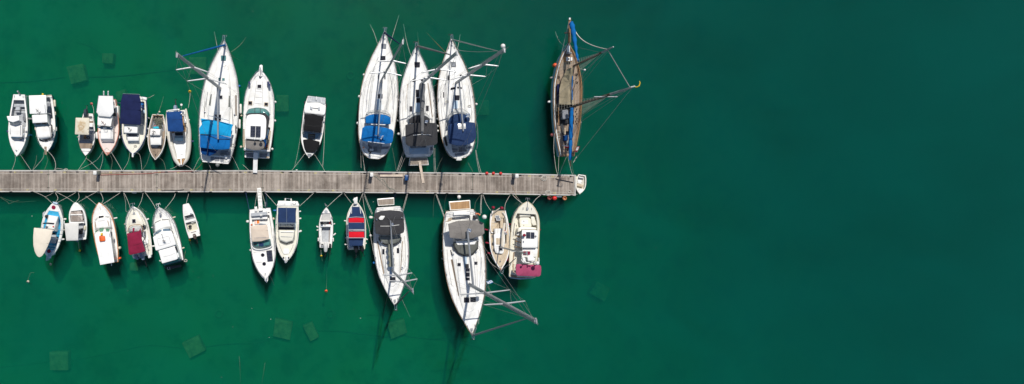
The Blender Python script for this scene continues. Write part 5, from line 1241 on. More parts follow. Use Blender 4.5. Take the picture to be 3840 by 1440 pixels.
b = Boat('sailing_yacht', 'sloop with royal blue bimini', 'white sailboat with royal blue bimini and sprayhood and navy furled jib', 'sailing yacht', N0, U)
b.hull((1443, 116), (1402, 595), 72.5, 'sailr', (1.15, 1.6), WHITE, WHITE, rail=TANTR, rr=.022, toe=.018, wells=[(.05, .24, .7, .65, GREYD, WHITE, .8)])
b.trunk(.30, .88, .56, .34, WHITE, f1=.4)
b.put('deck_hatch', [(1430.5, 164.5), (1448, 165.5), (1447, 182), (1430, 181.5)], GREYM, h=.06, frame=STEEL); b.put('deck_hatch', [(1428, 210.5), (1445, 210.5), (1445, 227.5), (1427.5, 227)], GLASSD, h=.06, frame=STEEL)
for y in (216, 221.5): b.bar('hatch_bar', [(1428, y), (1445, y + .5)], WHITE2, r=.02, dz=.01)
b.rect('deck_hatch', 1416.5, 279, 1421.5, 296, GLASSD, h=.05, frame=WHITE2); b.rect('deck_hatch', 1440.5, 277, 1446, 297, GLASSD, h=.05, frame=WHITE2); b.rect('deck_hatch', 1417, 353, 1434, 369, GLASSD, h=.05, frame=STEEL)
b.rect('pale_blue_panel', 1413, 372, 1430, 414, BLUEW, h=.05)
for l in ([(1419, 310), (1376, 372), (1370, 400)], ): pass
b.bar('jib_sheet', [(1419, 215), (1396, 275), (1379, 340), (1372, 420)], ROPEB, r=.022, dz=.02, smooth=True); b.bar('jib_sheet', [(1459, 268), (1468, 310), (1473, 350), (1474, 410)], ROPEB, r=.018, dz=.02)
b.rig((1427, 306.5), (1511, 154), spr=[(1444, 268.5, 1.65, .25), (1469.5, 227, 1.3, .2)], jib=((1441, 122), (1496, 169), .09, C_NAVY), boom=((1418, 510), 3.4, (.09, .08), ALU), r=(.14, .10), ft=.93)
b.dodger([[(1370, 436), (1378, 419), (1405, 413), (1436, 413), (1458, 424), (1466, 440)], [(1375, 440), (1392, 430), (1410, 428), (1440, 430), (1455, 434), (1465, 442)]], [(1371, 437), (1388, 430), (1410, 427), (1440, 429), (1465, 440), (1465, 466), (1425, 465), (1371, 462)], 1.7, 2.2, GLASSC, C_BLUE)
b.roof('bimini', [(1359, 480), (1371, 472), (1389, 471), (1420, 474), (1446, 479), (1470, 486), (1476, 494), (1473, 528), (1468, 537), (1442, 539), (1380, 532), (1360, 528), (1354, 520)], 3.0, C_BLUE, r=.1, crown=.16, posts=[(1364, 484), (1470, 492), (1468, 530), (1360, 522)])
b.bar('bimini_bow', [(1391, 472.5), (1445, 478.5)], STEEL, r=.03, z=2.75); b.bar('bimini_bow', [(1391, 466), (1445, 468)], WHITE2, r=.05, z=2.6); b.bar('bimini_bow', [(1380, 531), (1442, 538.5)], WHITE2, r=.03, z=3.02)
b.bar('bimini_seam', [(1356, 508), (1420, 500), (1474, 512)], C_BLUE, r=.015, dz=0)
b.bar('traveller', [(1405, 507), (1427, 512)], STEEL, r=.03, z=3.2)
b.block('cockpit_seat', [(1360, 532), (1385, 552), (1380, 562), (1358, 545)], .8, 1.35, GREYD, r=.1); b.put('cockpit_cushion', [(1418, 551), (1460, 549), (1456, 558), (1420, 561)], GREYM, h=.06); b.put('cockpit_cushion', [(1372, 535), (1396, 551), (1394, 560), (1372, 548)], GREYM, h=.06); b.rect('cockpit_sole_grating', 1400, 549, 1415, 567, GREYM, h=.03)
b.put('helm_table', [(1385, 559), (1400, 559), (1399, 567), (1385, 566)], WHITE2, h=.4, frame=STEEL, fw=.03); b.disc('gas_locker', 1387.5, 572.5, 4.5, BLACK, h=.03)
b.ball('lifebuoy', 1363.5, 553, 4, 1.8, mat('salmon lifebuoy', (.7, .33, .2), .6)); b.bar('transom_seam', [(1362, 560), (1378, 578), (1402, 586), (1428, 584), (1448, 570)], GREYR, dz=0, r=.018, smooth=True)
b.flag(1430, 523, 3.6, .5, .55, .9, pole=True)
b.guard(.12, .93, .62, 9); b.pushpit(); b.anchor_bow(); sail_gear(b, seed=1)
b.fender(1364.5, 281, None, None, 4.6, F_WHITE); b.fender(1347, 362, None, None, 5, F_WHITE); b.fender(1341, 462, None, None, 5, F_WHITE)
for y in (375.5, 400.5): b.fender(1497.5, y, None, None, 5, F_WHITE)
b.fender(1491, 452, 1497, 455, 4, F_GREY, 'grey')
b.rope([(1352, 545), (1353.5, 590), (1354.5, 630)], r=.02); b.rope([(1359.5, 575), (1363, 600), (1367, 640)]); b.rope([(1361, 596), (1366, 620), (1369, 640)], r=.018); b.rope([(1471, 555), (1480, 600), (1486, 640)], r=.02, m=ROPED)
b.rope([(1416, 163), (1402, 120), (1387, 90)], 1.8, -.9, kind='port bow rope'); b.rope([(1462, 168), (1480, 110), (1496, 57)], 1.8, -1.0, kind='starboard bow rope')
# --- sailboat with charcoal bimini, top row
b = Boat('sailing_yacht', 'sloop with charcoal bimini and gangplank', 'white sailboat with charcoal bimini, grey boom cover and wooden gangplank onto the pier', 'sailing yacht', N0, U)
b.hull((1559, 170), (1569, 588), 68, 'sail', (1.2, 1.6), WHITE, WHITE, rail=GREYR, rr=.022, toe=.018, wells=[(.04, .24, .55, .7, GREYD, WHITE, .9)])
b.trunk(.32, .84, .60, .30, WHITE, f1=.4)
b.put('deck_hatch', [(1554.5, 233.5), (1574, 234), (1573.5, 252), (1555, 252)], GLASSD, h=.06, frame=BLACKR); b.rect('deck_hatch', 1547, 296, 1557.5, 307, GLASSD, h=.05); b.rect('deck_hatch', 1578, 294.5, 1587, 304, GLASSD, h=.05)
b.rect('saloon_window', 1559.5, 337, 1571, 364, GLASSD, h=.05, frame=GREYR); b.rect('saloon_window', 1561, 368, 1575, 385, GLASSD, h=.05, frame=GREYR); b.rect('pale_blue_panel', 1558, 386.5, 1575, 420, BLUEW, h=.05)  # pale blue panel has the mast's shade put into its colour
b.put('side_window', [(1528, 315), (1531, 316), (1523, 360), (1518.5, 438)], TEAKD, h=.02, n=7); b.put('side_window', [(1603, 311), (1606, 311), (1623, 438), (1619, 436)], TEAKD, h=.02, n=7)
b.rect('cabin_hatch', 1536, 399, 1545, 418, GLASSD, h=.05, frame=GREYR); b.rect('cabin_hatch', 1597.5, 397, 1607, 416, GLASSD, h=.05, frame=GREYR)
b.rig((1575, 318), (1713.5, 197), spr=[(1642, 257, 1.7, .35), (1606, 290, 1.9, .35)], jib=((1566, 173), (1686, 207), .11, C_GREYC), boom=((1583, 502), 3.2, (.30, .16), C_GREYC), r=(.16, .15), ft=.93)
b.bar('sail_cover_strap', [(1578, 402), (1584, 407), (1590, 410)], BLACKR, r=.03, z=3.75); 
b.dodger([[(1533, 442), (1545, 427), (1570, 421), (1595, 424), (1613, 440)], [(1535, 446), (1552, 434), (1572, 431), (1594, 434), (1612, 446)]], [(1535, 446), (1552, 436), (1574, 432), (1596, 435), (1612, 444), (1612, 464), (1534, 461)], 1.7, 2.3, GLASSC, C_CHAR)
b.roof('bimini', [(1520, 468), (1560, 461), (1600, 460), (1634, 461), (1640, 467), (1641, 536), (1633, 543), (1600, 547), (1574, 549), (1530, 547), (1521, 538)], 3.1, C_CHAR, r=.12, crown=.15, posts=[(1524, 474), (1634, 468), (1634, 538), (1526, 540)])
b.bar('bimini_pole', [(1549, 507.5), (1580, 504), (1614.5, 506)], PWHITE, r=.035, dz=.03); b.bar('bimini_seam', [(1568, 466), (1568, 545)], C_CHAR, r=.015, dz=0)
b.put('shade_tinted_transom', [(1534, 552), (1626, 548), (1622, 576), (1536, 578)], BLUEW, h=.02); b.rect('transom_vent', 1549, 553, 1552, 562, GREYM, h=.04); b.rect('transom_vent', 1589.5, 551, 1593, 561, GREYM, h=.04); b.disc('filler_cap', 1570.5, 557, 3, BLACK, h=.05); b.rect('side_locker', 1613, 547, 1621, 564, GREYM, h=.04)  # blue grey of the transom panel is shade put into its colour
b.block('bathing_platform', [(1536.5, 590), (1604, 590), (1608, 619), (1532.5, 621)], .35, .62, WHITE, r=.06); b.put('platform_teak', [(1539, 592.5), (1602, 592.5), (1605, 616.5), (1535, 618.5)], TEAK, h=.02)
gp = MB(); a_, c_ = W(1573, 604, .85), W(1587.5, 686, PZ + .07); d_ = (c_ - a_); sd_ = Vector((-d_.y, d_.x, 0)).normalized(); gp.loft([[p + sd_ * u * .14 + Vector((0, 0, v)) for u, v in ((-1, -.02), (1, -.02), (1, .03), (-1, .03))] for p in (a_, c_)]); b.mk('gangplank', gp, PLKL, flat=True)
b.flag(1602, 462, 3.7, .35, .65, 1.2); b.guard(.12, .93, .62, 9); b.pushpit(); b.anchor_bow(CLEATM); sail_gear(b, seed=2)
b.fender(1500, 501, 1494, 502, 5, F_WHITE); 
for y, m, c in ((412, F_WHITE, 'white'), (421, F_WHITE, 'white'), (446, F_WHITE, 'navy capped white'), (473, F_WHITE, 'large white'), (491, F_WHITE, 'white')): b.fender(1641, y, None, None, 4.6, m, c)
b.rope([(1515, 560), (1502, 600), (1488, 642)], r=.025); b.rope([(1518, 560), (1506, 604), (1491, 642)], r=.025); b.rope([(1524, 580), (1510, 612), (1497, 643)], r=.018); b.rope([(1627, 555), (1628, 600), (1629, 648)], r=.024); b.rope([(1631, 555), (1632, 600), (1635, 648)], r=.024); b.rope([(1660, 590), (1648, 614), (1636, 646)], .5, m=ROPED, r=.014)
b.rope([(1541, 208), (1527, 160), (1513, 90)], 1.8, -1.2, kind='port bow rope'); b.rope([(1573, 190), (1570, 160), (1566, 120)], 1.8, -1.6, kind='starboard bow rope', m=ROPED)
# --- sailboat with navy bimini
b = Boat('sailing_yacht', 'sloop with navy bimini', 'white sailboat with navy bimini and sprayhood and a white radome at its masthead', 'sailing yacht', N0, U)
b.hull((1691, 142), (1726, 593), 70, 'sailr', (1.2, 1.6), WHITE, WHITE, rail=TANTR, rr=.022, toe=.018, wells=[(.05, .24, .6, .7, GREYD, WHITE, .85)])
b.trunk(.32, .84, .58, .34, WHITE, f1=.4)
b.put('deck_hatch', [(1691.5, 233), (1708, 233), (1709, 250), (1692.5, 250.5)], GREYM, h=.06, frame=BLACKR); b.rect('deck_hatch', 1678.5, 284, 1685.5, 300, GLASSD, h=.05, frame=GREYR); b.rect('deck_hatch', 1724, 280, 1731, 287, GLASSD, h=.05)
b.put('front_window', [(1690, 329), (1707, 326), (1707, 334), (1689, 338)], GLASSD, h=.03); b.put('front_window', [(1714, 325), (1731, 326), (1732, 334), (1714, 331)], GLASSD, h=.03); b.rect('saloon_hatch', 1706, 358, 1722, 375, GLASSD, h=.05, frame=BLACKR)
b.rect('pale_blue_panel', 1700, 378, 1716, 408, BLUEW, h=.04); b.rect('side_window', 1661.5, 345, 1665, 366, GLASSD, h=.02); b.bar('jib_sheet', [(1689, 190), (1680, 260), (1668, 330), (1666, 400)], ROPEB, r=.018, dz=.02); b.bar('name_strip', [(1702, 409), (1736, 407)], TANTR, r=.02, dz=.0)
b.rig((1709, 312), (1890.5, 186), spr=[(1751, 277, 1.8, .35), (1810, 241, 1.4, .3)], jib=((1696, 148), (1870, 187), .055, ALU), boom=((1737.5, 492), 3.3, (.10, .09), ALU), r=(.16, .15), ft=.95)
b.ball('radome', 1886, 172.5, 8.6, 19.0, PWHITE)
b.wire((1716, 187), (1866, 191), 1.9, 18.0, m=WIRE, r=.02, name='loose_halyard', sag=.6)
b.dodger([[(1679, 452), (1681, 433), (1705, 413), (1731, 409), (1756, 421), (1765, 443)], [(1683, 452), (1690, 438), (1706, 428), (1732, 425), (1755, 434), (1762, 448)]], [(1682, 452), (1688, 440), (1706, 429), (1734, 426), (1757, 436), (1763, 450), (1758, 459), (1700, 463), (1681, 466)], 1.7, 2.3, GLASSC, C_NAVY2)
b.roof('bimini', [(1679, 472), (1690, 464), (1722, 457), (1755, 457), (1782, 460), (1784, 480), (1787, 512), (1775, 534), (1746, 545), (1712, 546), (1684, 538), (1681, 505)], 3.1, C_NAVY2, r=.12, crown=.18, posts=[(1684, 476), (1778, 464), (1776, 528), (1686, 532)])
b.put('bimini_window', [(1717, 464.5), (1745, 463.5), (1746, 482), (1719, 483.5)], GLASSC, h=.03, frame=C_WHITE, fw=.04); b.bar('bimini_seam', [(1684, 512), (1700, 504), (1735, 499), (1785, 502)], C_NAVY2, r=.018, dz=0)
b.put('cockpit_cushion', [(1684, 553), (1717, 556), (1717, 566), (1687, 563)], GREYM, h=.06, frame=WHITE2); b.put('cockpit_cushion', [(1740, 553), (1771, 546), (1772, 556), (1741, 561)], GREYM, h=.06, frame=WHITE2); b.rect('cockpit_table', 1720, 552, 1733, 569, GREYM, h=.04); b.put('transom_grating', [(1705, 575), (1741, 571), (1742, 582), (1706, 584)], GREYM, h=.04)
b.roof('folded_ladder', [(1711, 593), (1730, 592), (1733, 598), (1730, 602), (1711, 602)], 1.2, PWHITE, th=.25, r=.08, crown=.05)
b.flag(1758, 440, 3.4, .45, .7, 1.2); b.guard(.12, .93, .62, 9); b.pushpit(); b.anchor_bow(CLEATM); sail_gear(b, seed=3)
b.coil(1676, 382, .2); b.coil(1760, 398, .2); b.block('dan_buoy_holder', [(1666, 512), (1672, 512), (1680, 545), (1674, 548)], 1.2, 1.6, BLACKR, r=.03)
b.bar('paddle_board_rail', [(1786, 455), (1791, 480), (1792, 530), (1788, 558)], STEEL, r=.03, z=2.0, smooth=True)
b.fender(1785, 391, None, None, 5, F_WHITE)
b.rope([(1783, 562), (1790, 605), (1799, 652)], r=.026); b.rope([(1785, 562), (1795, 610), (1806, 653)], r=.026); b.rope([(1755, 610), (1766, 628), (1773, 644)], .2, m=ROPED, r=.016)
b.rope([(1670, 195), (1645, 168), (1600, 122)], 1.8, -1.4, kind='port bow rope', m=ROPER); b.rope([(1715, 185), (1720, 165), (1726, 128)], 1.8, -1.0, kind='starboard bow rope')
# --- old schooner
b = Boat('schooner', 'old wooden ketch', 'old two masted wooden sailing boat with tan awning, blue sail covers and rope ladders', 'sailing boat', N0, U)
b.hull((2133, 158), (2126, 585), 54, [(0, .50), (.15, .74), (.3, .92), (.5, 1), (.65, .96), (.8, .72), (.9, .42), (1, .04)], (1.3, 1.9), BLUEW, TEAKD, rail=TANTR, rr=.04, boot=mat('hull blue band', (.22, .40, .56), .4), wells=[(.04, .22, .75, .8, GREYM, TANTR, .7), (.28, .36, .7, .9, BLACKR, TANTR, .75)])
for sg in (-1, 1):
    mb = MB(); mb.tube([b.loc(t, sg * (b.w(t) - .10), b.zd(t) + .10) for t in [i / 30 for i in range(31)]], .055, 5); b.mk('cap_rail', mb, WHITE if sg < 0 else TANTR)
    mb = MB(); mb.tube([b.loc(t, sg * (b.w(t) - .24), b.zd(t) + .06) for t in [i / 30 for i in range(30)]], .03, 5); b.mk('waterway', mb, TANTR)
b.bar('bowsprit', [(2134, 160), (2135, 120), (2136.5, 70)], TANTR, r=.14, z=[2.0, 2.2, 2.5]); b.bar('bowsprit_tip', [(2136, 74), (2136.5, 67)], WHITE2, r=.09, z=2.6)
for x, x2 in ((2105, 2134), (2122, 2135), (2141, 2137)): b.wire((x, 205 if x < 2110 else 160), (x2, 76), 1.9, 2.5, r=.02, name='bobstay')
b.bar('anchor', [(2118, 124), (2130, 122), (2140, 126)], TANTR, r=.10, z=1.9); b.bar('windlass_cover', [(2132, 172), (2131, 196)], WHITE2, r=.16, z=2.15); b.bar('windlass', [(2123, 199), (2143, 199)], ALU, r=.10, z=2.1)
b.block('skylight', [(2119, 212), (2145, 212), (2145, 232), (2120, 232)], 1.7, 2.15, TANTR, r=.02); b.rect('skylight_lid', 2123, 215, 2141, 229, OFFW, h=.04); b.disc('skylight_port', 2132, 221.5, 3.2, GLASSD, h=.07)
b.block('deckhouse', [(2107, 300), (2160, 300), (2162, 395), (2108, 395)], 1.4, 2.0, TEAKD, r=.06)
a = [b.p(x, y, z) for x, y, z in ((2124, 254, 2.9), (2148, 252, 2.9), (2150, 268, 3.2))]
# tan awning slung over a ridge line
ridge = [(2138, 254), (2135, 290), (2132, 330), (2128, 392)]; port = [(2124, 262), (2106, 300), (2098, 335), (2096, 391)]; star = [(2150, 253), (2146, 290), (2147, 330), (2152, 392)]
mb = MB(); rg = []
for i in range(19):
    u = i / 18 * 3; k = min(2, int(u)); f = u - k; l = lambda P: (P[k][0] * (1 - f) + P[k + 1][0] * f, P[k][1] * (1 - f) + P[k + 1][1] * f)
    r_, p_, s_ = l(ridge), l(port), l(star); row = []
    for j in range(9):
        v = j / 8; wob = .06 * math.sin(i * 1.1 + j * .9)
        if v < .5: e, g, w_ = p_, r_, v * 2
        else: e, g, w_ = s_, r_, (1 - v) * 2
        row.append(b.p(e[0] * (1 - w_) + g[0] * w_, e[1] * (1 - w_) + g[1] * w_, 2.45 + .75 * w_ ** 1.2 + wob))
    rg.append(row)
mb.loft(rg, closed=False, cap=(False, False)); mb.loft([[q - Vector((0, 0, .02)) for q in r] for r in rg], closed=False, cap=(False, False)); b.mk('tan_awning', mb, C_TAN, ang=70)
b.bar('blue_rolled_sail', [(2147, 285), (2145, 330), (2146, 375)], C_BLUE, r=.055, z=3.1); b.bar('navy_side_cloth', [(2093, 316), (2094, 360), (2096, 398)], C_NAVY, r=.16, z=1.9)
P = [b.p(x, y, z) for x, y, z in ((2138, 86, 3.2), (2144, 92, 3.3), (2150, 120, 3.6), (2156, 160, 4.0), (2162, 200, 4.4), (2168, 228, 4.8))]; mb = MB(); P = catmull(P, 5); mb.tube(P, [.12 + .14 * math.sin(math.pi * min(1, .25 + i / len(P))) - .04 * math.sin(i * 1.7) for i in range(len(P))], 10); b.mk('blue_covered_jib', mb, C_BLUE, ang=60)
P = [b.p(x, y, z) for x, y, z in ((2144, 404, 3.6), (2142.5, 440, 3.5), (2140.5, 500, 3.4), (2139, 560, 3.3), (2138, 600, 3.2))]; mb = MB(); P = catmull(P, 6); mb.tube(P, [.10 + .11 * (1 - abs(i / len(P) - .4)) + .03 * math.sin(i * 2.1) for i in range(len(P))], 10); b.mk('blue_covered_boom', mb, C_BLUE, ang=60)
b.bar('boom_end', [(2138.5, 598), (2139.5, 624)], TANTR, r=.06, z=3.2); b.coil(2138, 530, .22)
b.block('dark_cockpit_tarp', [(2097, 392), (2150, 388), (2150, 436), (2098, 440)], 1.5, 2.25, C_BLACK, r=.1); b.block('grey_locker', [(2109, 412), (2131, 410), (2133, 445), (2110, 447)], 1.9, 2.5, GREYM, r=.15); b.block('grey_locker', [(2138, 408), (2152, 410), (2152, 435), (2140, 436)], 1.5, 2.1, GREYM, r=.05)
b.block('dark_cockpit_coaming', [(2107, 447), (2132, 447), (2132, 464), (2108, 463)], 1.4, 1.75, BLACKR, r=.04); b.block('wood_seat', [(2114, 477), (2122, 477), (2122, 505), (2114, 503)], .8, 1.4, TANDK, r=.03); b.block('blue_cushion', [(2114, 508), (2131, 507), (2130, 527), (2113, 527)], .9, 1.5, C_BLUED, r=.06)
b.block('red_bag', [(2121, 546), (2132, 546), (2132, 554), (2121, 554)], .9, 1.4, C_RED, r=.08); b.bar('tiller', [(2110, 545), (2128, 549), (2138, 545)], STEEL, r=.04, z=1.9); b.bar('transom_cap', [(2103, 584), (2150, 582)], TANTR, r=.12, z=1.36)
b.bar('long_deck_spar', [(2094, 393), (2095, 470)], TANTR, r=.06, z=2.1); b.coil(2092, 497, .3); b.coil(2094, 517, .25); b.block('deck_box', [(2108, 450), (2116, 480), (2112, 500), (2104, 470)], 1.35, 1.5, TANDK, r=.03)
for i in range(8): b.winch(2158 + i % 2 * 4, 400 + i * 9, BLACKR, .05)
for x, y in ((2092, 290), (2160, 280), (2161, 310)): b.coil(x, y, .16, CLEATM)
def mast2(b, base, tip, rl, ru, mlow, mup, usplit, name='mast'):
    b0 = b.on(*base); a = b.tr(*tip); a0 = W(a[0], a[1], 0); k = (b0.x * a0.x + b0.y * a0.y) / (a0.x ** 2 + a0.y ** 2); tp = W(a[0], a[1], H * (1 - k)); sp = b0.lerp(tp, usplit)
    mb = MB(); mb.tube([b0, b0.lerp(sp, .5), sp], [rl, rl, rl * .92], 12); b.mk('mast', mb, mlow)
    mb = MB(); mb.tube([sp - (tp - b0).normalized() * .6 + Vector((.02, 0, 0)), sp.lerp(tp, .5), tp], [ru, ru * .9, ru * .6], 12); b.mk('topmast', mb, mup); return b0, tp, sp
m1b, m1t, m1s = mast2(b, (2150, 398), (2372, 327), .15, .13, MASTW, ALUD, .68)
m0b, m0t, m0s = mast2(b, (2152, 247.5), (2300, 175.5), .13, .10, MASTW, ALUD, .74)
q = b.on_line(2272, 361, m1b, m1t); mb = MB(); mb.tube([q - b.fw * .1 - b.lat * 1.15, q - b.fw * .1 + b.lat * 1.15], .05, 8); b.mk('crosstree', mb, ALU)
def ratline(b, side, t, top, n, w=.9, m=ROPED):
    mb = MB(); A_ = [b.loc(t + d, side * (b.w(t) - .02), b.zd(t) + .15) for d in (-w / b.L, 0, w / b.L)]
    for a_ in A_: mb.tube([a_, top], .012, 5)
    for i in range(1, n):
        f = i / n * .93; mb.tube([A_[0].lerp(top, f), A_[2].lerp(top, f)], .011, 4)
    b.mk('rope_ladder', mb, m)
RL = mat('pale ladder rope', (.45, .43, .36), .9)
ratline(b, 1, .42, m1s, 22, .7, RL); ratline(b, -1, .42, m1s, 18, .4, RL); ratline(b, 1, .77, m0s, 18, .3, RL); ratline(b, -1, .77, m0s, 18, .4, RL)
mb = MB(); mb.tube([m0t - Vector((0, 0, 1.2)), m1t - Vector((0, 0, .4))], .035, 5); b.mk('triatic_stay', mb, WIRE)
mb = MB(); a_ = b.p(2151, 96, 3.2); z_ = m0b.lerp(m0t, .88); mb.tube([a_.lerp(z_, i / 16) - Vector((0, 0, 4 * 1.6 * (i / 16) * (1 - i / 16))) for i in range(17)], .045, 6); b.mk('sagging_forestay', mb, ROPE)
for (t, v, tp_, f) in ((.36, 1, m1t, .97), (.30, 1, m1t, .97), (.34, 1, m1s, .98), (.38, 1, m1s, .98), (.70, 1, m0s, 1), (.67, 1, m0s, 1), (.64, 1, m0t, .93), (.36, -1, m1s, .98), (.70, -1, m0s, .98), (.5, -1, m0t, .9), (.97, 0, m0s, .98)):
    mb = MB(); bb = m1b if tp_ in (m1t, m1s) else m0b; mb.tube([b.loc(t, v * (b.w(t) - .02), b.zd(t) + .1), bb.lerp(tp_, f)], .011, 4); b.mk('shroud', mb, WIRE)
mb = MB(); mb.tube([m1t, b.p(2149, 608, 3.0)], .018, 4); mb.tube([b.p(2149, 608, 3.0), b.loc(0, 1.0, 1.6)], .018, 4); b.mk('backstay', mb, WIRE)
q = m1t + Vector((0, 0, .1)); mb = MB(); mb.tube([q, q + Vector((.35, 0, .1)), q + Vector((.45, .1, .15))], .03, 5); mb.tube([q + Vector((.45, .05, .15)), q + Vector((.5, .35, .25)), q + Vector((.44, .5, .25))], [.045, .04, .02], 8); b.mk('yellow_windsock', mb, B_YELLOW); mb = MB(); mb.tube([q - Vector((.15, 0, .1)), q + Vector((.1, .05, .15))], .06, 8); b.mk('masthead_block', mb, PWHITE)
b.flag(2165, 570, 2.6, .7, .55, 1.1, cols=(C_MAROON, WHITE2)); b.wire((2150, 610), (2163, 588), 2.6, 2.4, m=ROPE, r=.02)
b.guard(.1, .9, .5, 8, pulpit=False, wires=1)
b.fender(2081, 245.3, None, None, 8.2, B_ORANGE, 'large round orange', z=.5); b.fender(2071, 505.5, None, None, 6.8, B_PINK, 'round faded orange', z=.5); b.fender(2058, 382, 2070, 380, 4.4, F_WHITE); b.fender(2066, 292, 2076, 290, 4, F_GREY, 'grey'); b.fender(2175.5, 459.5, None, None, 4, F_GREY, 'grey'); b.fender(2191, 263, None, None, 4, F_WHITE)
b.rope([(2079, 500), (2078, 560), (2086, 630), (2092, 655)], r=.03); b.rope([(2096, 584), (2095.5, 640), (2094.5, 656)], r=.028); b.rope([(2126, 585), (2110, 625), (2098, 655)], r=.026); b.rope([(2130, 588), (2138, 620), (2147, 655)], r=.026); b.rope([(2144, 600), (2148, 630), (2153, 656)], r=.02, m=ROPED)
b.rope([(2122, 175), (2100, 155), (2082, 118)], 1.9, -.8, kind='port bow rope'); b.rope([(2088, 255), (2104, 262), (2108, 268)], 1.0, 1.6, sag=0, kind='buoy lanyard')
# --- dinghy at the pier tip
b = Boat('rowing_dinghy', 'small dinghy at the pier tip', 'small cream and white rowing dinghy tied across the pier tip', 'dinghy', X4, U)
b.hull((2113, 578), (2162, 196), 100, [(0, .72), (.15, .88), (.4, 1), (.6, .96), (.75, .76), (.88, .42), (1, .03)], (.45, .6), mat('grey dinghy hull', (.38, .38, .34), .5), WHITE, rail=CREAM, rr=.03, wells=[(.03, .72, .07, .14, mat('dinghy floor', (.60, .57, .50), .7), CREAM)])
b.block('thwart', [(2055, 370), (2200, 395), (2180, 442), (2048, 412)], .15, .42, TANDK, r=.03, crown=.01); b.block('stern_bench', [(2100, 222), (2200, 248), (2205, 268), (2098, 250)], .15, .42, WHITE2, r=.03); b.block('floor_board', [(2080, 280), (2160, 300), (2150, 385), (2062, 358)], .15, .22, WHITE2, r=.03)
for y in (280, 330): b.bar('floor_seam', [(2075, y), (2170, y + 20)], GREYR, z=.24, r=.012)
b.disc('transom_fitting', 2172, 190, 8, GREYD, h=.06); b.line([(2070, 520), (2110, 470), (2100, 500)], ROPE, r=.02)
b.rope([(2085, 200), (2050, 203), (2005, 210)], .5, sag=.02, r=.018); b.rope([(2070, 582), (2040, 582), (2008, 584)], .4, sag=.02, r=.02)

# ================================================================== lower row of boats
# --- sky blue boat with the cream awning
b = Boat('fishing_boat', 'sky blue decked boat', 'double ended white boat with sky blue deck, two dark red discs and a cream awning', 'fishing boat', M_, D_)
b.hull((320, 150), (262, 662), 98, 'dbl', (.8, 1.15), WHITE, CYAN, rail=WHITE, rr=.10, wells=[(.14, .38, .25, .4, CYAN, WHITE)])
def white_cap(b, t0, t1, m=WHITE, name='bow_cap'):
    mb = MB(); n = 8; rows = []
    for i in range(n + 1):
        t = t0 + (t1 - t0) * i / n; x = b.w(t) - .03; rows.append([b.loc(t, -x, b.zd(t) + .05), b.loc(t, 0, b.zd(t) + .08), b.loc(t, x, b.zd(t) + .05)])
    mb.loft(rows, closed=False, cap=(False, False)); b.mk(name, mb, m); b.solid(mb)
def wide_gunwale(b, wd, m, t0=0, t1=1):
    for sg in (-1, 1):
        mb = MB(); rows = []
        for i in range(31):
            t = t0 + (t1 - t0) * i / 30; x = b.w(t); rows.append([b.loc(t, sg * x, b.zd(t) + .03), b.loc(t, sg * (x - .02), b.zd(t) + .07), b.loc(t, sg * max(.01, x - wd), b.zd(t) + .07), b.loc(t, sg * max(.005, x - wd), b.zd(t) - .02)])
        mb.loft(rows, closed=False, cap=(False, False)); b.mk('gunwale', mb, m); b.solid(mb)
white_cap(b, .84, .99); white_cap(b, .01, .12, BLUEW, 'stern_cap'); wide_gunwale(b, .18, WHITE)
b.disc('red_bow_disc', 308, 197, 19, C_MAROON, h=.04); b.disc('red_stern_disc', 263, 615, 18, C_MAROON, h=.04)
b.cabin('wheelhouse', [(262, 272), (350, 286), (330, 348), (306, 425), (222, 400), (244, 345)], [(256, 268), (358, 284), (358, 360), (346, 430), (230, 412), (240, 345)], 1.0, 1.8, WHITE, r=.06, zb=1.0)
b.put('front_window', [(242, 340), (316, 346), (310, 360), (236, 352)], GLASSD, h=.04); b.disc('red_lamp', 306, 380, 6, B_RED, h=.1); b.winch(250, 378); b.winch(240, 384)
b.block('engine_box', [(282, 460), (330, 460), (322, 540), (274, 540)], .5, 1.1, GREYD, r=.03); b.put('dark_cockpit_hatch', [(296, 440), (326, 438), (324, 456), (290, 456)], GLASSD, h=.04)
b.block('folded_outboard', [(222, 272), (250, 268), (250, 298), (226, 300)], 1.0, 1.35, BLACK, r=.06); b.put('grey_side_tarp', [(206, 250), (232, 230), (222, 270), (204, 290)], GREYD, h=.06)
b.roof('awning', [(119, 391), (301, 410), (275, 510), (252, 565), (222, 625), (196, 662), (172, 674), (150, 662), (128, 622), (114, 560), (112, 480)], 2.75, C_CREAM, th=.05, r=.1, crown=.14, posts=[(130, 398), (292, 412), (230, 600)])
b.bar('awning_seam', [(116, 540), (262, 540)], C_CREAM, r=.015, dz=0); b.bar('awning_seam', [(205, 400), (170, 668)], C_CREAM, r=.012, dz=0)
b.bar('cross_pole', [(200, 395), (400, 415)], STEEL, r=.03, z=1.9); b.bar('cross_pole', [(205, 492), (390, 500)], STEEL, r=.03, z=1.6); b.bar('cross_pole', [(240, 562), (330, 568)], STEEL, r=.02, z=1.5)
b.block('rudder', [(240, 652), (258, 655), (236, 708), (230, 706)], .1, .9, BLUEW, r=.01); b.put('stern_post', [(250, 652), (290, 640), (284, 682), (262, 686)], BLUEW, h=.03); b.block('swim_step', [(290, 640), (318, 628), (314, 650), (290, 656)], .2, .5, BLUEW, r=.02)
b.block('bow_block', [(298, 142), (344, 154), (342, 172), (300, 162)], 1.1, 1.35, BLUEW, r=.02); b.guard(.5, .85, .4, 3, pulpit=False, wires=1)
b.fender(400, 311, 422, 309, 9, F_WHITE); b.fender(388, 412, 406, 412, 8, F_BEIG, 'cream'); b.fender(384, 502, 404, 501, 8, F_WHITE)
b.rope([(292, 158), (210, 90), (112, 45)]); b.rope([(318, 158), (344, 110), (318, 50)], r=.026); b.rope([(322, 162), (430, 104), (534, 45)]); b.rope([(222, 98), (280, 70), (310, 48)], .6, r=.018)
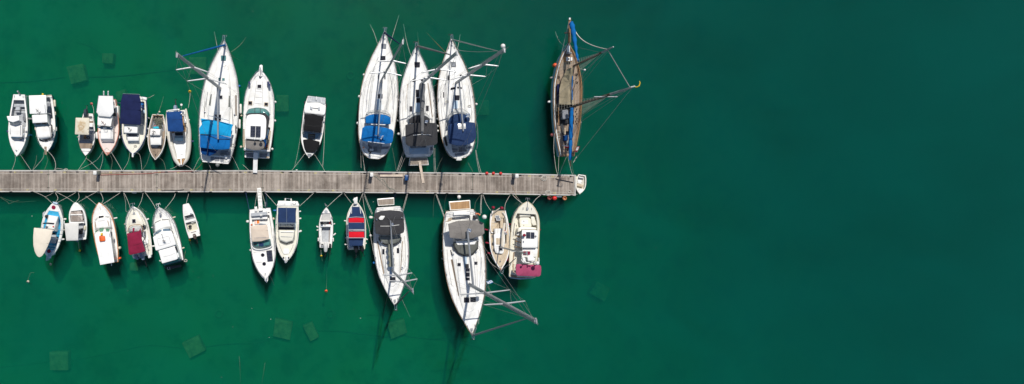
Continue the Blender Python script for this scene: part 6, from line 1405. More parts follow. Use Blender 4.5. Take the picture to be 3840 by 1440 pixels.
# --- plank filled boat
b = Boat('fishing_boat', 'plank loaded boat with pale awning', 'small white boat with wooden planks in its bow and pale grey stern awning', 'fishing boat', M_, D_)
b.hull((515, 150), (562, 505), 80, [(0, .66), (.15, .82), (.4, .98), (.6, 1), (.75, .86), (.88, .56), (.96, .26), (1, .04)], (.65, .9), WHITE, WHITE, rail=WHITE, rr=.04, wells=[(.05, .78, .13, .25, GREYD, WHITE)])
b.block('stacked_planks', [(472, 214), (566, 214), (588, 332), (470, 332)], .35, .72, BRDS, r=.03, crown=.0); b.block('thwart', [(468, 262), (578, 262), (580, 274), (468, 274)], .6, .78, WHITE2, r=.02); b.block('thwart', [(455, 336), (598, 336), (600, 350), (455, 350)], .5, .78, WHITE2, r=.02)
b.block('dark_cockpit_block', [(545, 402), (574, 396), (568, 455), (542, 452)], .3, .75, BLACKR, r=.06); b.bar('side_rod', [(590, 345), (592, 440), (584, 495)], STEEL, r=.03, z=.8)  # plain dark block in the cockpit
b.roof('awning', [(408, 350), (546, 343), (540, 512), (428, 517)], 2.3, C_PALE, th=.05, r=.05, crown=.10, posts=[(416, 356), (536, 352), (532, 506), (434, 510)]); b.bar('awning_pole', [(410, 325), (408, 350)], WHITE2, r=.04, z=2.3); b.bar('awning_frame', [(430, 514), (545, 510)], ALU, r=.04, z=2.32)
b.disc('transom_fitting', 535, 521, 8, GLASSB, h=.1, z=.6)
b.fender(606, 382, 606, 404, 12, F_BEIG, 'large cream'); b.rope([(503, 152), (430, 104), (324, 48)]); b.rope([(520, 145), (546, 105), (540, 48)], r=.026); b.rope([(530, 156), (620, 100), (712, 52)])
# --- orange trimmed boat
b = Boat('cabin_boat', 'orange trimmed boat with life float', 'long white cabin boat with orange trim, green tinted windows and an orange life float', 'motor boat', Nz, D_)
b.hull((165, 128), (295, 858), 134, [(0, .76), (.2, .93), (.45, 1), (.65, .96), (.8, .80), (.9, .52), (.97, .22), (1, .03)], (.95, 1.35), WHITE, WHITE, rail=ORTRIM, rr=.045, wells=[(.0, .12, .3, .5, GREYD, WHITE)])
b.cabin('front_cabin', [(124, 362), (170, 324), (268, 322), (296, 345), (305, 425), (130, 440)], [(110, 350), (160, 284), (240, 280), (296, 292), (322, 440), (118, 470)], 1.1, 1.75, WHITE, r=.08, zb=1.3)
for l in ([(118, 330), (150, 302), (146, 312), (120, 345)], [(166, 290), (224, 284), (220, 304), (162, 316)], [(244, 284), (288, 290), (278, 308), (240, 304)]): b.put('front_window', l, GLASSD if l[0][0] == 166 else GLASSC, h=.04)
b.cabin('wheelhouse', [(110, 518), (155, 496), (292, 492), (345, 848), (180, 874)], [(104, 500), (196, 440), (304, 444), (366, 835), (196, 865)], 1.1, 2.45, WHITE, r=.06, zb=1.6)
for l in ([(120, 474), (156, 463), (148, 496), (118, 506)], [(178, 446), (224, 438), (217, 476), (170, 484)], [(252, 440), (298, 446), (284, 480), (246, 476)]): b.put('windscreen', l, GLASSG, h=.05)
b.put('side_window', [(306, 490), (320, 480), (322, 520), (312, 550)], GLASSD, h=.04)
b.roof('roof_plate', [(108, 516), (150, 494), (300, 490), (350, 850), (178, 882)], 2.58, WHITE2, r=.04, crown=.05)
b.block('life_float', [(162, 530), (228, 530), (238, 592), (168, 600)], 2.6, 2.82, LIFE, r=.12, bev=.06); b.block('amber_beacon', [(182, 497), (202, 497), (200, 525), (182, 525)], 2.6, 2.9, B_YELLOW, r=.05); b.bar('float_strap', [(188, 520), (186, 595)], RUST, r=.02, dz=.0)
b.bar('handrail', [(118, 365), (132, 435)], TANTR, dz=.06, r=.03); b.bar('handrail', [(272, 340), (288, 412)], TANTR, dz=.06, r=.03); b.bar('roof_rail', [(110, 520), (120, 570)], STEEL, dz=.06); b.bar('roof_rail', [(290, 495), (300, 545)], STEEL, dz=.06); b.bar('roof_seam', [(150, 352), (232, 345)], GREYR, dz=0, r=.02)
b.guard(.7, .95, .35, 3, pulpit=False, wires=1); b.line([(165, 135), (170, 175), (186, 218), (184, 180)], ROPE, r=.02); b.bar('exhaust', [(316, 855), (318, 892)], STEEL, r=.05, z=.5)
b.fender(350, 318, 378, 312, 9, F_WHITE); b.fender(88, 360, 92, 360, 8, F_WHITE); b.fender(415, 674, None, None, 18, F_BEIG, 'big round cream', z=.7); b.fender(420, 798, None, None, 14, B_ORANGE, 'small round orange')
b.rope([(140, 160), (70, 105), (2, 48)]); b.rope([(192, 140), (210, 90), (183, 8)], r=.026); b.rope([(206, 148), (310, 80), (420, 8)], r=.028); b.rope([(400, 818), (430, 850), (452, 890)], .6, -.5, kind='thin stern rope', m=ROPED)
# --- maroon bimini boat
b = Boat('cabin_cruiser', 'cream cruiser with maroon bimini', 'cream cabin cruiser with maroon bimini and two blue grey outboard engines', 'motor boat', Nz, D_)
b.hull((578, 178), (690, 772), 134, 'cruiser', (.95, 1.3), CREAM, CREAM, rail=WHITE, rr=.05, wells=[(.08, .60, .25, .45, OFFW, CREAM)])
b.trunk(.60, .95, .74, .30, CREAM, f1=.3, name='foredeck_cabin')
b.put('deck_hatch', [(567, 330), (606, 327), (609, 370), (570, 374)], GLASSD, h=.06, frame=GREYD)
b.bar('windscreen_rim', [(514, 492), (516, 450), (540, 412), (590, 396), (640, 392), (676, 402), (694, 440), (700, 480)], TANTR, r=.035, z=1.75, smooth=True)
b.cabin('windscreen', [(540, 440), (600, 420), (660, 416), (680, 470), (660, 474), (545, 478)], [(518, 440), (548, 408), (600, 396), (680, 404), (694, 470), (520, 484)], 1.3, 1.7, GLASSC, r=.08, zb=1.32)
b.roof('bimini', [(500, 500), (575, 488), (645, 472), (663, 434), (672, 470), (684, 590), (725, 714), (700, 724), (540, 760), (525, 752), (512, 620)], 2.6, C_MAROON, r=.05, crown=.12, posts=[(506, 505), (668, 480), (715, 710), (535, 750)])
b.roof('bimini_flap', [(572, 436), (594, 432), (592, 482), (568, 486)], 2.62, C_MAROON, th=.03, r=.02, crown=.02); b.bar('bimini_seam', [(520, 648), (560, 647), (610, 640), (650, 628), (688, 610)], C_BLACK, r=.014, dz=0); b.bar('bimini_seam', [(510, 578), (600, 566), (680, 560)], C_MAROON, r=.018, dz=0)
b.block('helm_seat', [(690, 588), (750, 572), (762, 620), (720, 640)], .5, 1.1, WHITE2, r=.1); b.block('aft_bench', [(716, 650), (780, 600), (800, 690), (740, 720)], .5, .95, CREAM, r=.1); b.block('side_pod', [(688, 480), (716, 470), (722, 540), (700, 560)], .5, .9, GREYD, r=.06)
for l in ([(720, 560), (760, 700)], [(700, 600), (770, 640)]): b.bar('bimini_strut', l, STEEL, r=.025, z=[2.2, 1.1])
b.block('stern_platform', [(560, 758), (660, 748), (664, 800), (610, 808), (575, 806)], .4, .85, BLUEW, r=.06); b.outboard(685, 765, 738, 880, ENGG, .42, .95, 1.05); b.outboard(618, 778, 650, 815, ENGG, .38, .7, .95); b.block('small_engine', [(752, 762), (794, 756), (790, 792), (760, 802)], .5, .95, OFFW, r=.06)
b.guard(.55, .95, .5, 6, r=.02); b.anchor_bow(); b.line([(560, 270), (606, 266)], GREYR, r=.02); b.bar('side_window', [(698, 388), (706, 420)], GLASSD, r=.05, dz=0)
b.fender(740, 336, 760, 326, 11, F_WHITE); b.fender(806, 655, 836, 652, 10, F_WHITE); b.fender(479, 388, 480, 388, 8, F_BEIG, 'cream')
b.rope([(545, 210), (510, 110), (466, 8)], r=.026); b.rope([(540, 205), (490, 240), (482, 120), (460, 10)], 1.6, r=.014); b.rope([(628, 200), (670, 110), (698, 8)], r=.026)
# --- white flybridge style cruiser
b = Boat('cabin_cruiser', 'white cruiser with weather vane roof', 'tall white cabin cruiser with slanted grey windscreen and a small vane on its roof', 'motor boat', O, D_)
b.hull((193, 128), (388, 838), 147, 'cruiser', (1.05, 1.45), WHITE, WHITE, rail=GREYR, rr=.035, wells=[(.0, .16, .3, .5, GREYD, WHITE)])
b.cabin('front_cabin', [(140, 365), (148, 336), (218, 300), (318, 290), (345, 380), (235, 400), (145, 450)], [(126, 365), (136, 325), (215, 286), (328, 276), (362, 390), (360, 440), (140, 470)], 1.2, 1.85, WHITE, r=.06, zb=1.4)
b.put('front_window', [(142, 322), (214, 292), (217, 298), (144, 332)], GLASSD, h=.04); b.put('front_window', [(232, 284), (318, 279), (318, 290), (234, 297)], GLASSD, h=.04)
b.cabin('wheelhouse', [(148, 492), (236, 452), (362, 446), (400, 600), (425, 780), (240, 850), (180, 680)], [(144, 462), (234, 402), (345, 400), (420, 590), (480, 800), (250, 860), (170, 680)], 1.1, 2.45, WHITE, r=.06, zb=1.6)
b.put('windscreen', [(147, 458), (230, 412), (232, 442), (150, 488)], GLASSB, h=.05, frame=WHITE2, fw=.06); b.put('windscreen', [(244, 406), (342, 402), (344, 438), (244, 442)], GLASSB, h=.05, frame=WHITE2, fw=.06)
b.put('side_window', [(352, 408), (360, 410), (384, 470), (376, 474)], GLASSD, h=.04); b.put('side_window', [(398, 640), (420, 632), (440, 700), (432, 715)], GLASSD, h=.05)
b.roof('aft_roof', [(186, 688), (394, 628), (412, 690), (436, 794), (412, 806), (236, 856), (228, 840)], 2.5, WHITE2, r=.05, crown=.05); b.bar('roof_seam', [(212, 778), (330, 752), (420, 715)], GREYR, dz=0, r=.015)
b.roof('wheelhouse_roof', [(115, 512), (235, 456), (364, 450), (412, 612), (330, 640), (160, 688), (150, 684)], 2.68, WHITE2, r=.08, crown=.05)
b.bar('roof_hatch_rim', [(168, 540), (322, 500), (345, 590), (192, 630), (168, 540)], GREYR, dz=0, r=.015); b.bar('antenna', [(230, 475), (240, 520), (262, 580)], GREYR, r=.03, z=[3.0, 3.1, 3.0]); b.disc('antenna_foot', 232, 478, 5, BLACK, h=.1); b.roof('wind_vane', [(228, 566), (252, 552), (284, 566), (262, 576)], 3.15, GREYR, th=.05, r=.02, crown=0); b.bar('vane_post', [(256, 568), (256, 568.5)], STEEL, r=.03, z=[3.12, 2.7])
b.cabin('shade_blue_transom', [(240, 856), (436, 798), (440, 806), (244, 864)], [(250, 872), (470, 800), (482, 828), (258, 892)], .9, 2.2, GLASSB, r=.03, zb=1.0); b.block('bathing_platform', [(258, 898), (474, 866), (484, 898), (330, 934), (264, 912)], .25, .45, mat('dark wet teak', (.03, .035, .04), .6), r=.05); b.bar('ladder', [(305, 905), (308, 935), (338, 934), (332, 900)], STEEL, r=.025, z=.55)  # blue grey sheet at the stern is painted shade on the transom, not glass
b.guard(.45, .95, .6, 7, r=.018); b.anchor_bow(WHITE2); b.winch(217, 240, STEEL, .12)
for x, y, x2, y2 in ((180, 168, 195, 215), (205, 168, 210, 215), (218, 170, 225, 215)): b.line([(x, y), (x2, y2)], GREYR, r=.015, sm=False)
b.coil(540, 818, .2); b.put('side_deck_bag', [(428, 722), (444, 716), (456, 770), (440, 776)], WHITE2, h=.1)
b.fender(376, 262, 402, 254, 9, F_BEIG, 'cream'); b.fender(105, 390, 108, 390, 10, F_WHITE); b.fender(490, 662, 515, 652, 10, F_BEIG, 'cream'); b.fender(102, 632, 128, 629, 9, F_WHITE); b.fender(206, 820, 214, 824, 8, F_WHITE)
b.rope([(152, 150), (112, 80), (60, 0), (8, -70)], r=.026); b.rope([(272, 148), (335, 70), (384, 0), (404, -48)], r=.028); b.rope([(548, 830), (520, 770), (540, 690)], .5, .1, kind='looped stern rope', m=ROPED)
# --- open skiff
b = Boat('skiff', 'little open skiff', 'little open white skiff with cream floor, black bucket and small brown outboard', 'skiff', O, D_)
b.hull((539, 84), (655, 512), 82, [(0, .92), (.2, 1), (.45, .98), (.65, .90), (.8, .76), (.92, .60), (.98, .50), (1, .44)], (.5, .7), WHITE, WHITE, rail=GREYR, rr=.02, wells=[(.19, .46, .12, .12, mat('cream skiff floor', (.60, .56, .44), .7), OFFW), (.53, .66, .12, .12, GREYM, OFFW)])
b.disc('black_bucket', 600, 376, 18, BLACK, h=.35, z=.2); b.put('dark_gear', [(545, 322), (580, 318), (584, 342), (552, 348)], GREYM, h=.05); b.disc('seat_pad', 545, 265, 10, GREYM, h=.1, z=.2); b.bar('oar', [(612, 330), (668, 308)], WHITE2, r=.03, z=.5); b.bar('oar', [(608, 455), (674, 438)], TANTR, r=.02, z=.62)
b.line([(565, 408), (590, 395), (600, 412), (620, 405)], CLEATM, r=.02); b.outboard(655, 502, 690, 572, mat('brown engine cowl', (.10, .07, .06), .4), .32, .6, .85); b.cleat(700, 320)
b.bar('grab_rail', [(598, 215), (610, 206), (632, 215)], STEEL, dz=.1, r=.025); b.bar('side_number_strip', [(708, 455), (720, 468)], BLACK, dz=0, r=.02)
b.rope([(545, 92), (552, 40), (566, -10), (576, -46)], r=.026); b.rope([(690, 320), (704, 322)], .7, .65, sag=0, kind='short side lanyard')
# --- sport cruiser with round hatches
b = Boat('sport_cruiser', 'sport cruiser with ladder gangway', 'white sport cruiser with beige bimini, two round black hatches and a ladder gangway', 'motor yacht', P_, D_)
b.hull((248, 905), (190, 236), 117, 'cruiser', (1.15, 1.6), WHITE, WHITE, rail=GREYR, rr=.035, wells=[(.10, .44, .28, .6, OFFW, WHITE)])
b.put('stern_locker', [(105, 278), (258, 262), (262, 294), (108, 308)], GREYD, h=.25); b.block('aft_lounge', [(112, 300), (262, 300), (262, 335), (114, 340)], .7, 1.05, WHITE2, r=.08); b.put('orange_cushion', [(140, 343), (186, 339), (188, 376), (144, 382)], ORANGE, h=.12, frame=WHITE2, fw=.1); b.rect('white_stripe', 150, 345, 160, 378, WHITE2, h=.14); b.disc('life_ring', 112, 388, 9, mat('red orange ring', (.6, .15, .05), .6), h=.1); b.put('white_table', [(192, 290), (214, 288), (216, 306), (194, 308)], PWHITE, h=.4)
b.put('folded_blue_cover', [(190, 375), (245, 380), (250, 392), (180, 392)], GLASSB, h=.1); b.bar('outlet_ring', [(265, 270), (282, 272)], BLACK, r=.04, dz=.03)
b.roof('bimini', [(100, 406), (180, 390), (256, 386), (266, 440), (278, 522), (200, 546), (114, 550), (106, 480)], 2.6, C_BEIGE, th=.05, r=.1, crown=.16, posts=[(106, 412), (250, 392), (270, 516), (118, 540)]); b.bar('bimini_seam', [(104, 442), (266, 440)], C_BEIGE, r=.018, dz=0); b.bar('bimini_pole', [(108, 516), (272, 510)], STEEL, r=.02, dz=0)
b.cabin('windscreen', [(125, 552), (272, 528), (284, 560), (280, 582), (205, 600), (140, 592)], [(114, 550), (290, 520), (299, 560), (296, 598), (200, 622), (130, 612)], 1.25, 2.0, GLASST, r=.15, zb=1.4)
b.put('helm_seat', [(180, 560), (225, 560), (225, 592), (182, 592)], C_NAVY2, h=.04); b.put('helm_seat', [(130, 568), (160, 566), (162, 582), (134, 584)], BLACK, h=.04)
b.bar('windscreen_rim', [(113, 550), (128, 610), (200, 622), (294, 598), (299, 556), (290, 522)], WHITE2, r=.05, z=1.62, smooth=True)
b.bar('windscreen_mullion', [(178, 556), (180, 618)], GREYR, r=.025, dz=.03)
b.put('solar_panel', [(251, 636), (304, 630), (314, 736), (263, 741)], SOLAR, h=.04, frame=ALU, fw=.03)
b.disc('round_hatch', 219, 673, 20, WHITE2, h=.05); b.disc('round_hatch', 229, 757, 20, WHITE2, h=.05); b.disc('hatch_glass', 217, 676, 17, GLASSD, h=.09); b.disc('hatch_glass', 231, 760, 17, GLASSD, h=.09)
b.bar('deck_groove', [(135, 748), (255, 742)], GREYR, dz=0, r=.02); b.bar('deck_groove', [(110, 655), (240, 640)], GREYR, dz=0, r=.015); b.bar('deck_groove', [(320, 420), (325, 640)], GREYR, dz=0, r=.02)
b.roof('bow_pulpit_plank', [(228, 860), (270, 858), (268, 915), (262, 932), (242, 932), (234, 915)], 1.72, WHITE, th=.14, r=.1, crown=0); b.put('windlass', [(236, 848), (250, 848), (250, 862), (236, 862)], ALU, h=.15); b.bar('bow_anchor', [(248, 905), (254, 942)], STEEL, r=.05, z=1.7)
b.guard(.40, .93, .6, 7, r=.018)
for s__, x in ((0, 148),): b.block('stern_door_frame', [(136, 218), (162, 214), (166, 262), (138, 264)], 1.1, 1.4, WHITE, r=.04)
gp = MB(); a_, c_ = W(*P_(198, 250), 1.5), W(*P_(182, 40), PZ + .12); d_ = (c_ - a_); u_ = d_.normalized(); sd_ = Vector((-d_.y, d_.x, 0)).normalized()
for s__ in (-1, 1): gp.tube([a_ + sd_ * s__ * .2, c_ + sd_ * s__ * .2], .035, 6)
for i in range(19): q = a_ + d_ * ((i + .5) / 19); gp.loft([[q + u_ * x * .1 + sd_ * y * .2 + Vector((0, 0, z)) for x, y in ((-1, -1), (1, -1), (1, 1), (-1, 1))] for z in (-.02, .01)])
b.mk('ladder_gangway', gp, PWHITE, flat=True); b.put('gangway_foot', [(182, 244), (212, 242), (212, 254), (184, 256)], PWHITE, h=.35)
b.block('red_carrier', [(172, 22), (186, 22), (192, 34), (172, 36)], PZ, PZ + .25, RUST, r=.03) if False else None
b.bar('bicycle_style_rack', [(232, 170), (246, 175), (244, 215), (226, 205)], GREYM, r=.04, z=1.6)
b.fender(70, 357, 76, 357, 13, F_WHITE); b.fender(314, 331, 318, 331, 13, F_BEIG, 'cream'); b.fender(340, 560, 346, 560, 11, F_WHITE); b.fender(100, 630, 128, 645, 10, F_WHITE); b.fender(98, 493, 102, 494, 7, F_GREY, 'grey')
b.rope([(92, 262), (70, 160), (52, 70)], m=ROPEB, r=.04); b.rope([(140, 222), (150, 150), (163, 72)]); b.rope([(246, 232), (225, 140), (205, 74)]); b.rope([(258, 228), (254, 150), (242, 74)], m=ROPEB, r=.03)
b.rope([(278, 855), (300, 905), (326, 965)], 1.5, -1.2, kind='bow rope'); 
# --- navy bimini express cruiser
b = Boat('sport_cruiser', 'express cruiser with navy bimini', 'white express cruiser with navy two panel bimini and stern fender rail', 'motor yacht', P_, D_)
b.hull((438, 738), (458, 166), 107, 'cruiser', (1.1, 1.5), WHITE, CREAM, rail=WHITE, rr=.05, wells=[(.14, .5, .3, .7, BLUEW, WHITE)])
b.block('stern_platform', [(352, 190), (380, 164), (540, 168), (564, 192), (562, 212), (350, 210)], .5, 1.2, WHITE, r=.2); b.bar('platform_groove', [(430, 166), (428, 205)], GREYR, r=.02, dz=0); b.bar('platform_groove', [(486, 166), (488, 205)], GREYR, r=.02, dz=0); b.bar('hatch_rim', [(504, 162), (530, 164), (530, 195), (504, 194), (504, 162)], GREYR, r=.025, dz=.02)
b.bar('stern_rail', [(436, 138), (482, 144)], STEEL, r=.03, z=1.5)
b.roof('port_bimini_panel', [(362, 225), (443, 226), (443, 368), (362, 367)], 2.8, C_NAVY2, th=.05, r=.05, crown=.05, posts=[(364, 228), (364, 364)]); b.roof('starboard_bimini_panel', [(446, 226), (534, 228), (530, 370), (446, 368)], 2.8, C_NAVY2, th=.05, r=.05, crown=.05, posts=[(530, 230), (528, 366)])
b.bar('bimini_pole', [(444.5, 222), (444.5, 374)], STEEL, r=.03, z=2.9); b.bar('bimini_pole', [(350, 222), (352, 374)], STEEL, r=.02, z=2.2); b.bar('bimini_bow', [(356, 372), (534, 374)], STEEL, r=.025, z=2.85); b.bar('bimini_bow', [(362, 212), (420, 210)], STEEL, r=.03, z=2.8)
b.block('helm_dash', [(366, 378), (520, 380), (518, 410), (368, 408)], 1.0, 1.45, CREAM, r=.06); b.put('windscreen', [(372, 412), (514, 416), (512, 432), (374, 430)], GLASSD, h=.08)
for x, y in ((385, 388), (432, 394), (455, 388)): b.winch(x, y, GREYR, .05)
b.line([(480, 385), (505, 400), (500, 388)], BLACK, r=.02)
b.cabin('front_cabin', [(372, 442), (518, 444), (512, 500), (500, 540), (440, 556), (385, 535), (372, 500)], [(366, 436), (526, 438), (524, 520), (508, 560), (438, 585), (378, 556), (366, 510)], 1.2, 1.95, CREAM, r=.08, zb=1.4)
b.put('cabin_window', [(378, 552), (442, 576), (442, 566), (384, 542)], GLASSD, h=.05); b.put('cabin_window', [(442, 576), (508, 556), (502, 544), (442, 566)], GLASSD, h=.05)
for y in (458, 500): b.bar('roof_rail', [(370, y), (518, y + 4)], STEEL, dz=.06, r=.018)
b.bar('roof_rail', [(368, 458), (370, 520)], STEEL, dz=.06); b.bar('roof_rail', [(520, 460), (514, 522)], STEEL, dz=.06)
b.put('deck_hatch', [(416, 616), (464, 616), (466, 664), (414, 664)], WHITE2, h=.06, frame=GREYD, fw=.02); b.bar('deck_groove', [(372, 570), (410, 660), (440, 670), (474, 655), (508, 580)], GREYR, dz=0, r=.02, smooth=True)
b.roof('bow_plank', [(424, 690), (462, 690), (452, 742), (440, 752), (428, 742)], 1.6, WHITE, th=.12, r=.1, crown=0); b.bar('anchor_chain', [(438, 692), (438, 740)], GREYM, r=.04, dz=.02); b.winch(415, 702, BLACKR); b.winch(462, 700, BLACKR)
b.guard(.38, .94, .55, 7, r=.02)
b.fender(432, 142, 432, 154, 7, F_WHITE); b.fender(487, 145, 487, 157, 7, F_WHITE); b.fender(322, 252, 342, 252, 8, F_BLUE, 'dark blue'); b.fender(564, 262, 576, 260, 7, F_WHITE); b.fender(563, 330, 578, 328, 8, F_WHITE); b.fender(566, 453, 580, 448, 10, F_WHITE, 'red banded white'); b.fender(337, 488, 339, 488, 8, F_WHITE)
b.rope([(348, 206), (290, 140), (232, 76)], r=.028); b.rope([(566, 212), (640, 145), (712, 75)], r=.03); b.rope([(460, 768), (450, 820), (448, 880)], .2, -1.4, kind='pale bow rope', m=ROPED)
# --- grey floored open boat
b = Boat('open_boat', 'grey floored open boat', 'white open boat with grey floor, helm console and covered outboard', 'motor boat', Q_, D_)
b.hull((236, 212), (228, 775), 99, [(0, .84), (.2, .94), (.45, 1), (.6, .98), (.74, .84), (.86, .58), (.95, .26), (1, .03)], (.65, .95), WHITE, WHITE, rail=GREYR, rr=.022, wells=[(.13, .53, .30, .2, GREYD, WHITE), (.56, .66, .15, .22, GREYM, WHITE)])
b.disc('round_hatch', 233, 273, 23, GREYD, h=.03); b.put('sun_pad', [(178, 306), (292, 306), (304, 400), (158, 400)], mat('grey striped cushion', (.50, .49, .46), .8), h=.08)
b.bar('pad_roll', [(174, 298), (205, 302), (240, 300), (290, 302)], GREYM, r=.06, dz=.03, smooth=True); b.block('dashboard', [(152, 402), (292, 402), (290, 412), (152, 416)], .8, 1.15, WHITE2, r=.03)
sw = b.p(220, 426, 1.15); mb = MB(); mb.tube([sw + Vector((.2 * math.cos(a), .12 * math.sin(a), .08 * math.sin(a))) for a in [2 * math.pi * i / 16 for i in range(17)]], .02, 5); mb.tube([sw - Vector((.2, 0, 0)), sw + Vector((.2, 0, 0))], .015, 4); b.mk('steering_wheel', mb, GREYR)
b.put('red_extinguisher', [(280, 420), (290, 420), (290, 444), (280, 444)], B_RED, h=.2); b.put('fish_finder', [(168, 408), (196, 408), (196, 422), (170, 422)], BLACK, h=.5)
b.block('helm_bench', [(154, 454), (300, 454), (300, 488), (154, 488)], .4, .95, WHITE2, r=.05); b.bar('bench_ring', [(200, 462), (216, 456), (232, 462), (216, 468), (200, 462)], GREYR, dz=.01, r=.015)
b.put('boat_hook_board', [(268, 500), (282, 500), (284, 730), (270, 730)], GREYD, h=.06); b.bar('boat_hook', [(277, 510), (276, 720)], TANTR, dz=.05, r=.025); b.line([(160, 460), (175, 540), (152, 610), (148, 690)], CLEATM, r=.015)
b.disc('drain', 182, 660, 4, GREYR, h=.02); b.rect('stern_box', 160, 740, 205, 765, GREYM, h=.08); b.rect('stern_box', 165, 722, 196, 734, BLACK, h=.05)
b.outboard(228, 765, 225, 870, mat('pale grey engine cover cloth', (.55, .55, .53), .8), .48, 1.0, 1.15); b.outboard(290, 748, 288, 830, BLACK, .26, .5, .85)
b.bar('stern_rope_fitting', [(148, 700), (152, 730)], BLACK, r=.03, dz=.03); b.bar('anchor', [(216, 158), (228, 182), (238, 200)], GREYM, r=.04, z=1.1); b.bar('anchor', [(222, 190), (236, 176), (250, 192)], GREYM, r=.03, z=1.1)
b.put('side_cleat_box', [(304, 346), (324, 344), (326, 370), (306, 372)], GREYD, h=.1); b.disc('compass', 318, 349, 6, BLACK, h=.12)
b.fender(105, 480, 118, 488, 10, F_WHITE); b.fender(108, 530, 122, 530, 8, F_WHITE); b.fender(125, 644, 125, 678, 9, F_WHITE); b.fender(338, 600, 362, 580, 10, F_WHITE); b.fender(333, 646, 333, 682, 9, F_WHITE); b.fender(340, 447, 352, 442, 8, F_WHITE)
b.rope([(246, 212), (360, 105), (470, 8)], r=.03); b.rope([(165, 800), (165, 850), (180, 960)], .3, -.8, kind='port stern rope', m=ROPED); b.rope([(300, 790), (285, 880), (276, 966)], .3, -.9, kind='starboard stern rope', m=ROPED)
# --- red and navy striped boat
b = Boat('motor_boat', 'red and navy striped canopy boat', 'boat with bright red and navy striped canopy and two black outboard engines', 'motor boat', Q_, D_)
b.hull((645, 132), (655, 795), 130, [(0, .86), (.2, .98), (.45, 1), (.62, .96), (.76, .80), (.87, .54), (.95, .26), (1, .06)], (.8, 1.1), CREAM, WHITE, rail=CREAM, rr=.08, wells=[(.04, .66, .22, .35, BLUEW, BLUEW)])
b.put('navy_bow_cover', [(592, 206), (700, 206), (748, 300), (570, 300)], C_NAVY2, h=.10); b.put('navy_bow_cover', [(568, 300), (750, 300), (760, 356), (548, 356)], C_NAVY2, h=.16)
b.bar('bow_rail', [(588, 205), (588, 302)], WHITE2, r=.035, dz=.1); b.bar('bow_rail', [(703, 205), (716, 302)], WHITE2, r=.035, dz=.1)
z = 2.35
b.roof('red_canopy_panel', [(539, 358), (652, 350), (765, 356), (766, 426), (541, 426)], z, C_RED, th=.05, r=.04, crown=.05, posts=[(545, 362), (758, 362)]); b.roof('navy_canopy_panel', [(541, 428), (766, 428), (768, 520), (543, 520)], z, C_NAVY2, th=.05, r=.04, crown=.05)
b.roof('red_canopy_panel', [(543, 546), (770, 546), (770, 636), (544, 636)], z, C_RED, th=.05, r=.04, crown=.05, posts=[(548, 630), (764, 630)]); b.roof('navy_stern_panel', [(550, 646), (756, 646), (745, 748), (555, 750)], 2.0, C_NAVY2, th=.05, r=.06, crown=.05, posts=[(558, 744), (742, 742)])
for l in ([(539, 358), (652, 348), (765, 356)], [(541, 524), (768, 524)], [(543, 544), (770, 544)], [(544, 640), (770, 640)], [(541, 360), (546, 636)], [(766, 360), (772, 636)]): b.bar('canopy_frame', l, STEEL, r=.045, z=z + .06)
b.put('white_canopy_strip', [(550, 528), (770, 528), (770, 540), (552, 540)], PWHITE, h=.03); b.bar('fishing_rod', [(550, 538), (590, 545), (640, 532), (770, 534)], ALU, r=.03, z=z + .12)
b.roof('white_bow_cover', [(605, 108), (620, 92), (624, 76), (636, 84), (650, 72), (672, 70), (672, 110), (668, 160), (650, 168), (625, 166), (620, 130)], 1.5, PWHITE, th=.3, r=.05, crown=.04); b.line([(610, 170), (622, 195), (640, 180), (600, 200)], CLEATM, r=.02); b.line([(668, 168), (690, 190), (680, 200)], ROPE, r=.02)
b.outboard(648, 778, 652, 890, BLACK, .46, .95, 1.1); b.outboard(728, 768, 755, 872, BLACK, .46, .95, 1.1); b.block('swim_ladder_box', [(532, 756), (602, 752), (602, 794), (536, 782)], .35, .8, BLUEW, r=.06)
b.bar('ladder_rung', [(552, 756), (566, 790)], STEEL, r=.02, z=.85); b.bar('ladder_rung', [(572, 756), (586, 790)], STEEL, r=.02, z=.85)
b.fender(490, 400, 506, 402, 9, F_WHITE, 'white and navy'); b.fender(498, 730, 514, 732, 9, F_WHITE); b.fender(776, 650, 804, 660, 11, F_WHITE); b.fender(776, 722, 792, 714, 9, F_WHITE); b.fender(785, 518, 802, 520, 8, F_NAVY, 'navy'); b.fender(500, 640, 510, 640, 6, F_NAVY, 'navy')
b.rope([(585, 152), (530, 80), (478, 8)]); b.rope([(694, 145), (720, 80), (748, 10)])
# --- sloop, charcoal bimini, bow pointing down
b = Boat('sailing_yacht', 'sloop with charcoal bimini and plaited cover', 'white sailboat with bow away from the pier, charcoal bimini and a crumpled patterned boom cover', 'sailing yacht', N0, D_)
b.hull((1482, 1152), (1457, 776), 66, 'sail', (1.15, 1.55), WHITE, WHITE, rail=GREYR, rr=.022, toe=.018, wells=[(.05, .26, .5, .7, GREYD, WHITE, .85)])
b.trunk(.34, .86, .62, .30, WHITE, f1=.4)
b.block('bathing_platform', [(1414, 745.5), (1478, 740.5), (1479, 768), (1418, 772)], .35, .65, WHITE, r=.05); b.put('platform_teak', [(1416.5, 748.5), (1476, 743.5), (1477, 765.5), (1420, 769)], TEAK, h=.02)
b.roof('bimini', [(1403, 801), (1428, 791), (1464, 788), (1499, 791), (1513, 797), (1517, 860), (1514, 872), (1500, 878), (1462, 882), (1428, 881), (1409, 876), (1405, 840)], 3.1, C_CHAR, r=.06, crown=.14, posts=[(1408, 806), (1508, 802), (1510, 866), (1412, 868)])
b.bar('bimini_seam', [(1404, 826), (1440, 821), (1514, 823)], C_BLACK, r=.015, dz=0); b.bar('bimini_pole', [(1426, 848), (1462, 848), (1497, 843)], PWHITE, r=.03, dz=.03)
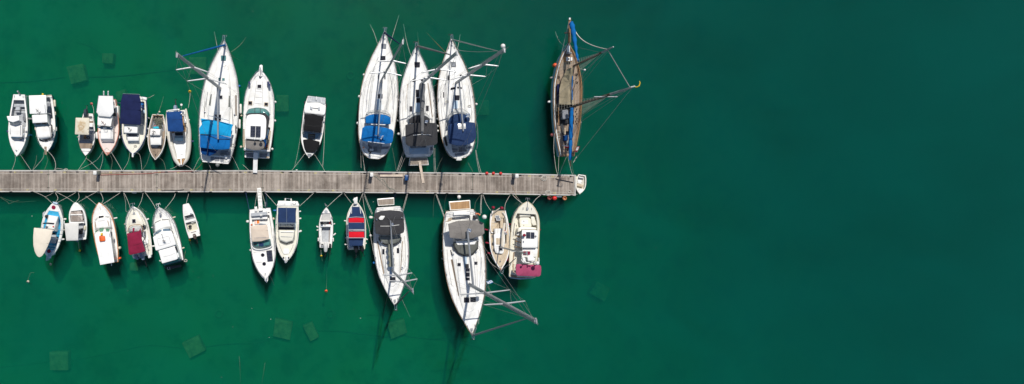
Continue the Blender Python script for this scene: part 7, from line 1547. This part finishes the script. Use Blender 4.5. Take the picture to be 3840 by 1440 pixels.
b.roof('folded_cap', [(1420, 818), (1428, 809), (1444, 810), (1440, 818), (1434, 825), (1424, 825)], 3.4, PWHITE, th=.04, r=.04, crown=.03); b.bar('gps_puck', [(1412, 820), (1413, 826)], STEEL, r=.06, z=3.3); b.winch(1506.5, 817, STEEL, .07)
b.put('sprayhood_window', [(1424, 896), (1500, 894), (1492, 908), (1436, 908)], GLASSO, h=.05); b.cabin('sprayhood', [(1424, 884), (1500, 882), (1499, 900), (1484, 912), (1462, 916), (1440, 913), (1426, 900)], [(1420, 884), (1504, 882), (1504, 904), (1486, 916), (1462, 920), (1438, 917), (1420, 902)], 1.5, 2.1, GLASSO, r=.1, zb=1.6); b.bar('sprayhood_frame', [(1421, 890), (1424, 904), (1442, 917), (1463, 920), (1484, 917), (1502, 902), (1504, 890)], C_CHAR, r=.06, z=1.85, smooth=True)
b.rig((1469.5, 1013), (1548, 1093), spr=[(1488, 1035, 1.55, .2), (1510.5, 1058, 1.35, .2)], jib=((1483, 1145), (1534, 1094), .09, C_GREYC), boom=((1464, 827), 3.3, (.09, .08), ALU), r=(.15, .13), ft=.92)
mb = MB(); g0, g1 = b.p(1468, 1000, 2.4), b.p(1463, 915, 2.5); rg = []
for i in range(14): c = g0.lerp(g1, i / 13); w_ = .30 + .07 * math.sin(i * 1.9); rg.append([c + Vector((math.cos(2 * math.pi * j / 8) * w_, 0, math.sin(2 * math.pi * j / 8) * .22)) for j in range(8)])
mb.loft(rg); b.mk('crumpled_boom_cover', mb, canvas('patterned grey green cover', (.24, .24, .19), 1.0), ang=60)
for x0, y0, x1, y1 in ((1433.5, 934, 1442, 953), (1488, 930, 1497, 949)): b.rect('cabin_hatch', x0, y0, x1, y1, GLASSD, h=.05)
b.rect('saloon_window', 1458.5, 968, 1478, 985, GLASSD, h=.05); b.rect('saloon_window', 1459.5, 987.5, 1478, 995.5, GLASSD, h=.05); b.put('deck_hatch', [(1464, 1040), (1482.5, 1039), (1482.5, 1057), (1463.5, 1058)], GLASSD, h=.06, frame=BLACKR)
b.put('side_window', [(1413, 905), (1418, 905), (1441, 1022), (1438, 1032)], TEAKD, h=.02, n=7); b.put('side_window', [(1508, 905), (1511, 905), (1504, 1012), (1500, 1026)], TEAKD, h=.02, n=7)
b.rect('pale_blue_panel', 1462, 997, 1469, 1040, BLUEW, h=.03); b.bar('bow_seam', [(1440, 1030), (1460, 1072), (1475, 1074), (1487, 1062)], GREYR, dz=0, r=.02)
b.flag(1473, 848, 3.7, .3, .5, 1.2); b.flag(1510, 1010, 1.7, .25, .5, 1.4, pole=False)
b.guard(.12, .93, .62, 8); b.pushpit(); b.anchor_bow(CLEATM); sail_gear(b, seed=4)
b.fender(1389, 815, 1393, 815, 5.5, F_WHITE); b.fender(1389, 883, 1391, 883, 4.6, F_WHITE); b.fender(1522, 853, None, None, 3.6, F_GREY, 'grey'); b.fender(1529, 928, None, None, 4, F_GREY, 'grey'); b.fender(1402, 985, None, None, 4.5, F_BLUE, 'blue'); b.fender(1529, 966, None, None, 3.6, F_GREY, 'grey')
b.rope([(1395, 804), (1378, 764), (1362, 722)], r=.024); b.rope([(1398, 802), (1381, 762), (1365, 722)], r=.024); b.rope([(1402, 955), (1385, 860), (1368, 790), (1359, 724)], r=.024); b.rope([(1509, 790), (1518, 758), (1527, 724)], r=.024); b.rope([(1512, 792), (1521, 760), (1530, 724)], r=.024); b.rope([(1480, 740), (1483, 730), (1482, 723)], .7, m=ROPEB, r=.024)
b.rope([(1454, 1112), (1446, 1140), (1438, 1180)], 1.5, -1.2, kind='starboard bow rope', m=ROPED); b.rope([(1500, 1108), (1518, 1145), (1538, 1190)], 1.5, -1.2, kind='port bow rope')
# --- big sloop, taupe bimini
b = Boat('sailing_yacht', 'large sloop with taupe bimini', 'largest white sailboat below the pier with taupe bimini and furled grey jib', 'sailing yacht', N0, D_)
b.hull((1770.5, 1260), (1724, 789), 78, 'sail', (1.3, 1.75), WHITE, WHITE, rail=TANTR, rr=.025, toe=.02, wells=[(.05, .24, .5, .8, OFFW, WHITE, 1.1)])
b.trunk(.32, .88, .62, .34, WHITE, f1=.42)
b.block('bathing_platform', [(1683.5, 756), (1763, 750), (1765, 784), (1688, 789)], .4, .75, WHITE, r=.05); b.put('platform_teak', [(1687, 759), (1760, 753), (1762, 781), (1691, 786)], TEAKW, h=.02); b.bar('rust_streak_rope', [(1706, 784), (1720, 772), (1724, 765)], RUST, r=.02, dz=.0)
b.roof('bimini', [(1680.5, 839.6), (1713, 829), (1757, 826), (1794, 827), (1814, 836.5), (1817, 875), (1803, 885), (1769, 894), (1735, 896), (1687, 892), (1682, 850)], 3.2, C_TAUPE, r=.07, crown=.14, posts=[(1686, 842), (1808, 838), (1810, 876), (1690, 884)])
b.bar('bimini_seam', [(1682, 858), (1740, 850), (1816, 862)], C_TAUPE, r=.018, dz=0); b.put('cockpit_cushion', [(1707, 897), (1731, 897), (1731, 904), (1708, 904)], GREYM, h=.06); b.put('cockpit_cushion', [(1758, 895), (1778, 893), (1778, 901), (1759, 902)], GREYM, h=.06)
b.put('side_teak', [(1680, 820), (1691, 815), (1692, 830), (1681, 834)], TEAKY, h=.03); b.put('stern_locker_lid', [(1703, 814), (1762, 812), (1762, 824), (1703, 826)], WHITE2, h=.05, frame=GREYD, fw=.02); b.block('stern_coaming', [(1700, 798), (1765, 796), (1764, 806), (1700, 808)], 1.2, 1.6, WHITE2, r=.1); b.block('dark_outboard_bag', [(1778, 808), (1790, 808), (1790, 822), (1779, 822)], 1.3, 2.0, BLACKR, r=.08)
b.bar('orange_horseshoe', [(1783, 802), (1793, 801), (1800, 807)], mat('orange horseshoe buoy', (.6, .16, .06), .6), r=.08, z=2.0)
b.cabin('sprayhood', [(1704, 904), (1790, 898), (1789, 930), (1772, 950), (1742, 956), (1720, 948), (1706, 925)], [(1700, 910), (1794, 904), (1794, 932), (1774, 957), (1740, 962), (1714, 952), (1702, 930)], 1.6, 2.2, canvas('olive grey sprayhood', (.13, .135, .12)), r=.1, zb=1.75); b.put('white_companionway', [(1707, 905), (1788, 900), (1780, 916), (1716, 918)], WHITE2, h=.06)
b.bar('sprayhood_frame', [(1702, 915), (1706, 935), (1722, 952), (1742, 959), (1770, 954), (1790, 930), (1792, 908)], C_CHAR, r=.06, z=1.95, smooth=True)
b.rig((1760, 1066), (2009, 1205), spr=[(1817, 1101, 2.5, .1), (1889, 1143, 1.85, .1)], jib=((1774, 1258), (1976, 1203), .10, mat('light grey sail cloth', (.34, .35, .36), .8)), boom=((1752.5, 864), 3.6, (.13, .11), ALU), r=(.19, .19), ft=.93)
b.rect('cabin_hatch', 1716, 986.5, 1727, 997.5, GLASSD, h=.05, frame=GREYR); b.rect('cabin_hatch', 1779, 981.5, 1790, 992, GLASSD, h=.05, frame=GREYR)
for y0, y1 in ((1006, 1018), (1021.5, 1037), (1041, 1050.5)): b.rect('saloon_window', 1746.5, y0, 1761, y1, GLASSD, h=.05, frame=GREYR)
b.rect('deck_hatch', 1740.5, 1115.5, 1759.5, 1133.5, GLASSD, h=.06, frame=BLACKR); b.rect('deck_hatch', 1764, 1114, 1783, 1131.5, GLASSD, h=.06, frame=BLACKR)
b.put('side_window', [(1690, 973), (1698, 973), (1721, 1105), (1719, 1112)], TEAKD, h=.02, n=7); b.put('side_window', [(1803, 965), (1806, 965), (1799, 1080), (1796, 1092)], GREYD, h=.02, n=7); b.put('side_port', [(1688, 938), (1692, 937), (1695, 957), (1692, 958)], GLASSD, h=.03)
b.rect('pale_blue_panel', 1741, 960, 1750, 1002, BLUEW, h=.04); b.rect('dark_folded_sail_bag', 1745, 990, 1757, 1004, C_CHAR, h=.15); b.bar('bow_bulge', [(1747, 1165), (1762, 1170), (1778, 1160)], GREYR, dz=0, r=.012, smooth=True)
b.ball('radome', 1816.5, 813.5, 8.7, 4.2, PWHITE); b.bar('radome_pole', [(1812, 812), (1811, 811)], ALU, r=.05, z=[4.0, 1.4]); b.ball('hanging_buoy', 1721.5, 738.5, 7.0, .8, F_WHITE); b.bar('buoy_strap', [(1721.5, 745), (1721.5, 750)], STEEL, r=.03, z=.8)
b.flag(1764, 872, 4.0, .35, .7, 1.2); b.flag(1830, 1066, 6.0, .6, .6, .3, pole=False); b.wire((1752.5, 860), (1800, 940), 3.6, 1.8, r=.012, name='mainsheet')
b.guard(.12, .93, .62, 9); b.pushpit(); b.anchor_bow(CLEATM); sail_gear(b, seed=5)
for y in (878, 940, 970): b.fender(1660, y, None, None, 4.4, F_GREY, 'dark grey')
b.fender(1677, 1053, None, None, 4, F_GREY, 'dark grey'); 
b.rope([(1668, 822), (1652, 775), (1634, 728)], r=.026); b.rope([(1671, 824), (1656, 778), (1637, 728)], r=.026); b.rope([(1625, 815), (1626, 770), (1630, 728)], -.5, m=ROPED, r=.016); b.rope([(1802, 806), (1803, 770), (1805, 730)], r=.026); b.rope([(1806, 800), (1806, 768), (1808, 730)], r=.024); b.rope([(1781, 790), (1784, 760), (1802, 732)], .2, m=ROPED, r=.02); b.rope([(1668, 790), (1669, 758), (1675, 728)], -.6, m=ROPED, r=.014)
b.rope([(1748, 1212), (1735, 1228), (1722, 1240)], 1.7, -1.0, kind='starboard bow rope', m=ROPED)
b.rope([(1795, 1215), (1796, 1180), (1794, 1160)], 1.7, 1.8, sag=0, kind='bow lanyard')
# --- tan daysailer
b = Boat('daysailer', 'tan decked daysailer', 'small classic sailboat with tan deck panels, white coachroof and dark red fenders', 'sailing boat', V, D_)
b.hull((222, 832), (200, 200), 111, [(0, .66), (.15, .84), (.35, .98), (.5, 1), (.65, .93), (.8, .70), (.9, .42), (.97, .15), (1, .03)], (.85, 1.15), WHITE, TANDK, rail=NAVYP, rr=.02, toe=.025, wells=[(.12, .56, .38, .45, TANDK, WHITE)])
wide_gunwale(b, .12, WHITE2)
b.trunk(.30, .62, .56, .28, WHITE, f1=.7, flat=.8)
b.block('coachroof', [(150, 452), (250, 452), (256, 640), (240, 660), (170, 652), (152, 600)], 1.0, 1.35, WHITE2, r=.12, crown=.03); b.put('roof_panel', [(170, 492), (228, 492), (228, 560), (172, 560)], TANDK, h=.02); b.put('deck_hatch', [(197, 570), (240, 568), (241, 625), (199, 627)], GLASSD, h=.05, frame=WHITE2, fw=.06)
b.block('cockpit_bench', [(125, 250), (158, 250), (160, 420), (125, 420)], .5, .80, TANDK, r=.03); b.block('cockpit_bench', [(214, 250), (248, 250), (250, 420), (216, 420)], .5, .80, TANDK, r=.03); b.rect('bench_joint', 125, 318, 158, 322, WHITE2, h=.02); b.rect('bench_joint', 126, 350, 158, 353, WHITE2, h=.02)
b.put('motor_well', [(162, 250), (205, 250), (205, 300), (164, 300)], GREYM, h=.02, frame=WHITE2, fw=.05); b.disc('fuel_cap', 180, 306, 6, GREYR, h=.05); b.line([(210, 318), (190, 345), (178, 372)], CLEATM, r=.02); b.bar('coaming', [(116, 232), (108, 330), (118, 425), (140, 432)], WHITE2, r=.05, z=1.1, smooth=True); b.bar('coaming', [(240, 215), (272, 260), (285, 380), (270, 430)], WHITE2, r=.05, z=1.1, smooth=True)
b.bar('red_rope_loop', [(260, 402), (268, 425), (282, 430)], B_RED, r=.03, dz=.05); b.bar('red_rope_loop', [(104, 412), (116, 432), (126, 434)], mat('orange red line', (.5, .12, .06), .8), r=.03, dz=.05)
b.bar('boom', [(236, 300), (234, 440), (250, 580)], TANTR, r=.05, z=1.9) if False else b.bar('furled_mainsail', [(262, 330), (242, 450), (236, 580)], C_CREAM, r=.13, z=1.9)
b.rig((212, 586), (494, 660), spr=[], jib=((236, 836), (412, 735), .05, C_GREYC), r=(.085, .07), m=ALU, stays=True, ft=.85, cb=.12)
q = b.on_line(400, 608, b.mb_, b.mt); mb = MB(); mb.tube([q - b.lat * .6, q + b.lat * .6], .03, 6); b.mk('spreader', mb, ALU)
b.put('bow_mahogany', [(206, 812), (238, 812), (230, 848), (216, 848)], mat('mahogany', (.30, .09, .03), .4), h=.04); b.put('foredeck_seam', [(186, 662), (190, 662), (182, 745), (178, 745)], WHITE2, h=.02); b.disc('deck_vent', 214, 740, 8, GREYR, h=.08); b.line([(205, 790), (214, 800), (232, 792), (228, 782)], ROPEB, r=.02)
for x, y in ((129, 472), (139, 545), (152, 614), (264, 440)): b.put('porthole', [(x - 6, y - 12), (x + 6, y - 12), (x + 6, y + 12), (x - 6, y + 12)], GREYM, h=.02)
b.bar('pulpit', [(205, 800), (222, 862), (236, 866), (246, 858), (252, 800)], STEEL, r=.025, z=1.6, smooth=True); b.bar('stern_tarp', [(122, 245), (150, 215), (210, 172)], mat('grey canvas roll', (.36, .32, .27), .9), r=.07, z=1.2)
b.fender(140, 166, None, None, 16, F_RED, 'round dark red'); b.fender(231, 171, None, None, 17, F_RED, 'round dark red'); b.fender(54, 398, 78, 404, 8, F_RED, 'dark red'); b.fender(64, 540, 94, 544, 8, F_RED, 'dark red'); b.fender(88, 650, 104, 654, 10, F_RED, 'dark red'); b.fender(320, 396, 326, 412, 9, F_RED, 'dark red'); b.fender(302, 702, 298, 724, 14, F_RED, 'dark red'); b.fender(320, 344, 334, 346, 10, F_RED, 'dark red')
b.rope([(116, 198), (68, 120), (34, 30)], r=.028); b.rope([(264, 200), (276, 120), (322, 32)], r=.028)
b.rope([(244, 850), (120, 760), (66, 662)], 1.1, 2.0, sag=0, kind='forward spring rope', m=ROPE)
# --- cream launch
b = Boat('motor_launch', 'cream launch with pink bimini', 'cream motor launch with faded pink stern bimini, open forward well and roof solar panels', 'motor boat', V, D_)
b.hull((506, 104), (450, 905), 150, [(0, .92), (.3, 1), (.6, 1), (.74, .95), (.84, .80), (.92, .55), (.97, .30), (1, .06)], (1.1, 1.6), WHITE, CREAM, rail=mat('cream rubbing strake', (.62, .54, .38), .5), rr=.05, wells=[(.08, .84, .22, .55, CREAM, CREAM)])
b.block('forward_seat', [(428, 268), (520, 268), (548, 300), (550, 372), (430, 372), (418, 300)], .6, 1.0, CREAM, r=.1); b.block('forward_bench', [(545, 262), (580, 262), (608, 352), (570, 358), (548, 330)], .6, 1.15, CREAM, r=.08); b.block('bow_bench', [(428, 232), (530, 232), (544, 262), (420, 264)], .6, 1.2, CREAM, r=.08)
b.put('well_floor_hatch', [(440, 300), (510, 300), (512, 340), (442, 340)], WHITE2, h=.03); b.disc('floor_cap', 467, 311, 7, GREYR, h=.05); b.disc('floor_cap', 466, 356, 5, GREYR, h=.05); b.disc('deck_cleat_base', 509, 178, 9, GREYR, h=.1); b.cleat(458, 176); b.cleat(548, 180)
b.anchor_bow(GREYM); b.bar('foredeck_groove', [(428, 130), (400, 175), (372, 260)], GREYR, r=.015, dz=0)
b.block('cabin_step', [(408, 390), (450, 372), (600, 378), (604, 402), (450, 402), (430, 420), (400, 430)], .6, 1.4, CREAM, r=.12)
for y in (472, 528, 588): b.bar('wooden_step', [(376, y - 6), (436, y + 10)], TEAKW, r=.05, z=1.25)
for y in (430, 490, 545): b.put('side_locker_lid', [(384, y - 12), (432, y), (432, y + 36), (382, y + 26)], WHITE2, h=.25)
b.cabin('wheelhouse', [(452, 410), (600, 410), (612, 585), (446, 590)], [(440, 405), (618, 408), (622, 600), (438, 600)], .8, 2.3, WHITE, r=.08, zb=1.3)
b.roof('wheelhouse_roof', [(455, 404), (600, 408), (618, 426), (612, 594), (445, 594), (446, 420)], 2.55, WHITE2, th=.1, r=.12, crown=.05); b.bar('roof_edge', [(442, 594), (444, 420), (456, 402), (600, 405)], BLACKR, r=.03, z=2.45, smooth=True)
b.put('solar_panel', [(492, 427), (534, 427), (534, 495), (492, 494)], SOLAR, h=.04, frame=ALU, fw=.03); b.put('solar_panel', [(540, 429), (579, 430), (578, 497), (540, 496)], SOLAR, h=.04, frame=ALU, fw=.03); b.ball('maroon_covered_lamp', 472, 461, 17, 2.95, F_RED); b.disc('roof_vent', 591, 470, 8, GREYR, h=.15); b.bar('horn', [(461, 520), (462, 538)], STEEL, r=.05, dz=.08)
b.roof('fly_seat', [(456, 600), (612, 600), (612, 636), (600, 690), (540, 695), (445, 695)], 2.1, WHITE, th=.2, r=.1, crown=.0); b.put('red_cushion', [(458, 632), (532, 632), (530, 668), (460, 668)], C_MAROON, h=.12)
b.block('white_chair', [(512, 697), (588, 700), (584, 738), (510, 735)], 2.0, 2.5, WHITE2, r=.1); b.block('white_chair', [(452, 702), (484, 700), (490, 745), (462, 750)], 2.0, 2.5, WHITE2, r=.1); b.bar('radar_arch', [(440, 718), (470, 752), (560, 748), (622, 752), (625, 700)], PWHITE, r=.06, z=2.9, smooth=True)
b.ball('antenna_dome', 481, 746, 12, 3.7, PWHITE); b.ball('antenna_dome', 611, 758, 22, 3.7, PWHITE); b.bar('dome_pole', [(481, 748), (481, 749)], STEEL, r=.04, z=[3.6, 2.8]); b.bar('dome_pole', [(608, 756), (608, 757)], STEEL, r=.06, z=[3.6, 2.8]); b.bar('antenna', [(530, 745), (575, 752)], GREYM, r=.06, z=3.4); b.bar('antenna', [(545, 735), (540, 762)], GREYM, r=.06, z=3.5)
b.roof('stern_bimini', [(384, 776), (400, 768), (638, 776), (652, 790), (654, 830), (648, 886), (630, 902), (400, 892), (386, 876), (380, 830)], 2.5, C_PINK, th=.06, r=.15, crown=.10, posts=[(392, 784), (640, 788), (634, 890), (394, 880)]); b.bar('bimini_hoop', [(378, 800), (372, 830), (380, 860)], STEEL, r=.03, z=2.3, smooth=True)
b.put('teak_side_step', [(350, 770), (366, 772), (362, 850), (342, 850)], TEAKY, h=.04); b.block('swim_platform', [(306, 868), (376, 880), (575, 906), (570, 922), (430, 934), (320, 918), (308, 900)], .4, .7, BLUEW, r=.1); b.put('platform_grating', [(322, 880), (388, 888), (386, 914), (324, 904)], TEAKD, h=.04); b.put('platform_grating', [(400, 892), (486, 898), (484, 918), (400, 916)], TEAKD, h=.04); b.put('platform_grating', [(496, 900), (556, 904), (552, 916), (496, 918)], TEAKD, h=.04)
b.bar('side_handrail', [(360, 640), (345, 800)], TANTR, r=.04, dz=.08); b.bar('side_handrail', [(628, 470), (622, 700)], TANTR, r=.04, dz=.08); b.bar('side_handrail', [(368, 330), (352, 470)], GREYR, r=.03, dz=.08); b.rect('hull_side_trim', 622, 520, 630, 700, mat('brown trim', (.34, .22, .12), .6), h=.03); b.cleat(388, 360)
b.fender(636, 402, 640, 402, 8, F_RED, 'small dark red')
b.rope([(452, 122), (400, 80), (346, 28)], r=.032); b.rope([(440, 128), (438, 112), (388, 40), (376, 28)], 1.4, r=.018); b.rope([(560, 124), (605, 70), (652, 32)], r=.03)

for b in BOATS: b.finish()

# small floating leaves and foam flecks scattered on the water
rnd = random.Random(11); mb = MB()
for x, y in [(1880, 35), (948, 42), (1182, 572), (1166, 262), (745, 1040), (800, 1036), (830, 1415), (1010, 1265), (1327, 1160), (1352, 1193), (945, 1157), (873, 1226), (724, 1018), (2460, 930), (1895, 1310), (1540, 470), (1015, 1197), (1230, 640), (1276, 735), (1400, 757), (600, 730), (120, 810), (480, 1090)]:
    q = W(x, y, .012); r = rnd.uniform(.02, .05); a = rnd.uniform(0, 3)
    mb.add([q + Vector((math.cos(a + t) * r, math.sin(a + t) * r * .5, rnd.uniform(0, .01))) for t in (0, 1.3, 2.6, 3.9, 5.1)], [[0, 1, 2, 3, 4]])
tag(mb.build('floating_debris', WHITE2, flat=True), kind='stuff')
